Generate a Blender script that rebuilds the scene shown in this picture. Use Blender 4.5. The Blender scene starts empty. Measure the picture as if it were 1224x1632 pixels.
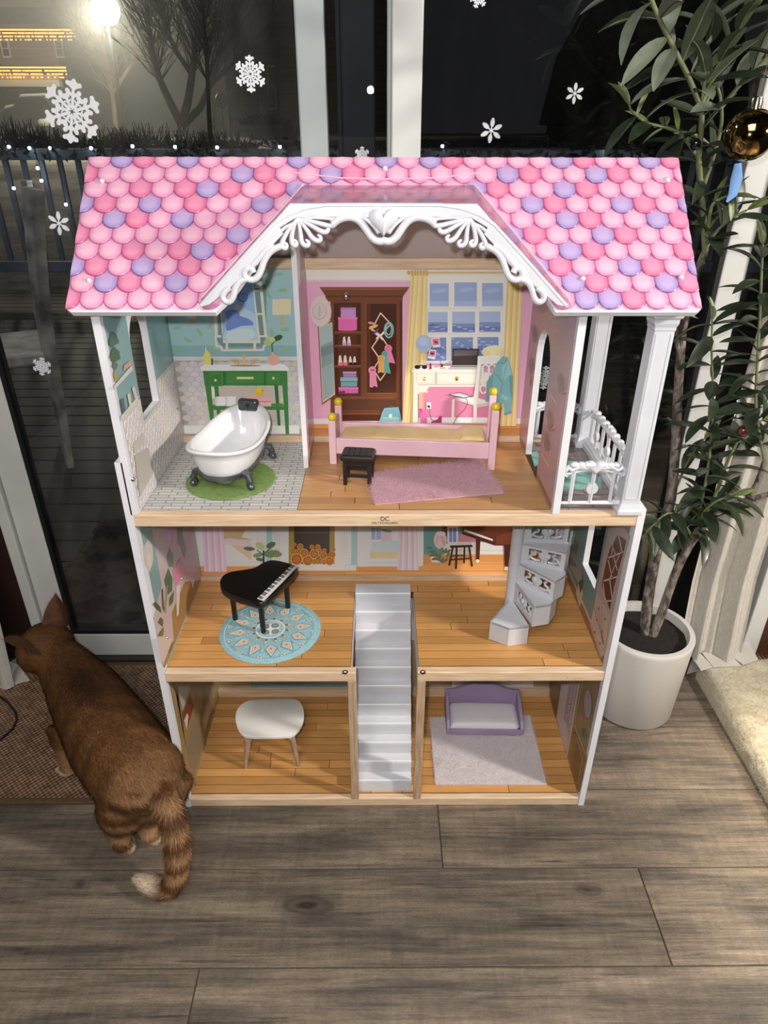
import bpy, bmesh, math, random
from math import sin, cos, pi, radians, sqrt, atan2
from mathutils import Vector as V, Matrix, noise as mnoise
random.seed(7)
SC = bpy.context.scene
COL = SC.collection
# ------------------------------------------------------------------ camera
FPX, PITCH, YAW, ROLL = 1097.7, .5073, .0064, .0018
CAM = V((-.0097, -1.0217, 1.3152))
fw = V((sin(YAW)*cos(PITCH), cos(YAW)*cos(PITCH), -sin(PITCH)))
rt = V((cos(YAW), -sin(YAW), 0)); up = rt.cross(fw)
rt, up = cos(ROLL)*rt+sin(ROLL)*up, -sin(ROLL)*rt+cos(ROLL)*up
cd = bpy.data.cameras.new('camera'); cam = bpy.data.objects.new('camera', cd); COL.objects.link(cam)
cd.sensor_fit = 'VERTICAL'; cd.sensor_height = 32; cd.lens = 32*FPX/1632; cd.clip_start = .02; cd.clip_end = 200
mw = Matrix((rt, up, -fw)).transposed().to_4x4(); mw.translation = CAM; cam.matrix_world = mw
SC.camera = cam
# ------------------------------------------------------------------ light and exposure
SC.view_settings.view_transform = 'Standard'; SC.view_settings.look = 'None'
SC.view_settings.exposure = 0.0; SC.view_settings.gamma = 1; SC.view_settings.use_curve_mapping = False
w = bpy.data.worlds.new('night_sky'); SC.world = w; w.use_nodes = True
w.node_tree.nodes['Background'].inputs[0].default_value = (.012, .012, .013, 1)
w.node_tree.nodes['Background'].inputs[1].default_value = 1.0
def light(name, typ, loc, energy, col=(1, 1, 1), size=.1, to=None, size_y=None, spot=None):
    l = bpy.data.lights.new(name, typ); o = bpy.data.objects.new(name, l); COL.objects.link(o)
    l.energy = energy; l.color = col; o.location = loc
    if typ == 'AREA':
        l.size = size
        if size_y: l.shape = 'RECTANGLE'; l.size_y = size_y
    else: l.shadow_soft_size = size
    if spot: l.spot_size = radians(spot); l.spot_blend = .6
    if to: o.rotation_euler = (V(to)-V(loc)).to_track_quat('-Z', 'Y').to_euler()
    return o
# the phone's flash beside the lens, a ceiling fixture of the room to the right, soft room light overhead
light('phone_flash', 'SPOT', CAM+V((-.035, 0, .045)), 31, (1, .985, .97), .011, (-.02, .12, .66), spot=110)
light('ceiling_fixture', 'AREA', (1.95, -.8, 1.7), 50, (1, .93, .85), .14, (.2, 0, .2))
light('room_light', 'AREA', (-.4, -2.0, 2.75), 46, (1, .95, .89), 1.4, (0, 0, .1))
light('recessed_downlight', 'SPOT', (1.35, -.75, 2.3), 330, (1, .90, .72), .05, (1.02, -.20, 0), spot=24)

# ------------------------------------------------------------------ helpers
def ray(px, py): return fw+rt*((px-612)/FPX)-up*((py-816)/FPX)
def U(px, py, ax, v):
    d = ray(px, py); i = 'xyz'.index(ax); return CAM+d*((v-CAM[i])/d[i])
def C(r, g, b):
    f = lambda c: (c/255)/12.92 if c/255 <= .04045 else ((c/255+.055)/1.055)**2.4
    return (f(r), f(g), f(b), 1)
ORG = {}
def mat(name, col, rough=.5, metal=0, col2=None, scale=20, stretch=(1, 1, 1), lo=.35, hi=.65, bump=0, bscale=None, bstretch=None,
        rand=0, vcol=False, emit=0, coat=0, spec=.5, detail=4, back=None, alpha=1, trans=0, dist=.001, shift=0, sheen=0, sss=0):
    m = bpy.data.materials.new(name); m.use_nodes = True; nt = m.node_tree; N = nt.nodes; L = nt.links
    b = N['Principled BSDF']
    b.inputs['Base Color'].default_value = col; b.inputs['Roughness'].default_value = rough
    b.inputs['Metallic'].default_value = metal; b.inputs['Coat Weight'].default_value = coat
    b.inputs['Coat Roughness'].default_value = .12
    b.inputs['Specular IOR Level'].default_value = spec; b.inputs['Alpha'].default_value = alpha
    b.inputs['Transmission Weight'].default_value = trans; b.inputs['Sheen Weight'].default_value = sheen
    if sss: b.inputs['Subsurface Weight'].default_value = sss; b.inputs['Subsurface Radius'].default_value = (.01, .01, .01)
    cs = None
    geo = N.new('ShaderNodeNewGeometry'); pos = geo.outputs['Position']
    oi = N.new('ShaderNodeObjectInfo')
    if shift:
        va = N.new('ShaderNodeVectorMath'); va.operation = 'MULTIPLY_ADD'
        L.new(oi.outputs['Random'], va.inputs[0]); va.inputs[1].default_value = (shift, shift*.7, shift*1.3); L.new(pos, va.inputs[2]); pos = va.outputs[0]
    def nz(sc, st, det):
        mp = N.new('ShaderNodeMapping'); mp.inputs['Scale'].default_value = st; L.new(pos, mp.inputs['Vector'])
        n = N.new('ShaderNodeTexNoise'); n.inputs['Scale'].default_value = sc; n.inputs['Detail'].default_value = det
        L.new(mp.outputs[0], n.inputs['Vector']); return n.outputs['Fac']
    if vcol:
        a = N.new('ShaderNodeVertexColor'); a.layer_name = 'Col'; cs = a.outputs['Color']
    if col2:
        r = N.new('ShaderNodeMapRange'); r.inputs['From Min'].default_value = lo; r.inputs['From Max'].default_value = hi
        L.new(nz(scale, stretch, detail), r.inputs['Value'])
        mx = N.new('ShaderNodeMix'); mx.data_type = 'RGBA'; L.new(r.outputs[0], mx.inputs['Factor'])
        mx.inputs['A'].default_value = col; mx.inputs['B'].default_value = col2
        if cs: mx.blend_type = 'MULTIPLY'; L.new(cs, mx.inputs['A'])
        cs = mx.outputs['Result']
    if back:
        mx = N.new('ShaderNodeMix'); mx.data_type = 'RGBA'; L.new(geo.outputs['Backfacing'], mx.inputs['Factor'])
        if cs: L.new(cs, mx.inputs['A'])
        else: mx.inputs['A'].default_value = col
        mx.inputs['B'].default_value = back; cs = mx.outputs['Result']
    if rand:
        mr = N.new('ShaderNodeMapRange'); mr.inputs['To Min'].default_value = 1-rand; mr.inputs['To Max'].default_value = 1+rand
        L.new(oi.outputs['Random'], mr.inputs['Value'])
        h = N.new('ShaderNodeHueSaturation'); L.new(mr.outputs[0], h.inputs['Value'])
        if cs: L.new(cs, h.inputs['Color'])
        else: h.inputs['Color'].default_value = col
        cs = h.outputs['Color']
    if cs: L.new(cs, b.inputs['Base Color'])
    if bump:
        bp = N.new('ShaderNodeBump'); bp.inputs['Strength'].default_value = bump; bp.inputs['Distance'].default_value = dist
        L.new(nz(bscale or scale, bstretch or stretch, 3), bp.inputs['Height']); L.new(bp.outputs[0], b.inputs['Normal'])
    if emit:
        b.inputs['Emission Strength'].default_value = emit
        if cs: L.new(cs, b.inputs['Emission Color'])
        else: b.inputs['Emission Color'].default_value = col
    return m

class MB:
    def __init__(s): s.v = []; s.f = []; s.m = []; s.c = []; s.has = False
    def face(s, idx, mi=0, col=None):
        s.f.append(idx); s.m.append(mi); s.c.append(col or (1, 1, 1, 1)); s.has |= col is not None
    def poly(s, pts, mi=0, col=None):
        k = len(s.v); s.v += [tuple(p) for p in pts]; s.face(list(range(k, k+len(pts))), mi, col)
    def box(s, x0, x1, y0, y1, z0, z1, mi=0, col=None, M=None):
        k = len(s.v)
        P = [V((x, y, z)) for z in (z0, z1) for y in (y0, y1) for x in (x0, x1)]
        if M: P = [M @ p for p in P]
        s.v += [tuple(p) for p in P]
        for q in ((0, 2, 3, 1), (4, 5, 7, 6), (0, 1, 5, 4), (2, 6, 7, 3), (0, 4, 6, 2), (1, 3, 7, 5)): s.face([k+i for i in q], mi, col)
    def rings(s, R, close0=True, close1=True, mi=0, col=None, cols=None):
        k = len(s.v); n = len(R[0])
        for r in R: s.v += [tuple(p) for p in r]
        for j in range(len(R)-1):
            for i in range(n):
                a = k+j*n+i; b = k+j*n+(i+1) % n
                s.face([a, b, b+n, a+n], mi, cols[j] if cols else col)
        if close0: s.face([k+i for i in range(n-1, -1, -1)], mi, cols[0] if cols else col)
        if close1: s.face([k+(len(R)-1)*n+i for i in range(n)], mi, cols[-1] if cols else col)
    def tube(s, pts, rad, seg=8, mi=0, col=None, upv=None, cap=True):
        pts = [V(p) for p in pts]; R = []
        if not isinstance(rad, (list, tuple)): rad = [rad]*len(pts)
        u0 = V(upv) if upv else None; prev = None
        for i, p in enumerate(pts):
            t = (pts[min(i+1, len(pts)-1)]-pts[max(i-1, 0)])
            if t.length < 1e-9: t = V((0, 0, 1))
            t.normalize()
            if prev is None:
                ref = u0 or (V((0, 0, 1)) if abs(t.z) < .9 else V((1, 0, 0)))
                sd = t.cross(ref).normalized()
            elif u0: sd = t.cross(u0); sd = sd.normalized() if sd.length > .05 else prev
            else: sd = (prev-t*prev.dot(t)).normalized()
            prev = sd; uu = sd.cross(t)
            ra = rad[i]; ra = ra if isinstance(ra, (tuple, list)) else (ra, ra)
            R.append([p+sd*ra[0]*cos(a)+uu*ra[1]*sin(a) for a in [2*pi*j/seg for j in range(seg)]])
        s.rings(R, cap, cap, mi, col)
    def lathe(s, prof, seg=24, c=(0, 0, 0), mi=0, col=None, c0=True, c1=True):
        s.rings([[(c[0]+r*cos(2*pi*j/seg), c[1]+r*sin(2*pi*j/seg), c[2]+z) for j in range(seg)] for r, z in prof], c0, c1, mi, col)
    def ball(s, c, r, seg=12, n=7, mi=0, col=None, sc=(1, 1, 1)):
        s.rings([[(c[0]+sc[0]*r*sin(pi*i/n)*cos(2*pi*j/seg), c[1]+sc[1]*r*sin(pi*i/n)*sin(2*pi*j/seg), c[2]-sc[2]*r*cos(pi*i/n)) for j in range(seg)]
                 for i in range(n+1) if 0 < i < n], True, True, mi, col)
    def prism(s, pts, off, mi=0, col=None):          # pts 3-D outline, off extrusion vector
        off = V(off); A = [V(p) for p in pts]; s.rings([A, [p+off for p in A]], True, True, mi, col)
    def build(s, name, mats, parent=None, smooth=False, bevel=0, local=False, ang=35, kind=None, label=None, bseg=2):
        me = bpy.data.meshes.new(name); me.from_pydata(s.v, [], s.f); me.validate(); 
        for m in (mats if isinstance(mats, (list, tuple)) else [mats]): me.materials.append(m)
        if len(me.polygons) == len(s.m): me.polygons.foreach_set('material_index', s.m)
        if s.has and len(me.polygons) == len(s.c):
            ca = me.color_attributes.new('Col', 'FLOAT_COLOR', 'CORNER'); buf = []
            for p, c in zip(me.polygons, s.c): buf += list(c)*p.loop_total
            ca.data.foreach_set('color', buf)
        bm = bmesh.new(); bm.from_mesh(me); bmesh.ops.recalc_face_normals(bm, faces=bm.faces); bm.to_mesh(me); bm.free()
        if smooth:
            me.polygons.foreach_set('use_smooth', [True]*len(me.polygons)); me.set_sharp_from_angle(angle=radians(ang))
        me.update()
        return place(me, name, parent, local, bevel, kind, label, bseg)
def place(me, name, parent=None, local=False, bevel=0, kind=None, label=None, bseg=2):
    o = bpy.data.objects.new(name, me); COL.objects.link(o)
    if parent:
        o.parent = parent
        if not local: o.location = -ORG.get(parent, V((0, 0, 0)))
    if bevel:
        b = o.modifiers.new('bevel', 'BEVEL'); b.width = bevel; b.segments = bseg; b.limit_method = 'ANGLE'; b.angle_limit = radians(40)
    if kind: o['kind'] = kind
    if label: o['label'] = label
    return o
def thing(name, label=None, cat=None, loc=(0, 0, 0), rz=0, group=None, kind=None):
    o = bpy.data.objects.new(name, None); COL.objects.link(o); o.location = loc; o.rotation_euler = (0, 0, rz); o.empty_display_size = .05
    ORG[o] = V(loc)
    if label: o['label'] = label
    if cat: o['category'] = cat
    if group: o['group'] = group
    if kind: o['kind'] = kind
    return o
def tag(o, label, cat, group=None):
    o['label'] = label; o['category'] = cat
    if group: o['group'] = group
    return o
def fur(o, count, length, rad, child=12, mi=1, seed=1, rough=.02, brown=.01, clump=0, tang=0, kink=0):
    m = o.modifiers.new('pile', 'PARTICLE_SYSTEM'); ps = m.particle_system.settings
    ps.type = 'HAIR'; ps.count = count; ps.hair_length = length; ps.hair_step = 3; ps.render_step = 3; ps.display_step = 2
    ps.child_type = 'INTERPOLATED' if child else 'NONE'; ps.rendered_child_count = child; ps.child_percent = 1
    ps.root_radius = 1; ps.tip_radius = .25; ps.radius_scale = rad; ps.material = mi
    ps.brownian_factor = brown; ps.roughness_2 = rough; ps.roughness_2_size = .3; ps.clump_factor = clump; ps.length_random = .4
    ps.tangent_factor = tang; ps.use_advanced_hair = True; m.particle_system.seed = seed
def ell(cx, cy, rx, ry=None, n=18, a0=0, a1=360):
    ry = ry or rx; return [(cx+rx*cos(radians(a0+(a1-a0)*i/n)), cy+ry*sin(radians(a0+(a1-a0)*i/n))) for i in range(n if a1-a0 >= 360 else n+1)]
def rc(x0, y0, x1, y1): return [(x0, y0), (x1, y0), (x1, y1), (x0, y1)]
def ln(pts, w):
    out = []
    for (a, b), (c, d) in zip(pts, pts[1:]):
        l = sqrt((c-a)**2+(d-b)**2) or 1; nx, ny = -(d-b)/l*w/2, (c-a)/l*w/2; ex, ey = (c-a)/l*w*.3, (d-b)/l*w*.3
        out.append([(a+nx-ex, b+ny-ey), (c+nx+ex, d+ny+ey), (c-nx+ex, d-ny+ey), (a-nx-ex, b-ny-ey)])
    return out
def CK(rgb, k): c = C(*rgb); return (*[min(.9, v*k) for v in c[:3]], 1)
def prt(name, parent, ax, val, sgn, items, org=(0, 0), s=1, mtl=None, base=0, ink=1.28):
    """flat print on a board: items (rgb, outline or list of outlines), laid one over the other on the board's plane"""
    mb = MB(); k = base; R = {}
    for rgb, pl in items:
        for q in (pl if isinstance(pl[0], list) else [pl]):
            k += 1; mb.poly([U(org[0]+x/s, org[1]+y/s, ax, val+sgn*(.0003+.00003*k)) for x, y in q], 0, CK(rgb, ink))
    return mb.build(name, mtl or PRINT, parent)

# ------------------------------------------------------------------ materials
PRINT = mat('printed_film', (1, 1, 1, 1), .3, vcol=True, coat=.15)
WHITE = mat('white_lacquer', C(226, 226, 230), .4, col2=C(214, 214, 220), scale=9)
WPLAS = mat('white_plastic', C(206, 207, 213), .32, col2=C(198, 199, 206), scale=14, sss=.05)
PINE = mat('pine_wood', C(226, 200, 170), .5, col2=C(206, 174, 140), scale=14, stretch=(1, 14, 14), rand=.06, bump=.15, bscale=60)
PINEV = mat('pine_wood_upright', C(196, 170, 140), .55, col2=C(166, 138, 110), scale=14, stretch=(14, 14, 1), rand=.06)
PLANK = mat('orange_plank_print', C(204, 152, 92), .38, col2=C(184, 132, 74), scale=16, stretch=(1, 12, 12), lo=.25, hi=.8, rand=.22, shift=3, coat=.1)
PLANKT = mat('tan_plank_print', C(192, 146, 96), .38, col2=C(170, 124, 78), scale=16, stretch=(1, 12, 12), lo=.25, hi=.8, rand=.16, shift=3, coat=.1)
GROOVE = mat('dark_joint', C(66, 40, 20), .7)
SHELL = mat('scale_print', (1, 1, 1, 1), .33, vcol=True, coat=.2)
CLEARP = mat('clear_pink_plastic', C(190, 136, 160), .08, trans=.0, alpha=.42, coat=.6)
METAL = mat('chrome', C(200, 200, 205), .18, metal=1)
DARKM = mat('dark_metal', C(40, 40, 44), .4, metal=.6)
BLACK = mat('black_lacquer', C(8, 8, 9), .35, col2=C(12, 12, 13), scale=30)
FRAME = mat('white_door_frame', C(206, 206, 202), .4, col2=C(196, 196, 193), scale=6)
FRAME2 = mat('grey_door_frame', C(168, 174, 174), .45, col2=C(158, 164, 165), scale=6)
GASK = mat('black_gasket', C(22, 22, 24), .5)
def glass(name, dust):
    m = bpy.data.materials.new(name); m.use_nodes = True; nt = m.node_tree; N = nt.nodes; L = nt.links
    N.remove(N['Principled BSDF']); o = N['Material Output']
    t = N.new('ShaderNodeBsdfTransparent'); t.inputs[0].default_value = (.84, .85, .86, 1)
    g = N.new('ShaderNodeBsdfGlossy'); g.inputs['Roughness'].default_value = .0; g.inputs[0].default_value = (1, 1, 1, 1)
    mx = N.new('ShaderNodeMixShader'); mx.inputs[0].default_value = .05
    L.new(t.outputs[0], mx.inputs[1]); L.new(g.outputs[0], mx.inputs[2])
    d = N.new('ShaderNodeBsdfDiffuse'); d.inputs[0].default_value = (.8, .8, .8, 1)     # the film of dust on the pane
    n = N.new('ShaderNodeTexNoise'); n.inputs['Scale'].default_value = 9; n.inputs['Detail'].default_value = 8
    r = N.new('ShaderNodeMapRange'); r.inputs['From Min'].default_value = .4; r.inputs['From Max'].default_value = .8; r.inputs['To Max'].default_value = dust
    L.new(n.outputs[0], r.inputs['Value'])
    m2 = N.new('ShaderNodeMixShader'); L.new(r.outputs[0], m2.inputs[0]); L.new(mx.outputs[0], m2.inputs[1]); L.new(d.outputs[0], m2.inputs[2])
    L.new(m2.outputs[0], o.inputs[0]); return m
GLASS = glass('window_glass', .004); GLASSL = glass('dusty_window_glass', .035)

# ================================================================== THE ROOM
DOORY = .49
def oak(knots):
    m = bpy.data.materials.new('grey_oak_plank'); m.use_nodes = True; nt = m.node_tree; N = nt.nodes; L = nt.links; b = N['Principled BSDF']
    b.inputs['Roughness'].default_value = .5
    geo = N.new('ShaderNodeNewGeometry'); oi = N.new('ShaderNodeObjectInfo')
    va = N.new('ShaderNodeVectorMath'); va.operation = 'MULTIPLY_ADD'; L.new(oi.outputs['Random'], va.inputs[0]); va.inputs[1].default_value = (7, 5, 9); L.new(geo.outputs['Position'], va.inputs[2])
    def nz(st, sc, det, ro=.55, ds=0):
        mp = N.new('ShaderNodeMapping'); mp.inputs['Scale'].default_value = st; L.new(va.outputs[0], mp.inputs[0])
        n = N.new('ShaderNodeTexNoise'); n.inputs['Scale'].default_value = sc; n.inputs['Detail'].default_value = det; n.inputs['Roughness'].default_value = ro; n.inputs['Distortion'].default_value = ds; L.new(mp.outputs[0], n.inputs['Vector']); return n.outputs[0]
    def rng(v, a, c, d, e):
        r = N.new('ShaderNodeMapRange'); r.inputs['From Min'].default_value = a; r.inputs['From Max'].default_value = c; r.inputs['To Min'].default_value = d; r.inputs['To Max'].default_value = e; L.new(v, r.inputs['Value']); return r.outputs[0]
    cr = N.new('ShaderNodeValToRGB'); e = cr.color_ramp.elements
    e[0].position = .3; e[0].color = C(74, 65, 56); e[1].position = .72; e[1].color = C(138, 124, 107); q = e.new(.5); q.color = C(110, 98, 85); q = e.new(.4); q.color = C(90, 82, 74)
    L.new(nz((1, 6, 1), 3.2, 8, .6, .4), cr.inputs[0]); src = cr.outputs[0]
    fine = nz((5, 150, 1), 1.0, 10, .7, .3); saw = nz((75, 9, 1), 1.0, 6, .6); crk = nz((4, 70, 1), 1.2, 5, .6, .8); gr = nz((60, 130, 1), 2.5, 4)
    def mulv(src, fac):
        h = N.new('ShaderNodeHueSaturation'); L.new(fac, h.inputs['Value']); L.new(src, h.inputs['Color']); return h.outputs[0]
    src = mulv(src, rng(fine, .32, .68, .6, 1.34)); src = mulv(src, rng(saw, .3, .7, .88, 1.12)); src = mulv(src, rng(crk, .6, .7, 1, .45)); src = mulv(src, rng(gr, .3, .7, .82, 1.16)); src = mulv(src, rng(oi.outputs['Random'], 0, 1, .86, 1.16))
    nw = N.new('ShaderNodeTexNoise'); nw.inputs['Scale'].default_value = 14; nw.inputs['Detail'].default_value = 5; L.new(geo.outputs['Position'], nw.inputs['Vector'])
    wv = N.new('ShaderNodeVectorMath'); wv.operation = 'MULTIPLY_ADD'; wv.inputs[1].default_value = (.06, .022, 0); L.new(nw.outputs['Color'], wv.inputs[0]); L.new(geo.outputs['Position'], wv.inputs[2])
    for (x, y, rx, ry, dk) in knots:
        s = N.new('ShaderNodeVectorMath'); s.operation = 'SUBTRACT'; L.new(wv.outputs[0], s.inputs[0]); s.inputs[1].default_value = (x+.03, y+.011, 0)
        q = N.new('ShaderNodeVectorMath'); q.operation = 'MULTIPLY'; L.new(s.outputs[0], q.inputs[0]); q.inputs[1].default_value = (1/rx, 1/ry, 0)
        l = N.new('ShaderNodeVectorMath'); l.operation = 'LENGTH'; L.new(q.outputs[0], l.inputs[0])
        k = N.new('ShaderNodeMath'); k.operation = 'MULTIPLY'; k.inputs[1].default_value = 17; L.new(l.outputs['Value'], k.inputs[0])
        si = N.new('ShaderNodeMath'); si.operation = 'SINE'; L.new(k.outputs[0], si.inputs[0])
        f1 = rng(l.outputs['Value'], .2, 1, dk, 0); f2 = rng(si.outputs[0], -1, 1, .68, 1)
        p = N.new('ShaderNodeMath'); p.operation = 'MULTIPLY'; p.use_clamp = True; L.new(f1, p.inputs[0]); L.new(f2, p.inputs[1])
        mx = N.new('ShaderNodeMix'); mx.data_type = 'RGBA'; L.new(p.outputs[0], mx.inputs['Factor']); L.new(src, mx.inputs['A']); mx.inputs['B'].default_value = C(44, 37, 32); src = mx.outputs['Result']
    L.new(src, b.inputs['Base Color'])
    ad = N.new('ShaderNodeMath'); ad.operation = 'ADD'; L.new(fine, ad.inputs[0]); L.new(saw, ad.inputs[1])
    bp = N.new('ShaderNodeBump'); bp.inputs['Strength'].default_value = .55; bp.inputs['Distance'].default_value = .0022; L.new(ad.outputs[0], bp.inputs['Height']); L.new(bp.outputs[0], b.inputs['Normal']); return m
def fl(px, py): p = U(px, py, 'z', 0); return p.x, p.y
OAK = oak([(*fl(492, 1443), .082, .034, 1.0), (*fl(125, 1409), .022, .016, .9), (*fl(938, 1420), .034, .02, .85), (*fl(635, 1515), .02, .03, .4), (*fl(840, 1345), .06, .02, .4), (*fl(980, 1600), .12, .03, .4)])
floor = thing('floor', kind='structure')
mb = MB(); mb.box(-1.7, 1.7, -2.6, .52, -.03, -.0025); mb.build('subfloor', mat('seam_filler', C(74, 64, 54), .8), floor)
rows = [(.041, .23, (-.1, 1.45)), (.23, .419, (-.2, 1.1)), (.419, .515, (-.9, .3)), (-.149, .041, (-1.3, .117, 1.3)), (-.338, -.149, (-.9, .515)), (-.527, -.338, (-.335, 1.0)), (-.72, -.527, (-1.1, .2, 1.4)),
        (-1.1, -.72, (0,)), (-1.6, -1.1, (.4,)), (-2.6, -1.6, (-.3,))]
for y0, y1, js in rows:
    xs = [-1.7]+[j for j in js]+[1.7]
    for a, b in zip(xs, xs[1:]):
        mb = MB(); mb.box(a+.0012, b-.0012, y0+.0012, y1-.0012, -.004, 0); mb.build('plank', OAK, floor, bevel=.0012)

# glazed door wall
def struct(mb, name, m, parent=None, **k): return mb.build(name, m, parent, **({} if parent else {'kind': 'structure'}), **k)
TOPZ = 1.95
d1 = thing('door_1', kind='structure')
def boxp(name, m, parent, x0, x1, y0, y1, z0, z1, bevel=.003, **k):
    mb = MB(); mb.box(x0, x1, y0, y1, z0, z1); return mb.build(name, m, parent, bevel=bevel, **k)
boxp('stile', FRAME, d1, -.935, -.868, DOORY, DOORY+.04, .0, TOPZ)
boxp('jamb', FRAME, d1, -.965, -.937, DOORY-.012, DOORY+.06, .0, TOPZ)
boxp('bottom_rail', FRAME, d1, -.868, -.167, DOORY, DOORY+.04, .012, .087)
boxp('gasket', GASK, d1, -.868, -.858, DOORY+.002, DOORY+.03, .087, TOPZ, 0)
boxp('gasket', GASK, d1, -.858, -.167, DOORY+.002, DOORY+.03, .087, .099, 0)
boxp('meeting_stile', FRAME2, d1, -.1673, -.1124, .53, .57, .012, TOPZ)
boxp('pane', GLASSL, d1, -.858, -.168, DOORY+.015, DOORY+.021, .099, TOPZ, 0)
d2 = thing('door_2', kind='structure')
boxp('stile', FRAME, d2, .0125, .070, DOORY, DOORY+.05, .012, TOPZ)
boxp('stile_edge', FRAME2, d2, .0045, .0125, DOORY+.006, DOORY+.05, .012, TOPZ)
boxp('stile', FRAME, d2, .712, .765, DOORY, DOORY+.05, .012, TOPZ)
boxp('bottom_rail', FRAME, d2, .070, .712, DOORY, DOORY+.05, .012, .087)
boxp('gasket', GASK, d2, .070, .712, DOORY+.002, DOORY+.03, .087, .099, 0)
boxp('gasket', GASK, d2, .702, .712, DOORY+.002, DOORY+.03, .099, TOPZ, 0)
boxp('pane', GLASS, d2, .070, .702, DOORY+.015, DOORY+.021, .099, TOPZ, 0)
w3 = thing('window_1', kind='structure')
pn = boxp('pane', GLASS, w3, -.112, .0045, -.003, .003, -1.36, .6, 0); pn.location = (0, DOORY+.055, 1.36); pn.rotation_euler = (.028, 0, 0)
w4 = thing('window_2', kind='structure')
boxp('frame', FRAME, w4, .765, 1.0, DOORY, DOORY+.05, .012, .087)
boxp('pane', GLASS, w4, .765, 1.0, DOORY+.015, DOORY+.021, .087, TOPZ, 0)
boxp('frame', FRAME, w4, 1.0, 1.045, DOORY-.02, DOORY+.05, .0, TOPZ)
BROWN = mat('brown_wall_paint', C(70, 42, 22), .6, col2=C(58, 34, 18), scale=4)
mb = MB(); mb.box(1.045, 1.75, DOORY-.01, DOORY+.1, 0, TOPZ); struct(mb, 'wall_right', BROWN)
mb = MB(); mb.box(-1.75, -.965, DOORY, DOORY+.1, 0, TOPZ); struct(mb, 'wall_left', mat('dark_red_brown_wall', C(44, 20, 14), .6, col2=C(36, 16, 11), scale=4))
mb = MB(); mb.box(-1, 1.045, .47, .60, -.06, .012); struct(mb, 'trim_1', mat('dark_sill', C(52, 47, 42), .5, col2=C(42, 38, 35), scale=12))
# ================================================================== THE DOLLHOUSE
D = .325; Z1, Z2, Z3 = .0235, .389, .742; T = .0235; XW = .43
H = thing('dollhouse', 'tall open wooden dollhouse with pink scalloped roof and white sides on wooden floor', 'dollhouse', (0, 0, 0))
def planks(panel, x0, x1, y0, y1, z, m, cuts, seed, hole=None):
    rnd = random.Random(seed); n = round((y1-y0)/.0226); dy = (y1-y0)/n
    for i in range(n):
        a = y0+i*dy; segs = [(x0, x1)]
        if hole and a < hole[2]-.004: segs = [(x0, hole[0]), (hole[1], x1)]
        for s0, s1 in segs:
            L = s1-s0; xs = [s0, s1]
            for q in range(max(1, round(L/.26))): xs.append(s0+L*rnd.uniform(.12, .88))
            xs = sorted(xs); xs = [x for j, x in enumerate(xs) if j == 0 or x-xs[j-1] > .03 or x == s1]
            for p, q in zip(xs, xs[1:]):
                mb = MB(); mb.box(p+.0006, q-.0006, a+.0007, a+dy-.0007, z-.0006, z); mb.build('floor_plank', m, panel)
SLX0, SLX1, SLY = -.068, .066, .268
# level 1 base
f1 = MB(); f1.box(-XW, XW, .012, D, .004, Z1-.0008); f1 = f1.build('bottom_floor', GROOVE, H)
planks(f1, -XW, XW, .015, D-.012, Z1, PLANK, 3, 11)
boxp('front_rail', PINE, H, -XW, XW, 0, .0145, 0, Z1, .002)
boxp('back_rail', PINE, H, -XW, XW, D-.012, D, Z1-.002, Z1+.022, .001)
# level 2: two boards either side of the stair slot, joined behind it
f2 = MB(); f2.box(-XW, SLX0, .02, D, Z2-.018, Z2-.0008); f2.box(SLX1, XW, .02, D, Z2-.018, Z2-.0008); f2.box(SLX0, SLX1, SLY, D, Z2-.018, Z2-.0008)
f2 = f2.build('middle_floor', GROOVE, H)
planks(f2, -XW, XW, .0185, D-.012, Z2, PLANK, 3, 5, (SLX0, SLX1, SLY))
for a, b in ((-XW, -.0575), (.0625, XW)): boxp('front_rail', PINE, H, a, b, 0, .018, Z2-T, Z2, .002)
boxp('back_rail', PINE, H, -XW, XW, D-.012, D, Z2-.002, Z2+.011, .001)
LINER = mat('grey_liner_board', C(196, 186, 184), .5)
for a, b in ((SLX0-.003, SLX0+.001), (SLX1-.001, SLX1+.003)): boxp('slot_liner', LINER, H, a, b, .006, SLY, Z2-.05, Z2-.004, 0)
# level 3: bathroom, bedroom and balcony floors
f3 = MB(); f3.box(-XW, XW, .014, D, Z3-.018, Z3-.0008); f3 = f3.build('top_floor', GROOVE, H)
DX = -.1526
planks(f3, DX, .2834, .0185, D-.012, Z3, PLANKT, 2, 9)
def brickmat(name, c1, c2, mc, bw, rh, ms):
    m = mat(name, c1, .35, coat=.1); nt = m.node_tree; N = nt.nodes; g = N.new('ShaderNodeNewGeometry'); b = N.new('ShaderNodeTexBrick')
    b.inputs['Color1'].default_value = c1; b.inputs['Color2'].default_value = c2; b.inputs['Mortar'].default_value = mc
    b.inputs['Scale'].default_value = 1; b.inputs['Brick Width'].default_value = bw; b.inputs['Row Height'].default_value = rh; b.inputs['Mortar Size'].default_value = ms
    b.offset = .37
    nt.links.new(g.outputs['Position'], b.inputs['Vector']); nt.links.new(b.outputs[0], N['Principled BSDF'].inputs['Base Color']); return m
mb = MB(); mb.box(-XW, DX-.0004, .0185, D-.012, Z3-.0008, Z3); mb.build('bathroom_tile_print', brickmat('bath_tile', C(206, 204, 198), C(188, 186, 184), C(126, 126, 128), .034, .0105, .0011), f3)
mb = MB(); mb.box(.2953, XW, .0185, D-.012, Z3-.0008, Z3); balf = mb.build('balcony_deck_print', brickmat('balcony_deck', C(150, 136, 136), C(128, 116, 118), C(92, 82, 84), .12, .024, .0012), f3)
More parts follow.
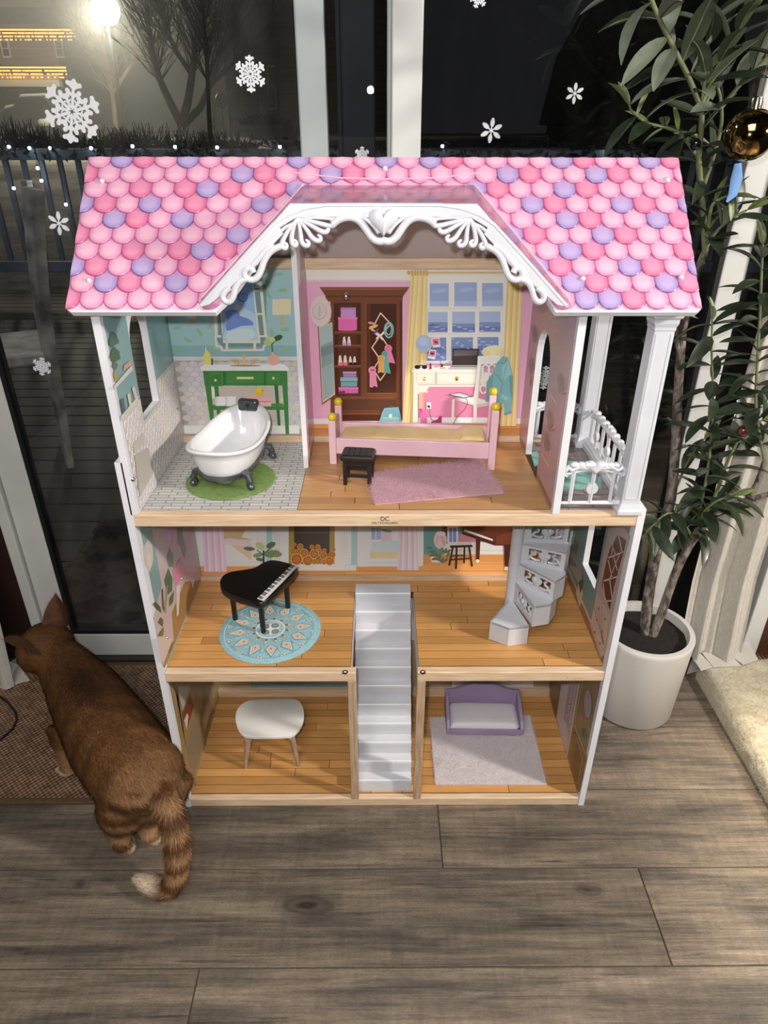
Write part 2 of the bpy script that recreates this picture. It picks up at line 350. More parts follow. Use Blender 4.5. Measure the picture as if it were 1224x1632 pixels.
prt('balcony_rug_print', balf, 'z', Z3, 1, [((110, 160, 150), [(905, 735), (935, 735), (950, 760), (958, 760), (958, 780), (895, 780)]), ((54, 84, 60), ell(905, 752, 8, 5)), ((110, 160, 150), [(846, 722), (856, 718), (862, 738), (852, 744)])])
boxp('front_rail', PINE, H, -.4315, .4345, 0, .018, Z3-T, Z3, .002)
boxp('back_rail', PINE, H, -XW, XW, D-.012, D, Z3-.002, Z3+.012, .001)
# maker's mark on the top rail
def text(body, size, px, py, parent, m, name, y=-.0004, sx=1, z=None):
    cu = bpy.data.curves.new(name, 'FONT'); cu.body = body; cu.size = size; cu.align_x = 'CENTER'; cu.align_y = 'CENTER'; cu.extrude = .0001; cu.materials.append(m)
    o = bpy.data.objects.new(name, cu); COL.objects.link(o); o.parent = parent; o.rotation_euler = (pi/2, 0, 0)
    o.location = U(px, py, 'y', y); o.scale = (sx, 1, 1)
    dg = bpy.context.evaluated_depsgraph_get(); dg.update(); me = bpy.data.meshes.new_from_object(o.evaluated_get(dg)); me.name = name
    n_ = bpy.data.objects.new(name, me); COL.objects.link(n_); n_.parent = parent; n_.matrix_basis = o.matrix_basis; bpy.data.objects.remove(o); bpy.data.curves.remove(cu); n_['kind'] = 'stuff'; return n_
INK = mat('black_ink', C(44, 34, 28), .6)
text('DC', .0125, 613.5, 827.3, H, INK, 'maker_logo', sx=.85)
text('DELTACHILDREN', .0056, 613.5, 833.6, H, INK, 'maker_name', sx=1.02)
# screw heads on middle rail
for px, py in ((550, 1071), (674, 1071)):
    p = U(px, py, 'z', Z2); mb = MB(); mb.lathe([(.0055, -.001), (.0055, .0006), (.004, .0006), (.0025, -.0006), (.001, -.0006)], 16, p); mb.build('screw', DARKM, H, True)
# posts
for a, b in ((-.0745, -.0575), (.0625, .0795)): boxp('post', PINEV, H, a, b, 0, .014, Z1-.003, Z2-T+.001, .001)
# lower side boards
def panel(name, m, parent, ax, x0, x1, outline, holes=()):
    """board in the y-z plane with real openings"""
    bm = bmesh.new()
    def loop(pts):
        vs = [bm.verts.new((x0, y, z)) for y, z in pts]; return [bm.edges.new((vs[i], vs[(i+1) % len(vs)])) for i in range(len(vs))]
    es = loop(outline)
    for h in holes: es += loop(h)
    bmesh.ops.triangle_fill(bm, use_beauty=True, use_dissolve=False, edges=es)
    g = bmesh.ops.extrude_face_region(bm, geom=bm.faces[:]); bmesh.ops.translate(bm, vec=(x1-x0, 0, 0), verts=[v for v in g['geom'] if isinstance(v, bmesh.types.BMVert)])
    bmesh.ops.recalc_face_normals(bm, faces=bm.faces)
    me = bpy.data.meshes.new(name); bm.to_mesh(me); bm.free(); me.materials.append(m); return place(me, name, parent)
BD = D+.01
pL = panel('side_board', WHITE, H, 'x', -XW-.0125, -XW, [(-.001, 0), (BD, 0), (BD, .84), (-.001, .84)])
w2 = [(.132, .4905), (.2285, .4905), (.2285, .66)]+[(.180+.0485*cos(radians(a)), .66+.05*sin(radians(a))) for a in range(15, 180, 15)]+[(.132, .66)]
pR = panel('side_board', WHITE, H, 'x', XW, XW+.0125, [(-.001, 0), (BD, 0), (BD, .752), (-.001, .752)], [w2])
# upper side board of the bathroom with its arched window
w3o = [(.1045, .8705), (.2, .8735), (.2, 1.0)]+[(.152+.0478*cos(radians(a)), 1.0+.05*sin(radians(a))) for a in range(15, 180, 15)]+[(.1045, 1.0)]
pU = panel('upper_side_board', WHITE, H, 'x', -.4325, -.42, [(-.001, Z3+.0005), (D, Z3+.0005), (D, 1.09), (.1625, 1.25), (-.001, 1.085)], [w3o])
# bedroom wall with arched door to the balcony
dr = [(.137, Z3+.0005), (.247, Z3+.0005), (.247, .95)]+[(.192+.055*cos(radians(a)), .95+.055*sin(radians(a))) for a in range(15, 180, 15)]+[(.137, .95)]
pB = panel('bedroom_wall', WHITE, H, 'x', .2834, .2955, [(0, Z3+.0005), (.137, Z3+.0005)]+dr[1:][::-1][:0]+[(.137, .95)]+[(.192-.055*cos(radians(a)), .95+.055*sin(radians(a))) for a in range(15, 180, 15)]+[(.247, .95), (.247, Z3+.0005), (D, Z3+.0005), (D, 1.09), (.1625, 1.25), (0, 1.095)])
pD = panel('room_divider', WHITE, H, 'x', DX-.0045, DX+.0045, [(.185, Z3+.0005), (D, Z3+.0005), (D, 1.09), (.1625+.03, 1.235), (.185, 1.23)])
# back boards
def back(name, z0, z1): mb = MB(); mb.box(-XW, XW, D, BD, z0, z1); return mb.build(name, WHITE, H)
b1 = back('back_board', 0, Z2-T); b2 = back('back_board', Z2-T, Z3-T)
mb = MB(); mb.box(-XW, .2955, D, BD, Z3-T, 1.1075); b3 = mb.build('back_board', WHITE, H)
boxp('top_beam', PINE, H, -.42, .2834, D-.014, D, 1.0885, 1.108, .001)

# ---- prints on the back wall of the top floor
Y = ('y', D, -1)
zb = dict(org=(240, 390), s=5.1)
leafp = lambda x, y, a, l=75, w_=30: [(x+cos(radians(a))*l/2*cos(t)-sin(radians(a))*w_/2*sin(t), y+sin(radians(a))*l/2*cos(t)+cos(radians(a))*w_/2*sin(t)) for t in [2*pi*i/10 for i in range(10)]]
TEAL = (154, 186, 188)
prt('bathroom_wallpaper', b3, *Y, [(TEAL, [(100, -170), (1170, -170), (1190, 915), (165, 915)]), ((132, 172, 174), [(100, 820), (1185, 820), (1190, 915), (165, 915)])]
    + [((142, 176, 140), leafp(*q)) for q in ((215, 675, -8), (300, 775, 30), (205, 845, -5), (395, 710, 55, 80), (480, 660, -60, 60), (500, 850, 5), (1040, 240, -8), (1075, 370, -5), (945, 300, 75, 90), (955, 400, 60, 90), (1090, 690, -8), (1085, 845, -5), (985, 710, 80, 50), (520, 520, 0), (540, 525, 20))]
    + [((216, 206, 186), rc(990, 445, 1140, 570)), ((222, 208, 168), rc(1040, 440, 1140, 570)), ((196, 170, 110), rc(1060, 570, 1084, 655)), ((200, 174, 116), rc(325, 600, 345, 650)), ((214, 204, 184), rc(300, 480, 370, 600))], **zb)
# hexagon tiles, each a raised piece
m_t = mat('pearl_tile', C(222, 214, 204), .3, rand=.07, col2=C(212, 206, 212), scale=30, coat=.3)
mb = MB(); mb.box(-.42, DX-.0045, D-.0006, D, Z3+.012, .912); bs = mb.build('tile_backing', mat('tile_grout', C(180, 172, 162), .6), b3)
hexme = None; tw, th = .0186, .0104
r_i = 0; z = Z3+.028
while z < .912-.004:
    x = -.42+.010+(tw/2 if r_i % 2 else 0)
    while x < DX-.012:
        if hexme is None:
            mb = MB(); P6 = [(tw*.49*cos(radians(30+60*i))/cos(radians(30)), th*.66*sin(radians(30+60*i))) for i in range(6)]
            lo = [(a, 0, b) for a, b in P6]; hi = [(a*.86, -.0011, b*.86) for a, b in P6]; mb.rings([lo, hi], False, True)
            t0 = mb.build('wall_tile', m_t, b3, local=True); hexme = t0.data
        else: t0 = place(hexme, 'wall_tile', b3, True)
        t0.location = (x, D-.0006, z); x += tw
    z += th; r_i += 1
prt('bathroom_skirting', b3, 'y', D-.0018, -1, [((226, 220, 214), rc(262, 1470, 1210, 1536)), ((206, 200, 196), rc(262, 1466, 1210, 1472)), ((214, 206, 198), rc(160, 910, 1190, 920))], **zb)
GR, GR2, GR3 = (58, 118, 56), (44, 98, 44), (70, 130, 66)
FRM = (214, 208, 192)
prt('mirror_print', b3, 'y', D-.0018, -1, [((112, 142, 144), rc(515, 330, 940, 830)), (TEAL, [(515, 740), (590, 850), (515, 850)]), (FRM, [(500, 300), (530, 300), (548, 735), (520, 735)]), (FRM, [(880, 300), (905, 300), (948, 745), (925, 745)]),
   (FRM, [(520, 735), (575, 735), (575, 755), (520, 755)]), (FRM, ln([(528, 745), (535, 820), (575, 830), (580, 858), (915, 855), (920, 825), (950, 800), (945, 740)], 17)), (FRM, [(543, 300), (835, 300), (895, 800), (590, 800)]),
   ((146, 180, 222), [(560, 300), (825, 300), (872, 778), (592, 778)]), ((176, 200, 230), [(700, 480), (848, 560), (872, 778), (592, 778), (600, 700)]), ((126, 164, 216), [(560, 300), (825, 300), (840, 420), (720, 470)]),
   ((112, 136, 196), [(600, 545), (640, 525), (700, 530), (730, 580), (790, 600), (835, 630), (835, 655), (740, 660), (660, 690), (615, 700), (612, 650), (625, 610)]), ((196, 212, 234), leafp(730, 735, -6, 250, 110)),
   ((88, 120, 186), ln(ell(750, 425, 38, 38, 10, -30, 230)+[(760, 400)], 9))]
   + [(FRM, rc(*q)) for q in ((610, 795, 630, 860), (835, 795, 858, 855), (838, 365, 905, 384), (858, 555, 925, 572), (845, 340, 905, 348), (870, 735, 945, 752))], **zb)
prt('washstand_print', b3, 'y', D-.0018, -1, [((186, 174, 164), rc(490, 1150, 1060, 1440)), ((222, 214, 206), rc(496, 1160, 520, 1250)), (GR, [(425, 1025), (1108, 1025), (1112, 1145), (440, 1145)]), (GR2, rc(590, 1030, 608, 1145)), (GR2, rc(925, 1030, 935, 1140)),
   (GR3, rc(480, 1040, 590, 1150)), (GR, rc(490, 1055, 575, 1140)), ((66, 126, 62), rc(620, 1040, 915, 1125)), ((66, 126, 62), rc(945, 1040, 1050, 1130)),
   (GR, [(428, 1040), (480, 1040), (520, 1450), (488, 1450)]), (GR, [(515, 1145), (550, 1145), (575, 1430), (545, 1430)]), (GR, [(1062, 1030), (1110, 1030), (1126, 1540), (1098, 1540)]), (GR2, [(1005, 1140), (1035, 1140), (1056, 1470), (1034, 1470)]),
   (GR3, [(510, 1300), (1070, 1290), (1085, 1312), (505, 1318)]), (GR, rc(505, 1314, 1088, 1342)),
   ((228, 222, 220), [(405, 990), (1100, 985), (1122, 1000), (1122, 1025), (410, 1025)]), ((238, 234, 230), [(430, 975), (1080, 968), (1120, 1000), (410, 1003)]), ((150, 128, 100), ell(770, 983, 130, 7)),
   ((224, 206, 150), rc(700, 1075, 838, 1092)), ((230, 214, 160), ell(527, 1102, 10)), ((230, 214, 160), ell(998, 1085, 10)),
   ((206, 166, 106), ln([(655, 938), (715, 938), (715, 975)], 14)), ((206, 166, 106), ln([(880, 938), (830, 940), (820, 975)], 14)), ((216, 178, 120), rc(750, 900, 775, 975)), ((206, 166, 106), ell(762, 905, 14)),
   ((222, 206, 110), [(430, 975), (430, 900), (445, 865), (465, 862), (485, 885), (495, 975)]), ((240, 226, 180), rc(444, 835, 454, 868)), ((54, 66, 50), rc(494, 925, 506, 978)),
   ((232, 164, 146), ell(1000, 935, 48, 46)), ((232, 164, 146), rc(980, 870, 1000, 900)), ((70, 96, 60), ln([(990, 870), (985, 810), (1030, 760)], 9)), ((170, 190, 120), leafp(960, 785, -30, 90, 60)), ((62, 92, 58), leafp(1035, 758, -25, 80, 45)), ((190, 202, 134), leafp(985, 770, 20, 60, 40)),
   ((236, 234, 232), rc(528, 1235, 608, 1310)), ((240, 238, 236), rc(612, 1233, 692, 1312)), ((204, 202, 202), ell(535, 1272, 10, 38)), ((204, 202, 202), ell(618, 1272, 10, 38)), ((150, 148, 144), ell(748, 1272, 34, 32)), ((226, 224, 220), ell(742, 1262, 20, 14)),
   ((226, 160, 160), rc(785, 1236, 975, 1274)), ((232, 172, 170), rc(790, 1278, 980, 1314)), ((180, 118, 120), rc(785, 1272, 978, 1280)),
   ((226, 178, 40), ell(880, 1205, 36, 24)), ((232, 190, 50), ell(884, 1178, 22)), ((214, 120, 40), ell(908, 1186, 10, 6))], **zb)
# bedroom wall
zw = dict(org=(495, 440), s=6.8); zd = dict(org=(640, 420), s=5.829)
PK, PK2 = (224, 152, 186), (214, 160, 190)
def zwp(x, z):
    v = V((x, D, z))-CAM; q = v.dot(fw); return ((612+FPX*v.dot(rt)/q-495)*6.8, (816-FPX*v.dot(up)/q-440)*6.8)
def wb(rgb, z0, z1, x0=None, x1=.2834): x0 = DX if x0 is None else x0; return (rgb, [zwp(x0, z0), zwp(x1, z0), zwp(x1, z1), zwp(x0, z1)])
prt('bedroom_wallpaper', b3, *Y, [wb((216, 170, 194), Z3, 1.09), wb((230, 166, 192), Z3, 1.06, DX, -.128), wb((226, 216, 208), 1.066, 1.09), wb((206, 196, 188), 1.064, 1.067), wb((232, 222, 216), .777, .789), wb((206, 148, 92), Z3, .777), wb((150, 100, 56), .766, .767), wb((182, 124, 72), Z3, .766)], **zw)
BR, BR2, BR3, BR4 = (112, 66, 42), (86, 48, 32), (70, 38, 26), (134, 86, 58)
shoe = lambda x, y, w_, c1, c2: [(c1, [(x, y), (x+w_*.2, y-w_*1.9), (x+w_*.6, y-w_*2.1), (x+w_, y)]), (c2, [(x-2, y), (x+w_*.2, y-w_*.5), (x+w_*.9, y-w_*.5), (x+w_+2, y), (x+w_*.8, y+10), (x+w_*.2, y+10)])]
ros = lambda x, y, r, c, l, sk: [(c, ell(x, y, r)), (c, [(x-r*.7, y+r*.5), (x+r*.7, y+r*.5), (x+r*1.1+sk, y+l), (x+sk*.6, y+l-14), (x-r*.7+sk, y+l)]), (tuple(int(v*.8) for v in c), ell(x, y, r*.55)), (c, ell(x, y, r*.38))]
wi = [(BR, [(95, 118), (1075, 118), (1000, 220), (995, 275), (165, 275), (165, 220)]), (BR4, [(95, 118), (1075, 118), (1050, 150), (115, 150)]), (BR2, [(160, 215), (1005, 215), (1000, 228), (165, 228)]),
   (BR, rc(215, 270, 990, 1570)), (BR3, rc(255, 290, 545, 1300)), (BR2, rc(300, 315, 500, 1290)), (BR, rc(545, 270, 600, 1310)), (BR4, rc(598, 285, 604, 1280)), (BR3, rc(606, 300, 930, 1265)), (BR2, rc(606, 300, 650, 1265)), (BR4, rc(604, 1268, 935, 1276)), (BR, rc(935, 280, 965, 1300)), (BR2, rc(965, 270, 995, 1560)),
   (BR2, rc(220, 1320, 990, 1335)), (BR2, rc(330, 1340, 930, 1450)), (BR4, rc(260, 1318, 930, 1326)), (BR4, rc(330, 1488, 800, 1500)), (BR2, rc(330, 1500, 800, 1570)),
   ((186, 140, 192), rc(328, 340, 490, 448)), ((170, 122, 176), rc(328, 340, 490, 360)), ((212, 104, 168), rc(300, 450, 502, 582)), ((226, 120, 182), rc(296, 446, 506, 470)), ((212, 104, 168), ell(401, 582, 101, 12))]
for y in (600, 745, 965): wi += [(BR4, rc(265, y, 545, y+12)), (BR, rc(258, y+10, 545, y+28))]
wi += shoe(345, 745, 44, (226, 214, 206), (182, 150, 190))+shoe(396, 745, 44, (226, 214, 206), (182, 150, 190))+shoe(298, 960, 50, (224, 206, 190), (226, 110, 150))+shoe(352, 960, 50, (224, 206, 190), (226, 110, 150))+shoe(412, 955, 42, (224, 210, 196), (40, 28, 26))+shoe(458, 955, 42, (224, 210, 196), (40, 28, 26))
wi += [((180, 140, 190), rc(350, 1034, 497, 1062)), ((166, 126, 178), rc(354, 1066, 495, 1092)), ((128, 174, 178), rc(322, 1096, 508, 1140)), ((112, 160, 166), rc(328, 1146, 504, 1198)), ((206, 100, 166), rc(306, 1206, 516, 1270)), ((220, 120, 180), rc(304, 1204, 518, 1226)), ((120, 30, 84), ell(325, 1258, 26, 10)), ((120, 30, 84), ell(358, 1256, 20, 12))]
wi += [((222, 186, 164), ln([(758, 400), (665, 575), (758, 640), (870, 520), (758, 400)], 14)), ((222, 186, 164), ln([(758, 640), (665, 775), (755, 905), (850, 780), (758, 640)], 14)), ((222, 186, 164), ln([(745, 910), (680, 1010), (755, 1130), (820, 1040)], 14))]
wi += [((126, 176, 180), ln(ell(848, 585, 46, 80, 20)+[(894, 585)], 18)), ((142, 190, 192), ln(ell(846, 575, 30, 62, 16)+[(876, 575)], 10)), ((216, 130, 150), leafp(660, 510, 10, 80, 30)), ((224, 182, 96), leafp(680, 550, -20, 110, 34)), ((224, 182, 96), leafp(660, 570, 60, 70, 24)), ((110, 76, 120), leafp(710, 600, -50, 90, 24)), ((236, 226, 216), leafp(725, 635, 30, 60, 22)), ((236, 226, 216), leafp(775, 630, -40, 60, 22)), ((236, 226, 216), leafp(725, 665, -50, 50, 18)), ((236, 226, 216), leafp(770, 675, 50, 50, 18))]
wi += ros(842, 785, 42, (226, 128, 166), 165, 30)+ros(806, 845, 36, (104, 164, 164), 215, 24)+ros(765, 895, 40, (210, 166, 94), 160, -8)
wi += [((226, 140, 170), ell(668, 1020, 42)), ((226, 140, 170), [(640, 1050), (705, 1050), (726, 1205), (690, 1190), (665, 1210), (640, 1200)]), ((150, 50, 90), ell(664, 1020, 9)), ((150, 50, 90), ell(684, 1020, 8))]
wi += [((124, 176, 186), [(745, 1575), (775, 1480), (800, 1430), (950, 1420), (975, 1500), (985, 1575)]), ((112, 164, 176), [(790, 1530), (800, 1440), (945, 1430), (965, 1535)]), ((146, 192, 198), [(790, 1530), (965, 1535), (960, 1545), (792, 1542)]), ((224, 214, 170), ell(866, 1515, 20, 22)), ((70, 110, 120), ln(ell(872, 1425, 26, 20, 8, 180, 360), 7))]
# leaning mirror door and the hat
wi += [((126, 80, 52), [(78, 540), (235, 480), (272, 1290), (122, 1395)]), ((212, 196, 170), [(90, 552), (235, 500), (264, 1282), (130, 1372)]), ((128, 150, 152), [(96, 560), (232, 510), (258, 1270), (136, 1355)]), ((158, 178, 178), [(96, 560), (232, 510), (240, 700), (110, 760)]), ((112, 134, 138), [(108, 790), (242, 740), (246, 830), (114, 880)]), ((146, 166, 168), [(118, 1000), (250, 930), (258, 1270), (136, 1355)])]
prt('wardrobe_print', b3, *Y, wi, base=14, **zw)
prt('hat_print', b3, *Y, [((182, 172, 164), ell(114, 390, 115, 165)), ((206, 196, 190), ell(108, 382, 112, 166)), ((150, 140, 134), ell(97, 382, 76, 88)), ((204, 194, 188), ell(97, 380, 72, 84)), ((188, 178, 172), leafp(97, 385, 90, 130, 30))], base=150, **zw)
# a domed chrome knob fixed on the wardrobe print
p = U(551.6, 472.5, 'y', D-.004); mb = MB(); mb.ball(p, .0072, 16, 10)
mb.build('ball_screw', METAL, H, True)
CU = lambda x0, x1, y0, y1, b0, b1, n, c1, c2, c3: [([c1, c2, c3][i % 3], [(x0+(x1-x0)*i/n, y0), (x0+(x1-x0)*(i+1)/n, y0), (b0+(b1-b0)*(i+1)/n, y1), (b0+(b1-b0)*i/n, y1)]) for i in range(n)]
Y1, Y2, Y3 = (230, 198, 138), (218, 182, 116), (238, 212, 158)
sky, sky2, sea, sea2, sand = (146, 166, 204), (162, 178, 212), (122, 140, 186), (106, 122, 174), (222, 214, 206)
wd = [((226, 218, 210), rc(235, 120, 985, 930))]
for (x0, y0, x1, y1) in ((262, 185, 438, 400), (490, 175, 700, 400), (748, 182, 942, 398)): wd += [(sky, rc(x0, y0, x1, y1)), (sky2, leafp((x0+x1)/2, y0+70, -8, 150, 40)), (sky2, rc(x0, y1-50, x1, y1))]
for i, (x0, y0, x1, y1) in enumerate(((246, 450, 428, 640), (470, 448, 682, 640), (722, 446, 918, 636))):
    wd += [(sky2, rc(x0, y0, x1, y1)), (sea, rc(x0, 545+(12 if i == 1 else 0), x1, y1)), (sea2, rc(x0, 590, x1, y1-14))]+[((196, 206, 226), leafp(x0+20+((j*53) % (x1-x0-40)), 575+(j*17) % 55, -5, 40, 5)) for j in range(7)]
    if i == 0: wd += [((92, 108, 140), [(x0, 575), (x0+40, 560), (x0+110, 572), (x0+110, 580), (x0, 580)])]
for (x0, y0, x1, y1) in ((238, 688, 415, 905), (462, 686, 662, 905), (706, 684, 900, 860)): wd += [(sea2, rc(x0, y0, x1, y1)), (sea, rc(x0, y0, x1, y0+90))]+[((190, 202, 226), leafp(x0+14+((j*47) % (x1-x0-30)), y0+15+(j*29) % (y1-y0-30), 10*(j % 5)-20, 34, 7)) for j in range(13)]
wd += [((240, 232, 224), q) for q in (rc(240, 402, 945, 412), rc(240, 642, 925, 650), rc(220, 905, 470, 915))]
wd += CU(85, 240, 105, 1480, 10, 100, 9, Y1, Y2, Y3)+CU(985, 1130, 105, 1510, 915, 1062, 9, Y2, Y3, Y1)
wd += CU(160, 240, 105, 940, 100, 230, 5, Y3, Y1, Y2)
wd += [((206, 174, 120), ln([(60, 82), (1010, 82)], 14)), ((190, 156, 104), ell(66, 84, 16, 18))]+[((196, 158, 96), rc(90+i*27, 62, 108+i*27, 112)) for i in range(6)]
prt('window_print', b3, *Y, wd, base=200, **zd)
IV, IV2, IV3 = (226, 218, 206), (206, 196, 184), (186, 174, 162)
de = [((206, 128, 160), [(155, 1130), (830, 1130), (830, 1440), (160, 1440)]), ((230, 222, 216), rc(160, 1430, 900, 1480)),
   (IV, [(100, 985), (760, 985), (770, 1010), (100, 1010)]), ((236, 228, 218), [(125, 955), (760, 950), (770, 985), (100, 985)]), (IV, rc(112, 1010, 800, 1145)), (IV3, rc(125, 1120, 800, 1128)), (IV2, rc(135, 1015, 305, 1115)), (IV, rc(142, 1022, 300, 1108)), (IV2, rc(330, 1012, 780, 1112)), (IV, rc(336, 1020, 780, 1106)), (IV3, rc(312, 1008, 326, 1125)),
   (IV, [(112, 1100), (150, 1100), (152, 1480), (105, 1480)]), (IV2, [(150, 1130), (270, 1140), (240, 1165), (245, 1200), (190, 1200), (170, 1222), (150, 1210)]), (IV, [(150, 1130), (262, 1140), (232, 1165), (236, 1195), (186, 1192), (168, 1212), (150, 1205)]), ((220, 170, 140), rc(160, 1200, 200, 1350)),
   ((186, 150, 80), ell(212, 1072, 16, 20)), ((186, 150, 80), ell(512, 1070, 17, 22)), ((90, 70, 36), ell(512, 1078, 10, 10)), ((236, 226, 206), ln(ell(228, 1015, 70, 58, 10, 5, 175), 10)),
   ((40, 34, 34), ell(148, 962, 27, 18)), ((40, 34, 34), ell(214, 962, 25, 18)), ((40, 34, 34), rc(130, 944, 235, 952)), ((190, 50, 60), rc(256, 948, 280, 982)), ((50, 24, 28), rc(262, 926, 273, 950)), ((200, 80, 80), ln([(305, 962), (350, 950)], 8)), ((40, 36, 36), ln([(362, 970), (362, 900)], 4)), ((60, 50, 44), rc(368, 930, 384, 965)), ((190, 176, 150), ell(385, 970, 28, 10)),
   ((44, 40, 42), [(475, 792), (722, 792), (705, 945), (470, 945)]), ((92, 88, 92), [(485, 802), (712, 802), (706, 852), (482, 860)]), ((60, 50, 52), [(482, 862), (706, 852), (700, 935), (478, 938)]), ((176, 172, 172), [(470, 945), (705, 945), (700, 982), (435, 982)]), ((120, 116, 116), [(470, 950), (700, 950), (698, 962), (455, 962)]),
   ((196, 180, 166), ell(206, 745, 78, 86)), ((156, 178, 212), ell(206, 745, 68, 76)), ((170, 190, 218), ell(200, 725, 44, 40)), ((204, 190, 176), rc(198, 825, 212, 945)),
   ((236, 228, 224), [(275, 695), (350, 688), (362, 775), (290, 782)]), ((214, 110, 150), [(284, 702), (344, 696), (350, 752), (292, 760)]), ((150, 60, 90), leafp(320, 730, 20, 40, 22)), ((236, 228, 224), [(262, 798), (325, 805), (310, 892), (240, 880)]), ((206, 120, 160), [(268, 810), (316, 814), (304, 865), (256, 858)]), ((120, 50, 90), leafp(285, 836, 10, 40, 20)),
   ((232, 216, 166), leafp(840, 810, -12, 200, 100)), ((222, 204, 148), leafp(790, 830, 20, 80, 50)), ((238, 224, 178), leafp(870, 785, 10, 90, 50)), ((226, 208, 154), leafp(900, 825, 40, 70, 50)), ((242, 230, 190), leafp(820, 790, -20, 60, 34)),
   ((240, 236, 230), rc(233, 1290, 274, 1352)), ((40, 36, 36), ell(252, 1328, 12, 12)), ((90, 60, 76), ln([(262, 1335), (262, 1400), (280, 1455), (330, 1470)], 5)), ((206, 110, 160), [(170, 1350), (200, 1370), (235, 1350), (238, 1480), (175, 1480)]), ((176, 70, 126), [(170, 1345), (190, 1350), (186, 1390), (174, 1390)]), ((160, 56, 112), [(275, 1470), (330, 1450), (360, 1410), (374, 1425), (372, 1480), (275, 1480)])]
CH, CH2 = (232, 224, 212), (202, 190, 178)
de += [(CH2, [(470, 1260), (640, 1255), (830, 1300), (720, 1335)]), (CH, [(500, 1248), (680, 1240), (835, 1288), (690, 1315)]), (CH, [(668, 1300), (700, 1310), (700, 1480), (668, 1480)]), (CH, [(470, 1262), (492, 1265), (486, 1480), (462, 1480)]), (CH2, [(690, 1310), (820, 1290), (820, 1320), (700, 1340)]),
   (CH, [(708, 860), (900, 850), (930, 872), (880, 930), (720, 940)]), (CH, [(708, 860), (742, 865), (738, 1010), (712, 1250), (665, 1262), (700, 1060)]), (CH2, [(735, 940), (745, 940), (740, 1040), (716, 1250), (706, 1250)])]
for (x, y, rx, ry) in ((782, 990, 34, 48), (842, 985, 34, 48), (775, 1085, 34, 48), (830, 1080, 34, 48), (760, 1165, 30, 40)): de += [(CH, ln(ell(x, y, rx, ry, 14)+[(x+rx, y)], 14))]
de += [((46, 38, 40), [(432, 1215), (540, 1198), (664, 1235), (570, 1252)]), ((198, 206, 222), [(450, 1216), (540, 1204), (640, 1234), (570, 1246)]), ((90, 60, 70), ln([(595, 1245), (615, 1290), (590, 1350), (510, 1430), (482, 1490)], 5))]
J1, J2, J3 = (118, 168, 172), (100, 150, 156), (140, 186, 188)
de += [(J1, [(855, 1000), (890, 915), (940, 860), (985, 870), (1010, 940), (1032, 1040), (1030, 1240), (1015, 1375), (955, 1395), (945, 1290), (920, 1300), (915, 1370), (870, 1360), (850, 1290), (820, 1295), (780, 1280), (790, 1100)]), (J2, [(790, 1100), (850, 1030), (840, 1290), (782, 1280)]), (J3, [(930, 960), (990, 900), (1028, 1040), (1000, 1040), (940, 1100)]), (J2, [(1000, 1040), (1032, 1040), (1030, 1240), (1010, 1230)]), (J3, [(925, 1215), (990, 1240), (980, 1275), (930, 1250)]), (J2, [(945, 1395), (1018, 1365), (1024, 1385), (960, 1405)]), ((80, 124, 132), ln([(855, 1010), (930, 1090), (925, 1210)], 5)), ((80, 124, 132), ln([(940, 1100), (975, 940)], 4)), ((80, 124, 132), ln([(895, 920), (950, 930), (980, 880)], 4))]
prt('desk_and_chair_print', b3, *Y, de, base=420, **zd)
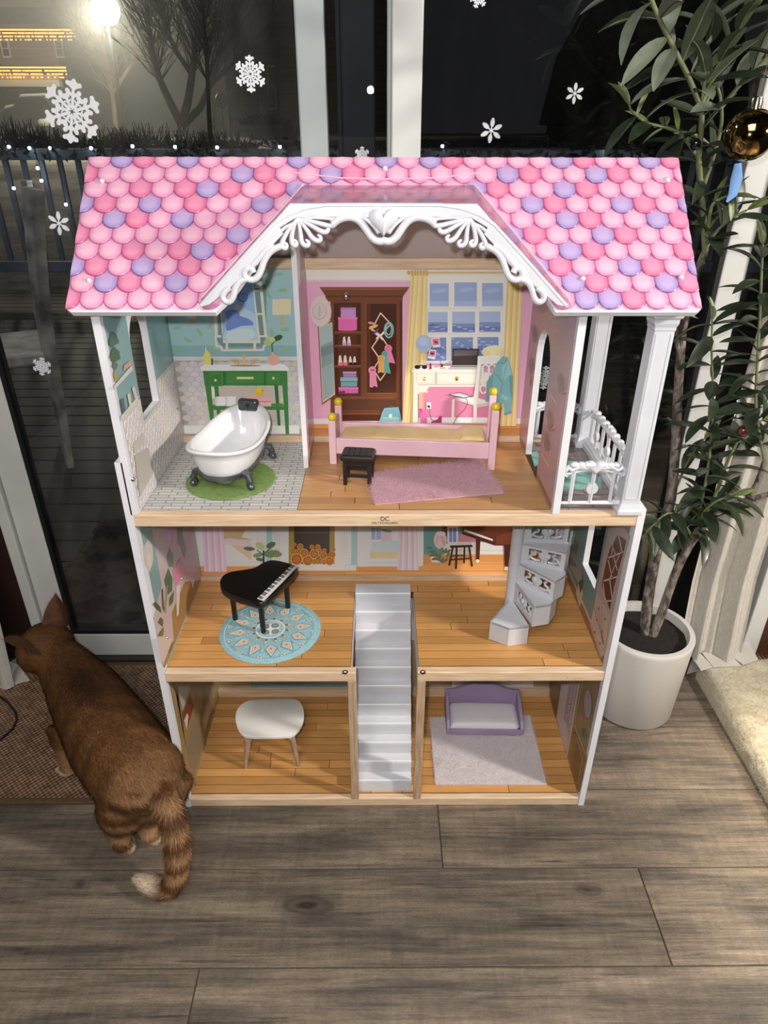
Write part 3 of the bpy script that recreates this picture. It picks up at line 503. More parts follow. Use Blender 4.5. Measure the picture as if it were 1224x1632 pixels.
# ---- back wall of the middle floor
za = dict(org=(300, 830), s=4.371); zc = dict(org=(560, 830), s=4.371)
BW = (226, 220, 212)
log = []
for (x, y, r) in ((755, 268, 42), (832, 276, 38), (725, 210, 22), (762, 212, 16), (808, 224, 30), (780, 180, 22), (878, 232, 35), (862, 182, 16), (903, 182, 18), (918, 206, 14), (942, 242, 28), (950, 204, 13), (985, 280, 32), (1002, 236, 25), (880, 284, 20), (918, 278, 20), (946, 288, 18), (1015, 200, 12), (740, 166, 14)):
    log += [((214, 160, 74), ell(x, y, r)), ((142, 84, 40), ell(x, y, r*.82)), ((176, 110, 56), ell(x, y, r*.6))]
prt('parlour_print_left', b2, *Y, [((228, 224, 216), rc(-10, -200, 1240, 420)), ((206, 148, 88), rc(-10, 318, 1240, 420)), ((172, 116, 62), rc(-10, 352, 1240, 356)), ((196, 138, 80), rc(-10, 356, 1240, 420)), ((226, 222, 216), rc(-10, 270, 640, 318)), ((200, 194, 186), rc(-10, 288, 640, 292)), ((200, 194, 186), rc(-10, 312, 640, 318)),
   ((206, 182, 150), rc(225, -200, 440, 150)), ((188, 162, 130), rc(250, 60, 440, 130)), ((232, 228, 222), [(240, 140), (440, 190), (470, 285), (240, 285)]), ((206, 182, 150), [(300, 170), (440, 160), (470, 280), (430, 270)]), ((228, 190, 196), [(250, 130), (280, 120), (440, 140), (440, 188), (250, 160)]), ((214, 222, 196), [(370, 115), (400, 60), (440, 60), (440, 130)]), ((236, 232, 228), rc(440, -200, 545, 285)), ((206, 200, 194), rc(478, -200, 486, 285)), (TEAL, rc(545, -200, 590, 300)),
   ((228, 224, 218), rc(585, -200, 660, 300)), ((196, 190, 182), rc(600, 60, 606, 300)), ((196, 190, 182), rc(616, 60, 622, 300)), ((196, 190, 182), rc(632, 60, 638, 300)), ((232, 228, 226), rc(658, -200, 708, 330)), ((150, 130, 70), rc(700, -200, 1030, 300)), ((66, 58, 50), rc(738, -200, 985, 300)), ((84, 74, 62), rc(745, -200, 975, 90)), ((234, 228, 226), rc(1020, -200, 1062, 330)),
   ((230, 226, 220), rc(1055, -200, 1135, 260)), ((196, 190, 182), rc(1070, 60, 1075, 245)), ((196, 190, 182), rc(1086, 60, 1091, 245)), ((196, 190, 182), rc(1102, 60, 1107, 245)), ((234, 230, 224), rc(1050, 255, 1146, 305)), ((204, 198, 192), rc(1050, 262, 1146, 266)), (TEAL, rc(1135, -200, 1178, 320)), ((228, 224, 216), rc(1178, -200, 1250, 320)), ((236, 230, 226), rc(640, 308, 1170, 345)), ((206, 198, 192), rc(640, 340, 1170, 348))]
   + log + CU(90, 225, -200, 355, 112, 268, 10, (234, 184, 206), (224, 166, 192), (242, 200, 216))
   + [((86, 102, 78), leafp(425, 195, 5, 80, 28)), ((172, 184, 128), leafp(500, 175, 30, 70, 50)), ((84, 104, 70), leafp(575, 170, -25, 70, 40)), ((112, 130, 84), leafp(585, 230, -10, 110, 50)), ((120, 138, 92), leafp(485, 240, -10, 70, 30)), ((92, 110, 76), leafp(500, 270, 10, 60, 24)), ((124, 138, 90), leafp(625, 238, -15, 60, 30)), ((50, 56, 44), ln([(525, 300), (525, 210)], 12)), ((60, 66, 50), ln([(525, 240), (480, 205)], 6)), ((60, 66, 50), ln([(525, 230), (570, 195)], 6))], **za, ink=1.45)
vine = [((96, 112, 84), leafp(545+((i*37) % 130), 190+((i*29) % 90), (i*47) % 180, 46, 18)) for i in range(16)]
prt('parlour_print_right', b2, *Y, [((214, 206, 196), rc(-40, -200, 510, 330)), (TEAL, rc(-40, -200, 42, 320)), ((206, 198, 186), rc(42, -200, 135, 320)), ((232, 228, 222), rc(85, -200, 135, 262)), ((206, 198, 180), rc(130, 60, 340, 262)), ((220, 220, 222), rc(130, -200, 340, 200)), ((150, 166, 206), rc(140, 50, 205, 130)), ((232, 230, 228), rc(166, 50, 174, 130)), ((228, 182, 196), [(205, 85), (280, 85), (280, 150), (210, 150)]), ((186, 200, 206), [(140, 150), (330, 140), (330, 210), (140, 215)]), ((120, 150, 130), leafp(245, 70, 10, 80, 20)), ((212, 190, 150), rc(130, 215, 340, 262)),
   ((228, 222, 214), rc(42, 265, 510, 320)), ((196, 188, 180), rc(42, 288, 510, 294)), ((226, 222, 218), rc(450, -200, 505, 300)), ((88, 140, 140), [(503, -200), (760, -200), (680, 240), (503, 270)]), ((226, 218, 208), [(470, 300), (540, 250), (700, 240), (700, 290), (540, 275), (480, 318)]),
   ((222, 214, 202), rc(640, 150, 1350, 240)), ((196, 188, 178), rc(640, 205, 1350, 210)), ((224, 218, 208), rc(665, -200, 745, 165)), ((108, 134, 190), rc(682, 50, 730, 148)), ((224, 218, 208), rc(703, 40, 709, 150)), ((88, 140, 140), rc(745, -200, 1350, 145)), ((196, 130, 150), rc(750, 95, 870, 145)), ((70, 36, 30), rc(640, 40, 668, 160)),
   ((196, 138, 80), rc(500, 235, 1350, 420)), ((206, 148, 88), [(-40, 318), (480, 318), (560, 285), (1350, 285), (1350, 420), (-40, 420)]), ((168, 112, 60), rc(-40, 348, 1350, 352)), ((180, 124, 68), rc(560, 300, 1350, 303)),
   ((214, 180, 184), ell(620, 135, 46, 62)), ((224, 196, 196), ell(622, 90, 34, 18)), ((196, 150, 156), leafp(640, 140, 70, 80, 20)), ((204, 166, 170), leafp(600, 130, 100, 70, 16)), ((120, 60, 50), rc(628, 40, 640, 70)), ((226, 218, 218), [(548, 250), (625, 250), (612, 290), (560, 290)])]
   + vine + CU(345, 455, -200, 345, 318, 468, 10, (234, 190, 202), (222, 172, 188), (242, 206, 212))
   + [((58, 32, 26), [(685, 172), (840, 168), (848, 182), (690, 190)])]+[((58, 32, 26), q) for q in ln([(706, 188), (682, 308)], 14)+ln([(733, 190), (728, 332)], 14)+ln([(788, 184), (785, 292)], 12)+ln([(820, 182), (840, 315)], 14)+ln([(690, 272), (835, 262)], 9)+ln([(700, 245), (780, 240)], 7)]
   + [((92, 48, 34), [(770, 38), (1160, 38), (1160, 175), (1000, 172), (770, 90)]), ((70, 34, 26), [(770, 78), (1000, 150), (1000, 172), (770, 92)]), ((108, 58, 42), [(1010, 110), (1160, 60), (1160, 160), (1010, 165)]), ((216, 208, 196), [(790, 58), (985, 128), (985, 142), (782, 72)]), ((76, 38, 28), [(868, 120), (900, 125), (892, 270), (868, 270)]), ((76, 38, 28), [(1062, 170), (1120, 170), (1098, 325), (1068, 325)]), ((232, 216, 180), ell(879, 280, 14, 12)), ((232, 216, 180), ell(1080, 332, 16, 14))], **zc, ink=1.45)
prt('kitchen_print', b1, *Y, [((150, 134, 110), rc(300, 1020, 900, 1110)), ((110, 130, 134), rc(400, 1080, 560, 1100)), ((206, 198, 196), rc(720, 1080, 850, 1100))])
# ---- prints on the side walls (unprojected on their own boards)
XL = ('x', -.42, 1)
LV = [(-.42, y, z) for y, z in ((0, 0),)]
def yz(pl): return pl
def wallprt(name, parent, x, sgn, items):       # outlines given on the board itself, in metres (depth, height)
    mb = MB()
    for k, (rgb, pl) in enumerate(items):
        for q in (pl if isinstance(pl[0], list) else [pl]): mb.poly([(x+sgn*(.0003+.00005*k), a, b) for a, b in q], 0, C(*rgb))
    return mb.build(name, PRINT, parent)
def frame_around(h, y0, y1, z0, z1):             # four quads round an opening
    a0 = min(a for a, b in h); a1 = max(a for a, b in h); b0 = min(b for a, b in h); b1 = max(b for a, b in h)
    return a0, a1, b0, b1
def around(rgb, y0, y1, z0, z1, a0, a1, b0, b1): return [(rgb, rc(y0, z0, a0, z1)), (rgb, rc(a1, z0, y1, z1)), (rgb, rc(a0, z0, a1, b0)), (rgb, rc(a0, b1, a1, z1))]
GT = (128, 162, 164)
wallprt('bathroom_side_print', pU, -.42, 1, around(GT, .011, D, .80, 1.09, .1045, .2, .8735, 1.05)+[((206, 200, 192), [(.011, Z3+.003), (D, Z3+.003), (D, .912), (.2005, .912), (.2005, .8735), (.104, .8705), (.104, .912), (.011, .912)])])
# joined relief of small tiles on the receding wall
mb = MB(); r_i = 0; z = Z3+.012
while z < .908:
    y = .02+(tw/2 if r_i % 2 else 0)
    while y < D-.008:
        if z > .862 and .090 < y < .215: y += tw; continue
        P6 = [(tw*.49*cos(radians(30+60*i))/cos(radians(30)), th*.66*sin(radians(30+60*i))) for i in range(6)]
        mb.rings([[(-.4192, y+a, z+b) for a, b in P6], [(-.4182, y+a*.85, z+b*.85) for a, b in P6]], False, True); y += tw
    z += th; r_i += 1
mb.build('side_wall_tiles', m_t, pU, kind='stuff')
zs = lambda px, py: (lambda p: (p.y, p.z))(U(px, py, 'x', -.42))
S3 = lambda x, y: zs(130+x/3.308, 490+y/3.308)
q3 = lambda pts: [S3(x, y) for x, y in pts]
wallprt('bathroom_shelf_print', pU, -.4178, 1, [((206, 204, 198), q3([(160, 415), (165, 435), (262, 330), (256, 305)])), ((206, 204, 198), q3([(198, 575), (200, 600), (292, 490), (290, 465)])), ((74, 100, 82), q3([(135, 190), (150, 125), (175, 140), (190, 185), (165, 200), (150, 210)])), ((72, 98, 70), q3([(140, 260), (160, 205), (190, 230), (196, 270), (165, 290), (150, 280)])), ((96, 112, 84), q3([(152, 310), (165, 285), (185, 300), (172, 330)])), ((176, 150, 90), q3([(160, 345), (172, 330), (182, 378), (168, 395)])), ((206, 150, 150), q3([(212, 335), (215, 305), (250, 280), (255, 300)])), ((70, 96, 100), q3([(195, 490), (212, 475), (222, 545), (208, 562)])), ((206, 204, 180), q3([(232, 460), (244, 450), (256, 510), (244, 520)])), ((216, 190, 190), q3([(256, 425), (268, 410), (286, 470), (272, 482)])), ((200, 194, 186), q3([(262, 720), (320, 660), (325, 710), (270, 770)])), ((186, 180, 170), q3([(270, 780), (340, 740), (375, 860), (300, 1000), (285, 900)]))])
for px, py in ((211.5, 764),): p = U(px, py, 'x', -.419); mb = MB(); mb.ball(p, .0042, 10, 6); mb.build('screw', METAL, H, True)
p = U(282, 651, 'x', -.4185); mb = MB(); mb.ball(p, .003, 8, 6); mb.build('screw', METAL, H, True)
# bedroom wall print, pale mauve with palm fronds
MV = (196, 160, 170)
ap = [(.192-.0555*cos(radians(a)), .95+.0555*sin(radians(a))) for a in range(0, 181, 15)]
fr = lambda y, z, a, n=7, l=.035: [((128, 132, 96), [(y, z), (y+l*cos(radians(a+t)), z+l*sin(radians(a+t))), (y+l*.9*cos(radians(a+t+6)), z+l*.9*sin(radians(a+t+6)))]) for t in range(-60, 61, 120//n)]
wallprt('bedroom_side_print', pB, .2834, -1, [(MV, [(.012, Z3+.003), (.1365, Z3+.003)]+[(.1365, .95)]+ap[1:-1]+[(.2475, .95), (.2475, Z3+.003), (D, Z3+.003), (D, 1.085), (.17, 1.235), (.012, 1.095)]), ((150, 104, 66), rc(.012, Z3+.003, .1365, .756)), ((150, 104, 66), rc(.2475, Z3+.003, D, .756)), ((214, 190, 190), rc(.06, .80, .115, .92)), ((196, 160, 166), rc(.064, .805, .111, .915))]+fr(.28, .96, 90)+fr(.275, .90, 80)+fr(.088, .86, 95)+fr(.09, .82, 85)+fr(.05, .94, 100)+[((222, 200, 130), ell(.275, .885, .008, .01))])
wallprt('divider_print', pD, DX+.0045, 1, [((216, 166, 186), rc(.192, Z3+.012, D, 1.08)), ((228, 214, 208), rc(.192, .757, D, .775)), ((186, 130, 80), rc(.192, Z3+.003, D, .757))])
# middle floor, left wall: leaves and balloons of colour
M3 = lambda pts: [(lambda p: (p.y, p.z))(U(200+x/6.8, 830+y/6.8, 'x', -XW)) for x, y in pts]
wallprt('parlour_side_print', pL, -XW, 1, [(GT, rc(.02, Z2+.002, D, Z3-T)), ((196, 178, 180), M3([(280, 60), (745, 60), (810, 575), (800, 640), (520, 1300), (400, 1560), (300, 1060), (390, 700)])), ((160, 122, 78), M3([(805, 640), (640, 660), (500, 1000), (520, 1290), (400, 1560), (420, 1600), (810, 650)])), ((206, 196, 190), M3([(190, 300), (240, 200), (290, 260), (300, 420), (260, 560), (210, 480)])), ((222, 208, 196), M3([(225, 380), (262, 350), (285, 470), (255, 540)])), ((190, 150, 90), M3([(278, 570), (295, 565), (290, 640)])), ((206, 170, 200), M3([(380, 70), (540, 70), (530, 330), (440, 260)])),
    ((112, 136, 118), M3([(560, 80), (620, 70), (600, 280), (560, 240)])), ((112, 136, 122), M3([(590, 230), (615, 140), (655, 300), (640, 410), (605, 330)])), ((98, 128, 108), M3([(440, 400), (475, 290), (515, 380), (515, 500), (465, 500)])), ((78, 112, 84), M3([(415, 650), (460, 510), (505, 620), (500, 760), (455, 800)])), ((222, 140, 172), M3([(510, 540), (590, 400), (625, 420), (625, 600), (540, 700), (520, 640)])), ((222, 160, 180), M3([(480, 280), (520, 120), (530, 300)])), ((198, 170, 176), M3([(640, 520), (700, 480), (790, 560), (780, 640), (660, 640)])), ((224, 214, 208), M3([(545, 710), (590, 690), (570, 1020), (550, 1040)])), ((224, 214, 208), M3([(700, 640), (745, 640), (725, 740)])),
    ((66, 86, 52), M3([(385, 740), (400, 740), (415, 980), (395, 950)])), ((84, 110, 70), M3([(470, 840), (520, 760), (510, 880), (470, 930)])), ((150, 146, 110), M3([(440, 700), (455, 700), (430, 1000), (415, 1000)])), ((66, 86, 52), M3([(290, 900), (320, 880), (370, 930), (385, 1000), (330, 960)])), ((74, 94, 52), M3([(345, 1100), (375, 1045), (405, 1080), (395, 1150)])), ((96, 110, 56), M3([(340, 1250), (405, 1150), (410, 1200), (395, 1250)])), ((80, 106, 66), M3([(450, 1430), (500, 1290), (505, 1350), (470, 1430)])), ((206, 190, 186), M3([(330, 1270), (470, 1260), (500, 1300), (400, 1560), (380, 1500)]))])
for (px, py, x) in ((266.5, 1016.5, -XW+.0012), (290, 922, -XW+.0012)):
    p = U(px, py, 'x', x); mb = MB(); mb.ball(p, .003, 8, 6); mb.build('screw', METAL, H, True)
# middle floor, right wall: flowers by the window, trellis cabinet in front
M4 = lambda pts: [(lambda p: (p.y, p.z))(U(880+x/6.044, 830+y/6.044, 'x', XW)) for x, y in pts]
TP, TPD = (186, 166, 160), (104, 56, 40)
tr = around((118, 152, 152), .02, D, Z2+.002, Z3-T, .132, .2285, .4905, .712)
tr += [((150, 106, 62), rc(.02, Z2+.002, D, Z2+.024)), ((206, 190, 182), rc(.02, Z2+.024, D, Z2+.032)), ((150, 90, 96), M4([(150, 340), (180, 340), (240, 430), (200, 470), (160, 420)])), ((104, 122, 88), M4([(160, 260), (200, 150), (260, 220), (230, 330)])), ((206, 196, 180), M4([(230, 690), (280, 560), (300, 700), (270, 840)])), ((96, 100, 62), M4([(260, 580), (300, 520), (300, 640), (270, 700)])), ((176, 160, 156), M4([(170, 420), (280, 470), (290, 560), (250, 600)]))]
tr += [(TP, M4([(550, 60), (700, 70), (760, 150), (690, 400), (520, 1250), (470, 1330), (370, 1010), (440, 640)])), ((196, 178, 172), M4([(380, 960), (430, 700), (560, 900), (500, 1300), (470, 1300)]))]
tr += [(TPD, M4([(560, 270), (640, 130), (720, 190), (690, 320), (660, 420), (600, 640), (560, 860), (480, 620), (520, 420)]))]
tr += [((206, 190, 184), [M4([(545, 350), (690, 290), (690, 306), (545, 366)]), M4([(500, 570), (630, 532), (630, 548), (495, 590)]), M4([(500, 770), (590, 760), (590, 776), (500, 786)]), M4([(640, 130), (650, 130), (680, 290), (670, 290)]), M4([(560, 180), (570, 180), (620, 330), (612, 332)]), M4([(590, 340), (600, 340), (640, 480), (630, 480)]), M4([(540, 380), (548, 376), (590, 560), (580, 560)]), M4([(600, 130), (608, 130), (580, 330), (572, 330)]), M4([(660, 300), (668, 300), (560, 560), (552, 560)]), M4([(555, 570), (565, 570), (590, 760), (580, 760)]), M4([(490, 600), (500, 600), (520, 780), (510, 780)])])]
tr += [((158, 138, 132), [M4([(395+i*28, 800+i*10), (400+i*28, 800+i*10), (500, 1180+i*10-10), (495, 1185)]) for i in range(4)])]+[((150, 112, 88), M4(ell(x, y, 10, 14, 8))) for x, y in ((455, 845), (435, 955), (415, 1075), (515, 945), (485, 1065), (465, 1180))]
wallprt('parlour_side_print', pR, XW, -1, tr)
# bottom floor side walls
K1 = lambda pts: [(lambda p: (p.y, p.z))(U(240+x/8.158, 1080+y/8.158, 'x', -XW)) for x, y in pts]
OL = (150, 126, 82)
wallprt('kitchen_side_print', pL, -XW, 1, [(OL, rc(.012, Z1+.002, D, Z2-T)), ((150, 140, 128), K1([(335, 100), (520, 100), (500, 250), (400, 450), (360, 300)])), ((128, 118, 98), K1([(520, 100), (780, 100), (820, 400), (560, 1280), (520, 1290), (450, 880), (600, 400)])), ((104, 92, 72), K1([(680, 110), (820, 400), (700, 800), (640, 600)])), ((116, 56, 26), K1([(410, 480), (510, 190), (560, 370), (480, 650), (420, 580)])), ((156, 120, 80), ln(K1([(560, 300), (600, 380), (450, 880), (510, 1290)]), .006)), ((206, 196, 186), K1([(430, 560), (470, 460), (490, 500), (470, 680)])), ((176, 168, 156), K1([(340, 110), (510, 110), (410, 430)])), (OL, K1([(335, 100), (300, 60), (360, 300), (450, 900), (520, 1300), (480, 1500), (440, 1480)])), ((104, 88, 62), ln(K1([(335, 110), (410, 450), (420, 640), (450, 880)]), .004))])
K2 = lambda pts: [(lambda p: (p.y, p.z))(U(860+x/7.775, 1080+y/7.775, 'x', XW)) for x, y in pts]
wallprt('kitchen_side_print', pR, XW, -1, [((150, 122, 76), rc(.012, Z1+.002, D, Z2-T)), ((104, 78, 64), K2([(110, 90), (270, 90), (195, 520), (180, 450)])), ((186, 176, 192), K2([(270, 85), (470, 85), (330, 940), (210, 520)])), ((214, 206, 218), K2([(270, 90), (360, 90), (310, 490), (355, 680), (330, 940), (210, 520)])), ((168, 156, 168), K2([(360, 110), (460, 90), (360, 640), (300, 500)])), ((206, 196, 200), [K2([(400, 120), (412, 120), (370, 400), (358, 400)]), K2([(440, 110), (450, 110), (380, 560), (370, 560)]), K2([(350, 350), (430, 260), (430, 276), (350, 366)]), K2([(330, 480), (400, 400), (400, 416), (330, 496)])]), ((216, 202, 196), K2([(480, 80), (500, 80), (345, 1000), (320, 1010)])), ((176, 156, 120), K2([(520, 80), (535, 80), (440, 560), (425, 560)])), ((128, 110, 90), K2(ell(602, 330, 58, 192, 20))), ((170, 158, 162), K2(ell(600, 325, 45, 175, 20))), ((180, 110, 110), K2(ell(520, 490, 26, 50, 12))), ((112, 120, 86), K2(ell(540, 700, 50, 80, 14))), ((84, 92, 60), K2(ell(550, 680, 20, 60, 10))),
   ((176, 154, 120), K2([(440, 560), (590, 960), (590, 1010), (430, 600)])), ((132, 108, 74), K2([(430, 610), (590, 1010), (500, 1420), (470, 1400), (380, 1100)])), ((112, 88, 58), K2([(470, 760), (530, 1000), (475, 1290), (410, 1080)])), ((176, 154, 120), ln(K2([(465, 740), (535, 1000), (475, 1310)]), .004)), ((40, 30, 26), K2(ell(440, 685, 9, 14, 8)))])
p = U(961, 1079, 'y', -.0005)
for px, py, z in ((905, 1080, None),):
    q = U(px, py, 'y', -.0006); mb = MB(); mb.lathe([(.0012, 0), (.0008, .0006)], 8, q); mb.build('screw', METAL, H)
# ---- roof
RK = .974; EY, EZ = -.03, 1.088; sl = sqrt(1+RK*RK)
def RP(x, s, h=0):      # s along the slope from the eave, h above the sheet
    return V((x, EY+s/sl-h*RK/sl, EZ+s*RK/sl+h/sl))
def roofpt(px, py):
    d = ray(px, py); t = (EZ+RK*(CAM.y-EY)-CAM.z)/(d.z-RK*d.y); p = CAM+d*t; return p.x, (p.y-EY)*sl
RX0, RX1, RS = -.4548, .4485, .27
rx0, rx1 = -.2434, .2397
cut = [roofpt(*q) for q in ((343, 500), (372, 470), (485, 310), (755, 310), (868, 470), (886, 500))]
def inroof(x, s):
    if not (RX0 <= x <= RX1): return False
    return True
RB = mat('pink_roof_board', C(236, 190, 214), .35, coat=.2)
bm = bmesh.new()
ol = [(RX0+.008, 0), (cut[0][0], 0)]+cut[1:5]+[(cut[5][0], 0), (RX1-.008, 0), (RX1, .006), (RX1, RS), (RX0, RS), (RX0, .006)]
mb = MB(); A = [RP(x, s) for x, s in ol]; Bv = [RP(x, s, -.009) for x, s in ol]
mb.rings([Bv, A], True, True); roof = mb.build('roof_front', WHITE, H)
film = MB(); film.poly([RP(x, s, .0004) for x, s in [(RX0+.009, .0035), (cut[0][0]-.003, .0035)]+cut[1:5]+[(cut[5][0]+.003, .0035), (RX1-.009, .0035), (RX1-.001, .007), (RX1-.001, RS), (RX0+.001, RS), (RX0+.001, .007)]])
film.build('roof_film', RB, roof)
mb = MB(); A = [V((x, y, z)) for x, y, z in ((RX0, .1625, 1.2745), (RX1, .1625, 1.2745), (RX1, .345, 1.098), (RX0, .345, 1.098))]
mb.prism(A, (0, -.006, -.0065)); mb.build('roof_back', mat('roof_underside_white', C(206, 196, 196), .5), H)
# scales
def dist_in_cut(x, s):
    # inside the dormer opening
    L = cut
    inside = False
    P = [(L[0][0], -.02)]+L[1:5]+[(L[5][0], -.02)]
    for i in range(len(P)):
        (x1, y1), (x2, y2) = P[i], P[(i+1) % len(P)]
        if (y1 > s) != (y2 > s) and x < (x2-x1)*(s-y1)/(y2-y1)+x1: inside = not inside
    return inside
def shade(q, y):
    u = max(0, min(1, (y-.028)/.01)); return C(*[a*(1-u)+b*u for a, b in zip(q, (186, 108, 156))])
def scale_mesh(nm, rim, mid, light_):
    bm = bmesh.new(); n = 12; r = .0176; L = .047
    out = [(r*sin(radians(-100+200*i/n)), -r*cos(radians(-100+200*i/n))*1.02+r) for i in range(n+1)]   # tip at s=0
    out = [(-r*.98, L)]+out+[(r*.98, L)]
    out = [(x, s) for x, s in out]
    cols = bm.loops.layers.float_color.new('Col')
    rings = []
    for k, (f, h) in enumerate(((1, 0), (1, .0007), (.86, .0011), (.45, .0014))):
        rings.append([bm.verts.new((x*f, (s-.017)*f+.017, h*(1 if s < .02 else .3))) for x, s in out])
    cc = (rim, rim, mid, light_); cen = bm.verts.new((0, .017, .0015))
    N_ = len(out)
    for k in range(3):
        for i in range(N_):
            f = bm.faces.new((rings[k][i], rings[k][(i+1) % N_], rings[k+1][(i+1) % N_], rings[k+1][i]))
            for lp in f.loops:
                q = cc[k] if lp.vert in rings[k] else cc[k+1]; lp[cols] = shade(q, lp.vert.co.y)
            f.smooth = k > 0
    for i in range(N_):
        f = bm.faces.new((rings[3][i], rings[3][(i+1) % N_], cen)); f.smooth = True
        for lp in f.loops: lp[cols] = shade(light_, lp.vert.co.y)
    bmesh.ops.recalc_face_normals(bm, faces=bm.faces)
    me = bpy.data.meshes.new(nm); bm.to_mesh(me); bm.free(); me.materials.append(SHELL); return me
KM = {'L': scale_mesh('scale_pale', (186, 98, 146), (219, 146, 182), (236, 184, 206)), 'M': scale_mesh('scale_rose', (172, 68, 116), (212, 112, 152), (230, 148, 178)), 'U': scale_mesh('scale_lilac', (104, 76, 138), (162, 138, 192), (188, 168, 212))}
c3 = lambda x, y: (90+x/2.985, 240+y/2.985)
c5 = lambda x, y: (780+x/2.757, 250+y/2.757)
lil = [c3(*q) for q in ((312, 60), (630, 60), (1165, 60), (887, 130), (728, 200), (1165, 195), (130, 270), (453, 275), (997, 275), (277, 350), (605, 350), (868, 425), (705, 500), (85, 575), (423, 580), (238, 660), (580, 660), (690, 750))]
lil += [c5(*q) for q in ((340, 30), (720, 30), (90, 90), (485, 90), (347, 155), (207, 220), (603, 220), (860, 190), (360, 285), (760, 285), (115, 355), (515, 355), (375, 425), (240, 495), (637, 495), (905, 470), (390, 570), (803, 570), (550, 645), (395, 655))]
lil += [(530, 275), (620, 258), (762, 297), (700, 262)]
ros_ = [c3(*q) for q in ((420, 60), (148, 125), (995, 125), (405, 200), (622, 200), (838, 200), (1050, 200), (238, 275), (670, 275), (388, 350), (100, 430), (372, 505), (593, 505), (818, 505), (200, 585), (648, 580), (352, 660), (58, 740))]
ros_ += [c5(*q) for q in ((437, 30), (835, 30), (190, 90), (580, 90), (55, 155), (445, 155), (840, 140), (305, 220), (705, 220), (457, 285), (860, 260), (210, 355), (612, 355), (475, 425), (880, 410), (330, 500), (742, 500), (490, 570), (900, 550), (655, 645))]
ros_ += [(566, 282), (720, 265), (798, 300)]
XC0 = (cut[2][0]+cut[3][0])/2; sp = .03355; rs = .0272; x_first = -.4548+.0035
for k in range(10):
    s0 = .0035+k*rs; x = RX0-.004+(sp*.5 if k % 2 else 0)+.006
    while x < RX1+.017:
        p = RP(x, s0+.014); v = p-CAM; pz = v.dot(fw); q = (612+FPX*v.dot(rt)/pz, 816-FPX*v.dot(up)/pz)
        dd = lambda Lp: min(abs(a-q[0])+abs(b-q[1])*1.5 for a, b in Lp)
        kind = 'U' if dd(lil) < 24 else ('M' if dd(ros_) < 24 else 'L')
        if RX0-.016 < x < RX1+.016 and not (dist_in_cut(x, s0+.012) and dist_in_cut(x-.012, s0+.016) and dist_in_cut(x+.012, s0+.016)):
            planes = []
            if x < RX0+.019: planes.append(((RX0+.0008, 0), (-1, 0)))
            if x > RX1-.019: planes.append(((RX1-.0008, 0), (1, 0)))
            if s0+.05 > RS: planes.append(((0, RS-.0005), (0, 1)))
            if any(dist_in_cut(x+a, s0+b) for a in (-.018, -.009, 0, .009, .018) for b in (0, .008, .016, .03, .045)):
                for i in (1, 2, 3):
                    a, b = V(cut[i]), V(cut[i+1]); e = (b-a).normalized(); nrm = V((e.y, -e.x))       # points into the opening
                    if nrm.dot(V((XC0-a.x, -.1-a.y))) < 0: nrm = -nrm
                    m_ = V((x, s0+.016)); t = (m_-a).dot(e)
                    if -.012 < t < (b-a).length+.012 and (i != 2 or a.x-.006 < x < b.x+.006): planes.append(((a.x, a.y), (nrm.x, nrm.y)))
            me = KM[kind]
            if planes:
                b2 = bmesh.new(); b2.from_mesh(me)
                for (a, s_), (nx_, ns_) in planes: bmesh.ops.bisect_plane(b2, geom=b2.verts[:]+b2.edges[:]+b2.faces[:], plane_co=(a-x, s_-s0, 0), plane_no=(nx_, ns_, 0), clear_outer=True)
                if len(b2.faces) < 3 or sum(f.calc_area() for f in b2.faces) < 6e-5: b2.free(); x += sp; continue
                me = bpy.data.meshes.new(me.name); b2.to_mesh(me); b2.free(); me.materials.append(SHELL)
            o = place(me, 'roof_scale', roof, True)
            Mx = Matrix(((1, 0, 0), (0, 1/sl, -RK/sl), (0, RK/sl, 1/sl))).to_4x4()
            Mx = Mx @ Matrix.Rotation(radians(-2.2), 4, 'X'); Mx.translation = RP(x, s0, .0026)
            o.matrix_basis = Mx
        x += sp
for px, py in ((163.5, 291.5), (143, 449), (613.5, 271), (1062, 289), (928, 446), (1084, 444)):
    x, s = roofpt(px, py); mb = MB(); mb.ball(RP(x, s, .003), .0042, 10, 6); mb.build('screw_cap', WPLAS, H, True)
# ---- dormer hood and its lace trim
FY = -.035
FRO = [U(px, py, 'y', FY) for px, py in ((318, 488), (463, 324), (760, 324), (912, 490))]
BAK = [RP(*roofpt(*q), .0032) for q in ((322, 480), (485, 299), (755, 299), (906, 482))]
dm = MB()
for i in range(3): dm.prism([FRO[i], FRO[i+1], BAK[i+1], BAK[i]], (0, 0, .0012))
hood = dm.build('dormer_hood', CLEARP, H)
fl_ = MB()
FL = [RP(*roofpt(*q), .0045) for q in ((470, 279), (540, 287), (612, 289), (700, 287), (768, 278))]
fl_.tube(FL, .0013, 6)
for i, j in ((0, 1), (2, 3)): fl_.tube([BAK[i]+V((0, -.001, .003)), BAK[j]+V((0, -.001, .003))], .0016, 6)
fl_.build('hood_flange', mat('bright_clear_plastic', C(250, 214, 234), .1, alpha=.5, coat=.6), H, True)
XC = (FRO[1].x+FRO[2].x)/2
tm = MB()
def TP_(px, py, y=FY-.003): return U(px, py, 'y', y)
def mir(p): return V((2*XC-p.x, p.y, p.z))
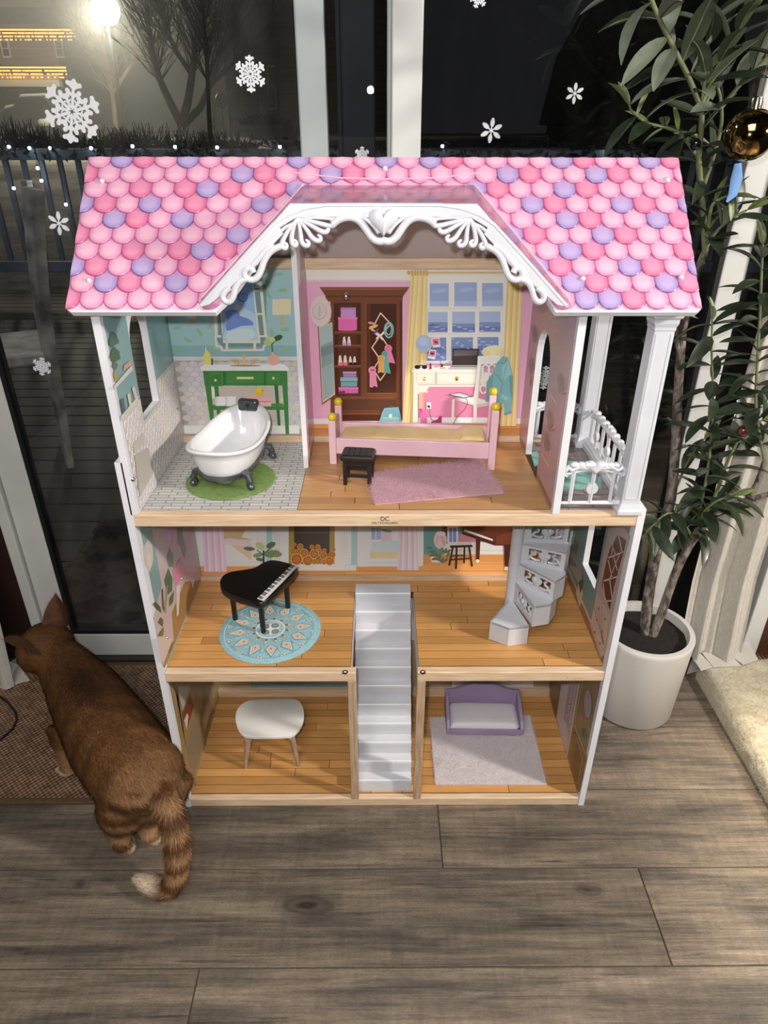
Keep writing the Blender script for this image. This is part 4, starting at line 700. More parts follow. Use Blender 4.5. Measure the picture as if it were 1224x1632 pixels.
def both(pts, rad, seg=8):
    P_ = [TP_(*q) for q in pts]
    # smooth the polyline
    for _ in range(2):
        Q = [P_[0]]
        R_ = rad if isinstance(rad, (list, tuple)) else [rad]*len(P_)
        nr = [R_[0]]
        for i in range(len(P_)-1):
            Q += [P_[i]*.75+P_[i+1]*.25, P_[i]*.25+P_[i+1]*.75]; nr += [R_[i]*.75+R_[i+1]*.25, R_[i]*.25+R_[i+1]*.75]
        P_ = Q+[P_[-1]]; rad = nr+[R_[-1]]
    tm.tube(P_, rad, seg, upv=(0, 1, 0)); tm.tube([mir(p) for p in P_], rad, seg, upv=(0, 1, 0))
# frame band: outer line, inner line
OUT = [(318, 488), (463, 324), (612, 324)]; INN = [(352, 470), (392, 422), (446, 361), (477, 343), (612, 346)]
def band(pts):
    P_ = [U(*q, 'y', FY) for q in pts]; P_ = [V((min(p.x, XC), p.y, p.z)) for p in P_]; tm.prism(P_, (0, -.005, 0)); tm.prism([mir(p) for p in P_], (0, -.005, 0))
band([(318, 488), (391, 405), (398, 412), (352, 470), (335, 484)]); band([(391, 405), (463, 324), (477, 343), (446, 361), (398, 412)]); band([(463, 324), (615, 324), (615, 346), (477, 343)])
both([(320, 487), (391, 406), (464, 327), (614, 327)], .0028)
both([(340, 478), (405, 403), (470, 334), (614, 333)], .0022)
both([(362, 462), (420, 392), (478, 343), (614, 345)], .0022)
both([(530, 357), (540, 349), (558, 345), (573, 351), (584, 366), (592, 379), (603, 386), (614, 383)], .0052)
both([(575, 345), (588, 352), (600, 365), (603, 372), (606, 362)], .0028)
ap_ = (474, 348)
for e, r in (((447, 391), (455, 397)), ((464, 387), (471, 393)), ((480, 388), (490, 393)), ((498, 381), (509, 385)), ((513, 370), (521, 370)), ((527, 361), (533, 358))):
    both([ap_, ((ap_[0]+e[0])/2-(3 if e[0] < 480 else -2), (ap_[1]+e[1])/2), e, r, (r[0]+3, r[1]-7), (r[0]-3, r[1]-11)], [.002, .003, .0036, .0036, .0028, .0016])
both([(476, 345), (500, 347), (520, 348), (535, 350)], .0022)
both([(448, 392), (432, 399), (421, 414), (416, 432), (409, 444), (398, 447), (389, 440), (391, 429), (401, 426), (404, 434)], .0046)
both([(437, 392), (425, 396), (412, 412), (400, 425)], .004)
both([(396, 444), (383, 447), (375, 458), (372, 474), (364, 483), (354, 476), (357, 465), (367, 458)], .0046)
band([(398, 412), (446, 361), (452, 372), (430, 395), (412, 420), (400, 430), (390, 436)]); band([(352, 470), (398, 412), (394, 432), (386, 444), (372, 452), (362, 462)])
def heart(c, r, y, dy):
    P_ = []
    for i in range(28):
        t = 2*pi*i/28; P_.append(V((c[0]+r*16*sin(t)**3/17, y, c[2]+r*(13*cos(t)-5*cos(2*t)-2*cos(3*t)-cos(4*t))/17)))
    return P_
hc = TP_(611, 351); hp = heart(hc, .0215, FY-.004, 0)
cen_ = V((hc.x, FY-.004, hc.z))
tm.rings([[p for p in hp], [cen_+(p-cen_)*.9+V((0, -.006, 0)) for p in hp], [cen_+(p-cen_)*.5+V((0, -.010, 0)) for p in hp]], True, True)
tm.build('lace_trim', WPLAS, H, True, ang=50)
# ---- balcony columns and railings
def column(cx, cy, w_, z0, z1):
    mb = MB()
    def sq(h, z): return [(cx-h, cy-h, z), (cx+h, cy-h, z), (cx+h, cy+h, z), (cx-h, cy+h, z)]
    h = w_/2
    for prof in (((1.36, z0), (1.36, z0+.007), (1.2, z0+.011), (1.02, z0+.02), (1, z0+.024), (1, z1-.03), (1.06, z1-.028), (1.06, z1-.024), (1.2, z1-.018), (1.2, z1-.012), (1.42, z1-.009), (1.42, z1)),): mb.rings([sq(h*f, z) for f, z in prof])
    c = mb.build('balcony_column', WPLAS, H, bevel=.0012)
    # sunk panels on the shaft
    q = MB()
    for s in (-1, 1): q.box(cx+s*h*.72-.0009, cx+s*h*.72+.0009, cy-h-.0008, cy-h, z0+.03, z1-.034)
    q.box(cx-h*.75, cx+h*.75, cy-h-.0008, cy-h, z0+.029, z0+.031); q.build('shaft_moulding', WPLAS, c)
    return c
column(.4135, .016, .031, Z3, 1.083); column(.4135, .300, .031, Z3, 1.083)
boxp('eave_board', WHITE, H, .2955, .444, -.004, .004, 1.08, 1.088, 0)
def railing(p0, p1, n):
    """carved railing from p0 to p1 on the deck"""
    p0, p1 = V(p0), V(p1); d = (p1-p0).normalized(); L = (p1-p0).length; nn = V((d.y, -d.x, 0))
    P = lambda t, z: p0+d*(t*L)+V((0, 0, z))
    r = MB(); r.tube([P(0, .016), P(1, .016)], (.003, .005), 4)
    # undulating carved top rail
    for seg in range(2):
        a, b = (.02, .5) if seg == 0 else (.98, .5); S = lambda t: a+(b-a)*t
        r.tube([P(S(0), .077), P(S(.1), .083), P(S(.22), .078), P(S(.45), .085), P(S(.75), .083), P(S(1), .084)], [.0042, .0052, .005, .006, .0066, .0075], 8)
        r.tube([P(S(.0), .076), P(S(-.02), .07), P(S(.06), .067), P(S(.08), .074)], .003, 8)
        for t, w_ in ((.3, .0062), (.52, .0064), (.74, .0072)): r.ball(P(S(t), .087), w_, 10, 6, sc=(1.2, 1, .9))
        r.tube([P(S(.12), .071), P(S(.5), .076), P(S(.95), .077)], .0024, 6)
    c = P(.5, .084); hh = []
    for i in range(24):
        t = 2*pi*i/24; q = .0165; hh.append(c+d*(q*16*sin(t)**3/16)+V((0, 0, q*.8*(13*cos(t)-5*cos(2*t)-2*cos(3*t)-cos(4*t))/16)))
    r.rings([[p-nn*.004 for p in hh], [p+nn*.004 for p in hh], [c+(p-c)*.6+nn*.008 for p in hh]])
    rr = r.build('railing', WPLAS, H, True)
    for i in range(n):
        t = (i+.5)/n; b = MB(); mid = abs(t-.5) < .01
        b.tube([P(t, .016), P(t, .075)], .0035, 4)
        if mid or (n > 3 and i % 2 == 1):
            b.rings([[P(t, .044)+d*.010*cos(a)+V((0, 0, .010*sin(a)))+nn*k for a in [2*pi*j/16 for j in range(16)]] for k in (-.003, .003)])
        b.build('baluster', WPLAS, rr)
railing((.2965, .012, Z3), (.399, .012, Z3), 3)
railing((.4155, .034, Z3+.002), (.4155, .284, Z3+.002), 7)
railing((.2965, .302, Z3), (.399, .302, Z3), 3)
boxp('railing_sill', WPLAS, H, .406, .425, .03, .286, Z3, Z3+.012, .002)
# lower corner of the side board under the column is already part of side_board

# ================================================================== THINGS IN THE HOUSE
# ramp stairs
st = thing('toy_staircase', 'white plastic straight toy staircase leaning through the middle floor slot', 'staircase', (-.0035, .02, Z1+.0005))
mb = MB(); n = 11; prof = []
y0, zz0, y1, zz1 = .0195, Z1+.0005, .270, Z2+.012
dy, dz = (y1-y0)/n, (zz1-zz0)/n
for i in range(n):
    ya, za_ = y0+i*dy, zz0+i*dz
    prof += [(ya, za_), (ya-.0005, za_+dz*.8), (ya+.0012, za_+dz*.95), (ya+.004, za_+dz)] if i else [(ya, za_), (ya, za_+dz*.85), (ya+.0012, za_+dz*.96), (ya+.004, za_+dz)]
prof += [(y1+.012, zz1), (y1+.012, zz1-.004), (y1, zz1-.008), (y1-.002, zz1-.03), (y0+.02, zz0)]
hw = .0625
mb.rings([[(-.0035-hw, a, b) for a, b in prof], [(-.0035+hw, a, b) for a, b in prof]]); mb.build('flight', WPLAS, st, True, ang=50)
# spiral stairs
ax, ay = .2715, .183
sp_ = thing('spiral_staircase', 'white plastic spiral staircase with cut-out heart risers on the middle floor', 'staircase', (ax, ay, Z2))
mb = MB(); mb.lathe([(.0125, 0), (.0125, Z3-T-Z2-.001)], 20, (ax, ay, Z2)); mb.build('newel_column', WPLAS, sp_, True)
NS = 7; hgt = (Z3-T-Z2-.002)/NS; RL = .108
for k in range(NS):
    a0 = radians((236, 285, 312, 336, 355, 373, 388)[k]); da = radians((46, 40, 36, 33, 30, 28, 26)[k]); zt = Z2+hgt*(k+1)-.0005; zb_ = max(Z2+.0003, zt-hgt*1.08)
    pol = [(ax+.010*cos(a0+pi/2), ay+.010*sin(a0+pi/2))]
    pa = lambda a, r: (ax+r*cos(a), ay+r*sin(a))
    o0 = pa(a0, .006); o1 = pa(a0, RL*(.93)); om = pa(a0+da*.5, RL*1.0); o2 = pa(a0+da, RL*.93)
    mb = MB()
    base = [o0, o1, om, o2, pa(a0+da, .006)]
    mb.prism([(x, y, zt-.005) for x, y in base], (0, 0, .005))
    for (p, q) in ((o1, om), (om, o2)):   # outer skirt
        e = V((q[0]-p[0], q[1]-p[1], 0)).normalized(); nn = V((-e.y, e.x, 0))*.003
        mb.prism([(p[0], p[1], zb_), (q[0], q[1], zb_), (q[0], q[1], zt), (p[0], p[1], zt)], nn)
    stp = mb.build('step', WPLAS, sp_, bevel=.0008)
    # riser: a plate with two openings, scrolls and a heart
    if k == 0: z0r = Z2+.0003
    else: z0r = zt-hgt
    d = V((cos(a0), sin(a0), 0)); nn = V((-sin(a0), cos(a0), 0)); r0 = .012; r1 = RL*.93
    Pp = lambda u, v, e=0: V((ax, ay, 0))+d*(r0+(r1-r0)*u)+V((0, 0, z0r+(zt-z0r)*v))+nn*e
    rm = MB()
    def pl(u0, v0, u1, v1): rm.prism([Pp(u0, v0), Pp(u1, v0), Pp(u1, v1), Pp(u0, v1)], nn*.003)
    pl(0, 0, 1, .2); pl(0, .8, 1, 1); pl(0, .2, .16, .8); pl(.9, .2, 1, .8); pl(.46, .2, .60, .8)
    for s, c in ((1, .31), (-1, .75)):
        sp2 = [(c+s*.13, .28), (c+s*.02, .26), (c-s*.1, .34), (c-s*.07, .5), (c, .52), (c+s*.02, .66), (c-s*.03, .72)]
        rm.tube([Pp(u, v, .0015) for u, v in sp2], .0026, 6)
        rm.tube([Pp(c-s*.14, .24, .0015), Pp(c-s*.13, .40, .0015), Pp(c-s*.06, .45, .0015)], .0022, 6)
    hh = []
    c = Pp(.53, .52)
    for i in range(20):
        t = 2*pi*i/20; hh.append(c+d*(.0125*16*sin(t)**3/16)+V((0, 0, .0125*(13*cos(t)-5*cos(2*t)-2*cos(3*t)-cos(4*t))/16)))
    rm.rings([[p+nn*.001 for p in hh], [p-nn*.002 for p in hh], [c+(p-c)*.6-nn*.004 for p in hh]])
    rm.build('riser', WPLAS, sp_, True, ang=40)
# ---- bathroom rug and tub
RZ = lambda c, a, p: (c[0]+p[0]*cos(a)-p[1]*sin(a), c[1]+p[0]*sin(a)+p[1]*cos(a), c[2]+p[2])
GRUG = mat('green_pile', C(126, 150, 86), .9, col2=C(104, 130, 70), scale=120, bump=.4, bscale=700)
GRUGF = mat('green_fibre', C(138, 160, 98), .9, col2=C(98, 124, 64), scale=300, lo=.3, hi=.7)
rug = thing('round_bath_rug', 'small round olive green rug under the toy bathtub', 'rug', (-.288, .134, Z3+.0003))
mb = MB(); mb.lathe([(.081, 0), (.0822, .001), (.081, .002), (.04, .0022)], 48); gr = mb.build('mat', [GRUG, GRUGF], rug, True, local=True, ang=60)
fur(gr, 14000, .0016, .00025, 0, 2, 3, brown=.004)
TUBA = radians(-9)
tub = thing('toy_bathtub', 'white clawfoot toy bathtub with grey metallic feet on green rug', 'bathtub', (-.2855, .163, Z3+.0026), TUBA)
TW = mat('white_enamel', C(230, 230, 233), .12, coat=.6)
TG = mat('grey_metallic_plastic', C(112, 114, 118), .28, metal=.75, col2=C(90, 92, 96), scale=40)
def tring(sx, sy, z, bow, n=44, sh=0):
    out = []
    for i in range(n):
        a = 2*pi*i/n; c, s_ = cos(a), sin(a); ex = .82
        x = .0595*sx*abs(c)**ex*(1 if c > 0 else -1); y = .110*sy*abs(s_)**ex*(1 if s_ > 0 else -1)
        t = y/.110; out.append((x*(1-.05*t), y+sh, z+bow*(t*t)*(1.15 if t > 0 else .75)))
    return out
mb = MB()
mb.rings([tring(.30, .40, .004, 0), tring(.44, .60, .006, 0), tring(.52, .66, .014, 0), tring(.74, .80, .024, .002), tring(.88, .90, .042, .006), tring(.95, .955, .060, .012), tring(.99, .985, .0685, .016), tring(1.07, 1.045, .0715, .016), tring(1.10, 1.06, .0745, .016), tring(1.06, 1.04, .0775, .016), tring(.97, .975, .0775, .016),
          tring(.91, .93, .071, .015), tring(.84, .87, .052, .008), tring(.72, .78, .034, .003), tring(.5, .6, .026, 0), tring(.2, .25, .024, 0)], True, True)
mb.build('basin', TW, tub, True, local=True, ang=80)
mb = MB(); R1 = tring(.80, .84, .0285, .002); n = len(R1)
mb.rings([tring(.775, .82, .0235, .002), tring(.84, .865, .0245, .002), tring(.875, .885, .0325, .003), tring(.80, .84, .0335, .003)], False, False); mb.build('cradle_band', TG, tub, True, local=True)
for sx in (-1, 1):
    for sy, yy in ((-1, -.062), (1, .062)):
        mb = MB(); mb.tube([(sx*.040, yy, .031), (sx*.050, yy+sy*.004, .028), (sx*.0535, yy+sy*.006, .018), (sx*.050, yy+sy*.004, .009), (sx*.053, yy+sy*.006, .006)], [(.010, .006), (.0095, .0065), (.0062, .0055), (.0052, .005), (.006, .005)], 10)
        mb.ball((sx*.0545, yy+sy*.007, .0068), .0068, 12, 8); mb.build('claw_foot', TG, tub, True, local=True)
mb = MB(); mb.box(-.020, .020, .098, .116, .084, .107); hb = mb.build('faucet_block', mat('charcoal_plastic', C(72, 76, 78), .35, metal=.3), tub, local=True, bevel=.005)
mb = MB(); mb.tube([(0, .100, .098), (0, .092, .097), (0, .088, .091)], .003, 8); mb.build('spout', TG, hb, True, local=True)
# ---- bed
BA = atan2(.1812-.2076, .3046)
bl = sqrt(.3046**2+.0264**2)
bed = thing('toy_bed', 'pink wooden toy bed with yellow ball finials and yellow mattress', 'bed', (-.1006, .2076, Z3), BA)
BP = mat('pale_pink_paint', C(236, 196, 208), .4, col2=C(230, 188, 200), scale=20)
BY = mat('yellow_satin', C(226, 198, 138), .5, col2=C(216, 186, 124), scale=30, sheen=.3, bump=.5, bscale=40, bstretch=(.4, 1, 1), dist=.002)
YK = mat('yellow_knob', C(222, 200, 40), .3, coat=.3)
bw = .084; pw = .0068
hs = {}
for nm, x, h in (('foot', .0, .090), ('head', bl, .120)):
    for y in (0, bw):
        mb = MB(); mb.box(x-pw, x+pw, y-pw, y+pw, 0, h); ps = mb.build('bedpost', BP, bed, local=True, bevel=.0012)
        mb = MB(); mb.ball((x, y, h+.006), .0085, 14, 8); mb.build('finial', YK, ps, True, local=True)
    out = [(y, .024) for y in (.004, bw-.004)]+[(bw/2+(bw/2-.004)*cos(radians(a)), h-.030+.024*sin(radians(a))) for a in range(0, 181, 15)]
    mb = MB(); mb.prism([(x-.003, a, b) for a, b in out], (.006, 0, 0)); mb.build(nm+'board', BP, bed, local=True, bevel=.0008)
for y in (0, bw):
    mb = MB(); mb.box(pw, bl-pw, y-.004, y+.004, .022, .054); mb.build('side_rail', BP, bed, local=True, bevel=.001)
mb = MB(); mb.box(.004, bl-.004, .004, bw-.004, .026, .033); mb.build('base_board', BP, bed, local=True)
def pillowy(mb, x0, x1, y0, y1, z0, h, nx=14, ny=8, p=.22, wob=.0012, seed=0):
    g = []
    for j in range(ny+1):
        row = []
        for i in range(nx+1):
            u, v = i/nx, j/ny; e = (max(0, min(u, 1-u)*2)*max(0, min(v, 1-v)*2))
            z = h*(min(1, (4*u*(1-u)))**p*min(1, (4*v*(1-v)))**p)+wob*mnoise.noise(V((u*5+seed, v*3, seed)))*(1 if 0 < i < nx and 0 < j < ny else 0)
            row.append((x0+(x1-x0)*u, y0+(y1-y0)*v, z0+z))
        g.append(row)
    k = len(mb.v)
    for r in g: mb.v += r
    for j in range(ny):
        for i in range(nx): a = k+j*(nx+1)+i; mb.face([a, a+1, a+nx+2, a+nx+1])
    k2 = len(mb.v)
    for r in g: mb.v += [(x, y, z0-.001) for x, y, z in r]
    for j in range(ny):
        for i in range(nx): a = k2+j*(nx+1)+i; mb.face([a, a+nx+1, a+nx+2, a+1])
    bd = [i for i in range(nx+1)]+[j*(nx+1)+nx for j in range(1, ny+1)]+[ny*(nx+1)+i for i in range(nx-1, -1, -1)]+[j*(nx+1) for j in range(ny-1, 0, -1)]
    for a, b in zip(bd, bd[1:]+bd[:1]): mb.face([k+a, k2+a, k2+b, k+b])
mb = MB(); pillowy(mb, .0075, bl-.0075, .005, bw-.005, .034, .021, 40, 12, .12, .002, 3); mb.build('mattress', BY, bed, True, local=True, ang=60)
mb = MB(); pillowy(mb, bl-.062, bl-.014, .010, bw-.010, .054, .009, 14, 14, .3, .001, 8); mb.build('pillow', BY, bed, True, local=True, ang=60)
# ---- black stool in front of the bed
SA = radians(-7)
stl = thing('toy_footstool', 'small black slatted toy stool in front of the pink bed', 'stool', (-.0495, .1265, Z3), SA)
BPL = mat('black_plastic', C(20, 18, 19), .35, col2=C(26, 23, 24), scale=40)
mb = MB(); R_ = []
for f, z in ((.94, .048), (1.02, .050), (1.06, .056), (1.0, .0595), (.9, .061)):
    R_.append([(.0285*f*sx, .0205*f*sy, z) for sx, sy in ((-1, -1), (1, -1), (1, 1), (-1, 1))])
mb.rings(R_); seat = mb.build('seat', BPL, stl, local=True, bevel=.0022)
for i in range(5):
    mb = MB(); x = -.0205+i*.01025; mb.box(x-.0042, x+.0042, -.017, .017, .0605, .0622); mb.build('slat', BPL, seat, local=True, bevel=.0007)
for sx in (-1, 1):
    for sy in (-1, 1):
        mb = MB(); mb.rings([[(sx*.0225+a*.0034, sy*.0155+b*.0034, .0) for a, b in ((-1, -1), (1, -1), (1, 1), (-1, 1))], [(sx*.0222+a*.0038, sy*.0152+b*.0038, .049) for a, b in ((-1, -1), (1, -1), (1, 1), (-1, 1))]]); mb.build('leg', BPL, stl, local=True, bevel=.0006)
for sy in (-1, 1):
    mb = MB(); mb.box(-.022, .022, sy*.0155-.0018, sy*.0155+.0018, .038, .049); mb.build('apron', BPL, stl, local=True, bevel=.0005)
    mb = MB(); mb.box(-.022, .022, sy*.0155-.0016, sy*.0155+.0016, .016, .023); mb.build('stretcher', BPL, stl, local=True, bevel=.0005)
# ---- rugs
def quadrug(name, label, pts, z, h, m, mf, cnt, ln_, rad, child, seed):
    cx = sum(p[0] for p in pts)/4; cy = sum(p[1] for p in pts)/4
    t = thing(name, label, 'rug', (cx, cy, z)); mb = MB(); N_ = 16; k = 0
    P = lambda u, v: ((pts[0][0]*(1-u)+pts[3][0]*u)*(1-v)+(pts[1][0]*(1-u)+pts[2][0]*u)*v-cx, (pts[0][1]*(1-u)+pts[3][1]*u)*(1-v)+(pts[1][1]*(1-u)+pts[2][1]*u)*v-cy)
    top = [[(*P(i/N_, j/N_), h+.0004*mnoise.noise(V((i*.6, j*.6, seed)))) for i in range(N_+1)] for j in range(N_+1)]
    for r in top: mb.v += r
    for j in range(N_):
        for i in range(N_): a = j*(N_+1)+i; mb.face([a, a+1, a+N_+2, a+N_+1])
    bd = [(i, 0) for i in range(N_+1)]+[(N_, j) for j in range(1, N_+1)]+[(i, N_) for i in range(N_-1, -1, -1)]+[(0, j) for j in range(N_-1, 0, -1)]
    k = len(mb.v); mb.v += [(*P(i/N_, j/N_), 0) for i, j in bd]; nb = len(bd)
    for q in range(nb):
        i, j = bd[q]; i2, j2 = bd[(q+1) % nb]; mb.face([j*(N_+1)+i, k+q, k+(q+1) % nb, j2*(N_+1)+i2])
    mb.face([k+q for q in range(nb)]); o = mb.build('mat', [m, mf], t, True, local=True, ang=50); fur(o, cnt, ln_, rad, child, 2, seed, brown=.006, rough=.004); return t
PR, PRF = mat('pink_pile', C(196, 158, 166), .9), mat('pink_fibre', C(222, 186, 196), .9, col2=C(176, 134, 148), scale=420, lo=.3, hi=.7)
quadrug('shaggy_pink_rug', 'rectangular dusty pink shaggy rug in front of the toy bed', [(-.0332, .1554), (-.0183, .033), (.2118, .0774), (.1878, .2174)], Z3+.0003, .0025, PR, PRF, 14000, .005, .00042, 0, 5)
GP, GPF = mat('grey_pile', C(206, 197, 198), .9), mat('grey_fibre', C(222, 214, 216), .9, col2=C(192, 182, 184), scale=260, lo=.3, hi=.7)
quadrug('pale_grey_rug', 'rectangular pale grey plush rug under the lavender toy sofa', [(.1141, .2358), (.114, .0353), (.3642, .0342), (.3660, .2432)], Z1+.0003, .003, GP, GPF, 26000, .0016, .0003, 0, 6)
# ---- grand piano
pia = thing('toy_grand_piano', 'black toy grand piano with white keyboard standing on round blue rug', 'piano', (-.26, .16, Z2+.0024))
ZB, ZT = Z2+.072, Z2+.0875
out = [(421.2, 963.4), (477.8, 905.1), (466, 898.5), (435, 891.2), (419.5, 896), (407, 905), (388, 908), (367, 911), (355, 916.5), (349.5, 926), (353, 939), (369.5, 949), (398.6, 957.5)]
ov = [U(x, y, 'z', ZT) for x, y in out]
# rounded outline
def chaikin(P_, keep=(0, 1), it=2):
    for _ in range(it):
        Q = []
        n_ = len(P_)
        for i in range(n_):
            a, b = P_[i], P_[(i+1) % n_]
            if (a-b).length < .004: Q += [a]; continue
            Q += [a*.78+b*.22, a*.22+b*.78]
        P_ = Q
    return P_
ov = chaikin(ov)
c_ = sum(ov, V((0, 0, 0)))/len(ov)
ins = lambda f, z: [V((c_.x+(p.x-c_.x)*f, c_.y+(p.y-c_.y)*f, z)) for p in ov]
mb = MB(); mb.rings([ins(.985, ZB), ins(1, ZB+.0015), ins(1, ZT-.0015), ins(.985, ZT)]); body = mb.build('case', BLACK, pia, True, ang=40)
kq = [(409.8, 954.3), (420.2, 958.3), (475, 902.9), (465.5, 900)]
kp = [U(x, y, 'z', ZT+.0006) for x, y in kq]
mb = MB(); mb.prism(kp, (0, 0, .0008)); kb = mb.build('keyboard', mat('ivory_keys', C(226, 222, 222), .4), pia)
for i in range(35):
    if i % 7 in (2, 6): continue
    t = (i+.85)/35; t2 = t+.013; A_ = lambda t, w_: (kp[0]*(1-w_)+kp[1]*w_)*(1-t)+(kp[3]*(1-w_)+kp[2]*w_)*t
    mb = MB(); mb.prism([A_(t, 0)+V((0, 0, .0006)), A_(t, .6)+V((0, 0, .0006)), A_(t2, .6)+V((0, 0, .0006)), A_(t2, 0)+V((0, 0, .0006))], (0, 0, .0012)); mb.build('black_key', BLACK, kb)
for (px, py) in ((375, 987), (420, 1008), (459, 968)):
    p = U(px, py, 'z', Z2+.0024); mb = MB(); mb.lathe([(.0052, 0), (.0056, .001), (.0056, ZB-Z2-.002)], 16, p); mb.build('leg', BLACK, pia, True)
# round patterned rug
mc = V((-.2416, .130, Z2+.0003)); MR = .1055
man = thing('round_blue_rug', 'round light blue rug with star medallion pattern under black piano', 'rug', mc)
BLR = mat('blue_woven', C(152, 190, 198), .85, col2=C(128, 170, 180), scale=260, bump=.4, bscale=600)
mb = MB(); mb.lathe([(MR-.001, 0), (MR, .0008), (MR-.001, .0016), (.05, .0017), (.001, .0017)], 72); mbo = mb.build('mat', BLR, man, True, local=True, ang=60)
mb = MB()
for i in range(110):
    a = 2*pi*i/110+random.uniform(-.01, .01); r1 = MR+random.uniform(.001, .0026)
    mb.tube([(MR*.99*cos(a), MR*.99*sin(a), .0009), (r1*cos(a), r1*sin(a), .0005)], .0007, 4)
mb.build('fringe', BLR, man, local=True, kind='stuff')
WOV = mat('woven_print', (1, 1, 1, 1), .85, vcol=True, bump=.3, bscale=900)
mb = MB(); kz = [0]
def dk(rgb, pts):
    kz[0] += 1; mb.poly([(x*MR, y*MR, .0018+.000012*kz[0]) for x, y in pts], 0, C(*rgb))
def annulus(rgb, r0, r1, n=48):
    for i in range(n):
        a, b = 2*pi*i/n, 2*pi*(i+1)/n; mb.poly([(r*MR*cos(t), r*MR*sin(t), .0018+.000012*kz[0]) for r, t in ((r0, a), (r1, a), (r1, b), (r0, b))], 0, C(*rgb))
    kz[0] += 1
CRM, TAN, GRY, DKT = (214, 204, 186), (196, 168, 144), (110, 120, 118), (84, 128, 138)
annulus((170, 200, 206), .90, .92); annulus((120, 164, 174), .84, .86)
rot = radians(9)
for i in range(12):
    a = rot+2*pi*i/12; pt = lambda r, t: (r*cos(a+t), r*sin(a+t))
    dk((108, 154, 166), [pt(.46, 0), pt(.62, -.2), pt(.86, 0), pt(.62, .2)])
    dk(CRM, [pt(.48, 0), pt(.60, -.165), pt(.82, 0), pt(.60, .165)]); dk(TAN, [pt(.50, 0), pt(.60, -.12), pt(.76, 0), pt(.60, .12)]); dk(CRM, [pt(.53, 0), pt(.60, -.075), pt(.69, 0), pt(.60, .075)]); dk((150, 110, 96), [pt(.56, 0), pt(.60, -.04), pt(.64, 0), pt(.60, .04)])
    b = a+pi/12; pb = lambda r, t: (r*cos(b+t), r*sin(b+t))
    dk(CRM, [pb(.78, 0), pb(.83, -.05), pb(.87, -.055), pb(.855, 0), pb(.87, .055), pb(.83, .05)]); dk(GRY, [pb(.80, 0), pb(.83, -.03), pb(.845, 0), pb(.83, .03)])
    dk(TAN, [pb(.26, -.2), pb(.50, 0), pb(.26, .2)]); dk(CRM, [pb(.28, -.12), pb(.44, 0), pb(.28, .12)]); dk((160, 192, 198), [pb(.55, 0), pb(.66, -.05), pb(.74, 0), pb(.66, .05)])
dk((150, 188, 196), ell(0, 0, .30, .30, 40))
for i in range(12):
    a = rot+2*pi*(i+.5)/12; c = (.335*cos(a), .335*sin(a)); dk((196, 190, 176), ell(*c, .045, .045, 12)); dk((92, 88, 88), ell(*c, .034, .034, 12)); dk((150, 150, 146), ell(*c, .012, .012, 8))
annulus((222, 222, 216), .265, .292)
for i in range(4):
    a = rot+pi/4+pi/2*i; c = (.135*cos(a), .135*sin(a)); dk((206, 208, 200), ell(*c, .098, .098, 18)); dk((110, 128, 126), ell(*c, .08, .08, 18)); dk((128, 144, 140), ell(*c, .05, .05, 14))
for i in range(4): a = rot+pi/2*i; dk((222, 222, 216), [(.03*cos(a+pi/2), .03*sin(a+pi/2)), (.25*cos(a), .25*sin(a)), (.03*cos(a-pi/2), .03*sin(a-pi/2))])
mb.build('medallion_pattern', WOV, mbo, local=True)
# ---- white table
TZ = Z1+.0885
tp = [U(x, y, 'z', TZ) for x, y in ((374.5, 1146), (377, 1130), (388, 1119), (402, 1114.5), (466, 1112.5), (477, 1116.5), (484, 1128), (485, 1143), (479, 1161), (467, 1172), (452, 1174), (393, 1175), (380, 1165))]
tc = sum(tp, V((0, 0, 0)))/len(tp)
tab = thing('toy_table', 'white rounded toy table with splayed wooden legs in the lower left room', 'table', (tc.x, tc.y, Z1))
tp = chaikin(tp, it=1); TWH = mat('white_painted_top', C(228, 224, 218), .45)
i2 = lambda f, z: [V((tc.x+(p.x-tc.x)*f, tc.y+(p.y-tc.y)*f, z)) for p in tp]
mb = MB(); mb.rings([i2(.975, TZ-.008), i2(1, TZ-.0068), i2(1, TZ-.0012), i2(.975, TZ)]); mb.build('top', TWH, tab, True, ang=40)
LW = mat('grey_wood_leg', C(170, 146, 122), .5, col2=C(140, 116, 96), scale=30, stretch=(6, 6, 1))
fl_pts = [U(391, 1224, 'z', Z1), U(476, 1220, 'z', Z1)]
yb = tc.y*2-fl_pts[0].y-.020
for p, s in ((fl_pts[0], 1), (fl_pts[1], -1), (V((fl_pts[0].x, yb+.004, Z1)), 1), (V((fl_pts[1].x, yb+.004, Z1)), -1)):
    iny = 1 if p.y < tc.y else -1
    mb = MB(); mb.tube([(p.x, p.y, Z1), (p.x+s*.012, p.y+iny*.010, TZ-.008)], [.0042, .0082], 12); mb.build('leg', LW, tab, True)
# ---- lavender sofa
sof = thing('toy_sofa', 'lavender wooden toy sofa with white seat cushion in the lower right room', 'sofa', (.243, .213, Z1+.0050), radians(-1.3))
LAV = mat('lavender_paint', C(168, 148, 182), .45, col2=C(160, 140, 174), scale=14)
CUS = mat('white_cushion_satin', C(226, 220, 224), .5, sheen=.3, bump=.3, bscale=60, dist=.001)
sw = .0925; z0s = .0125
mb = MB(); mb.box(-sw+.008, sw-.008, -.043, .043, z0s, z0s+.012); mb.build('base', LAV, sof, local=True, bevel=.001)
mb = MB(); mb.box(-sw+.008, sw-.008, -.046, -.040, z0s-.001, z0s+.013); mb.build('front_rail', LAV, sof, local=True, bevel=.001)
bo = [(-sw, z0s), (sw, z0s), (sw, .070), (sw-.02, .0735), (.052, .080), (.036, .0885), (.022, .0915), (-.022, .0915), (-.036, .0885), (-.052, .080), (-sw+.02, .0735), (-sw, .070)]
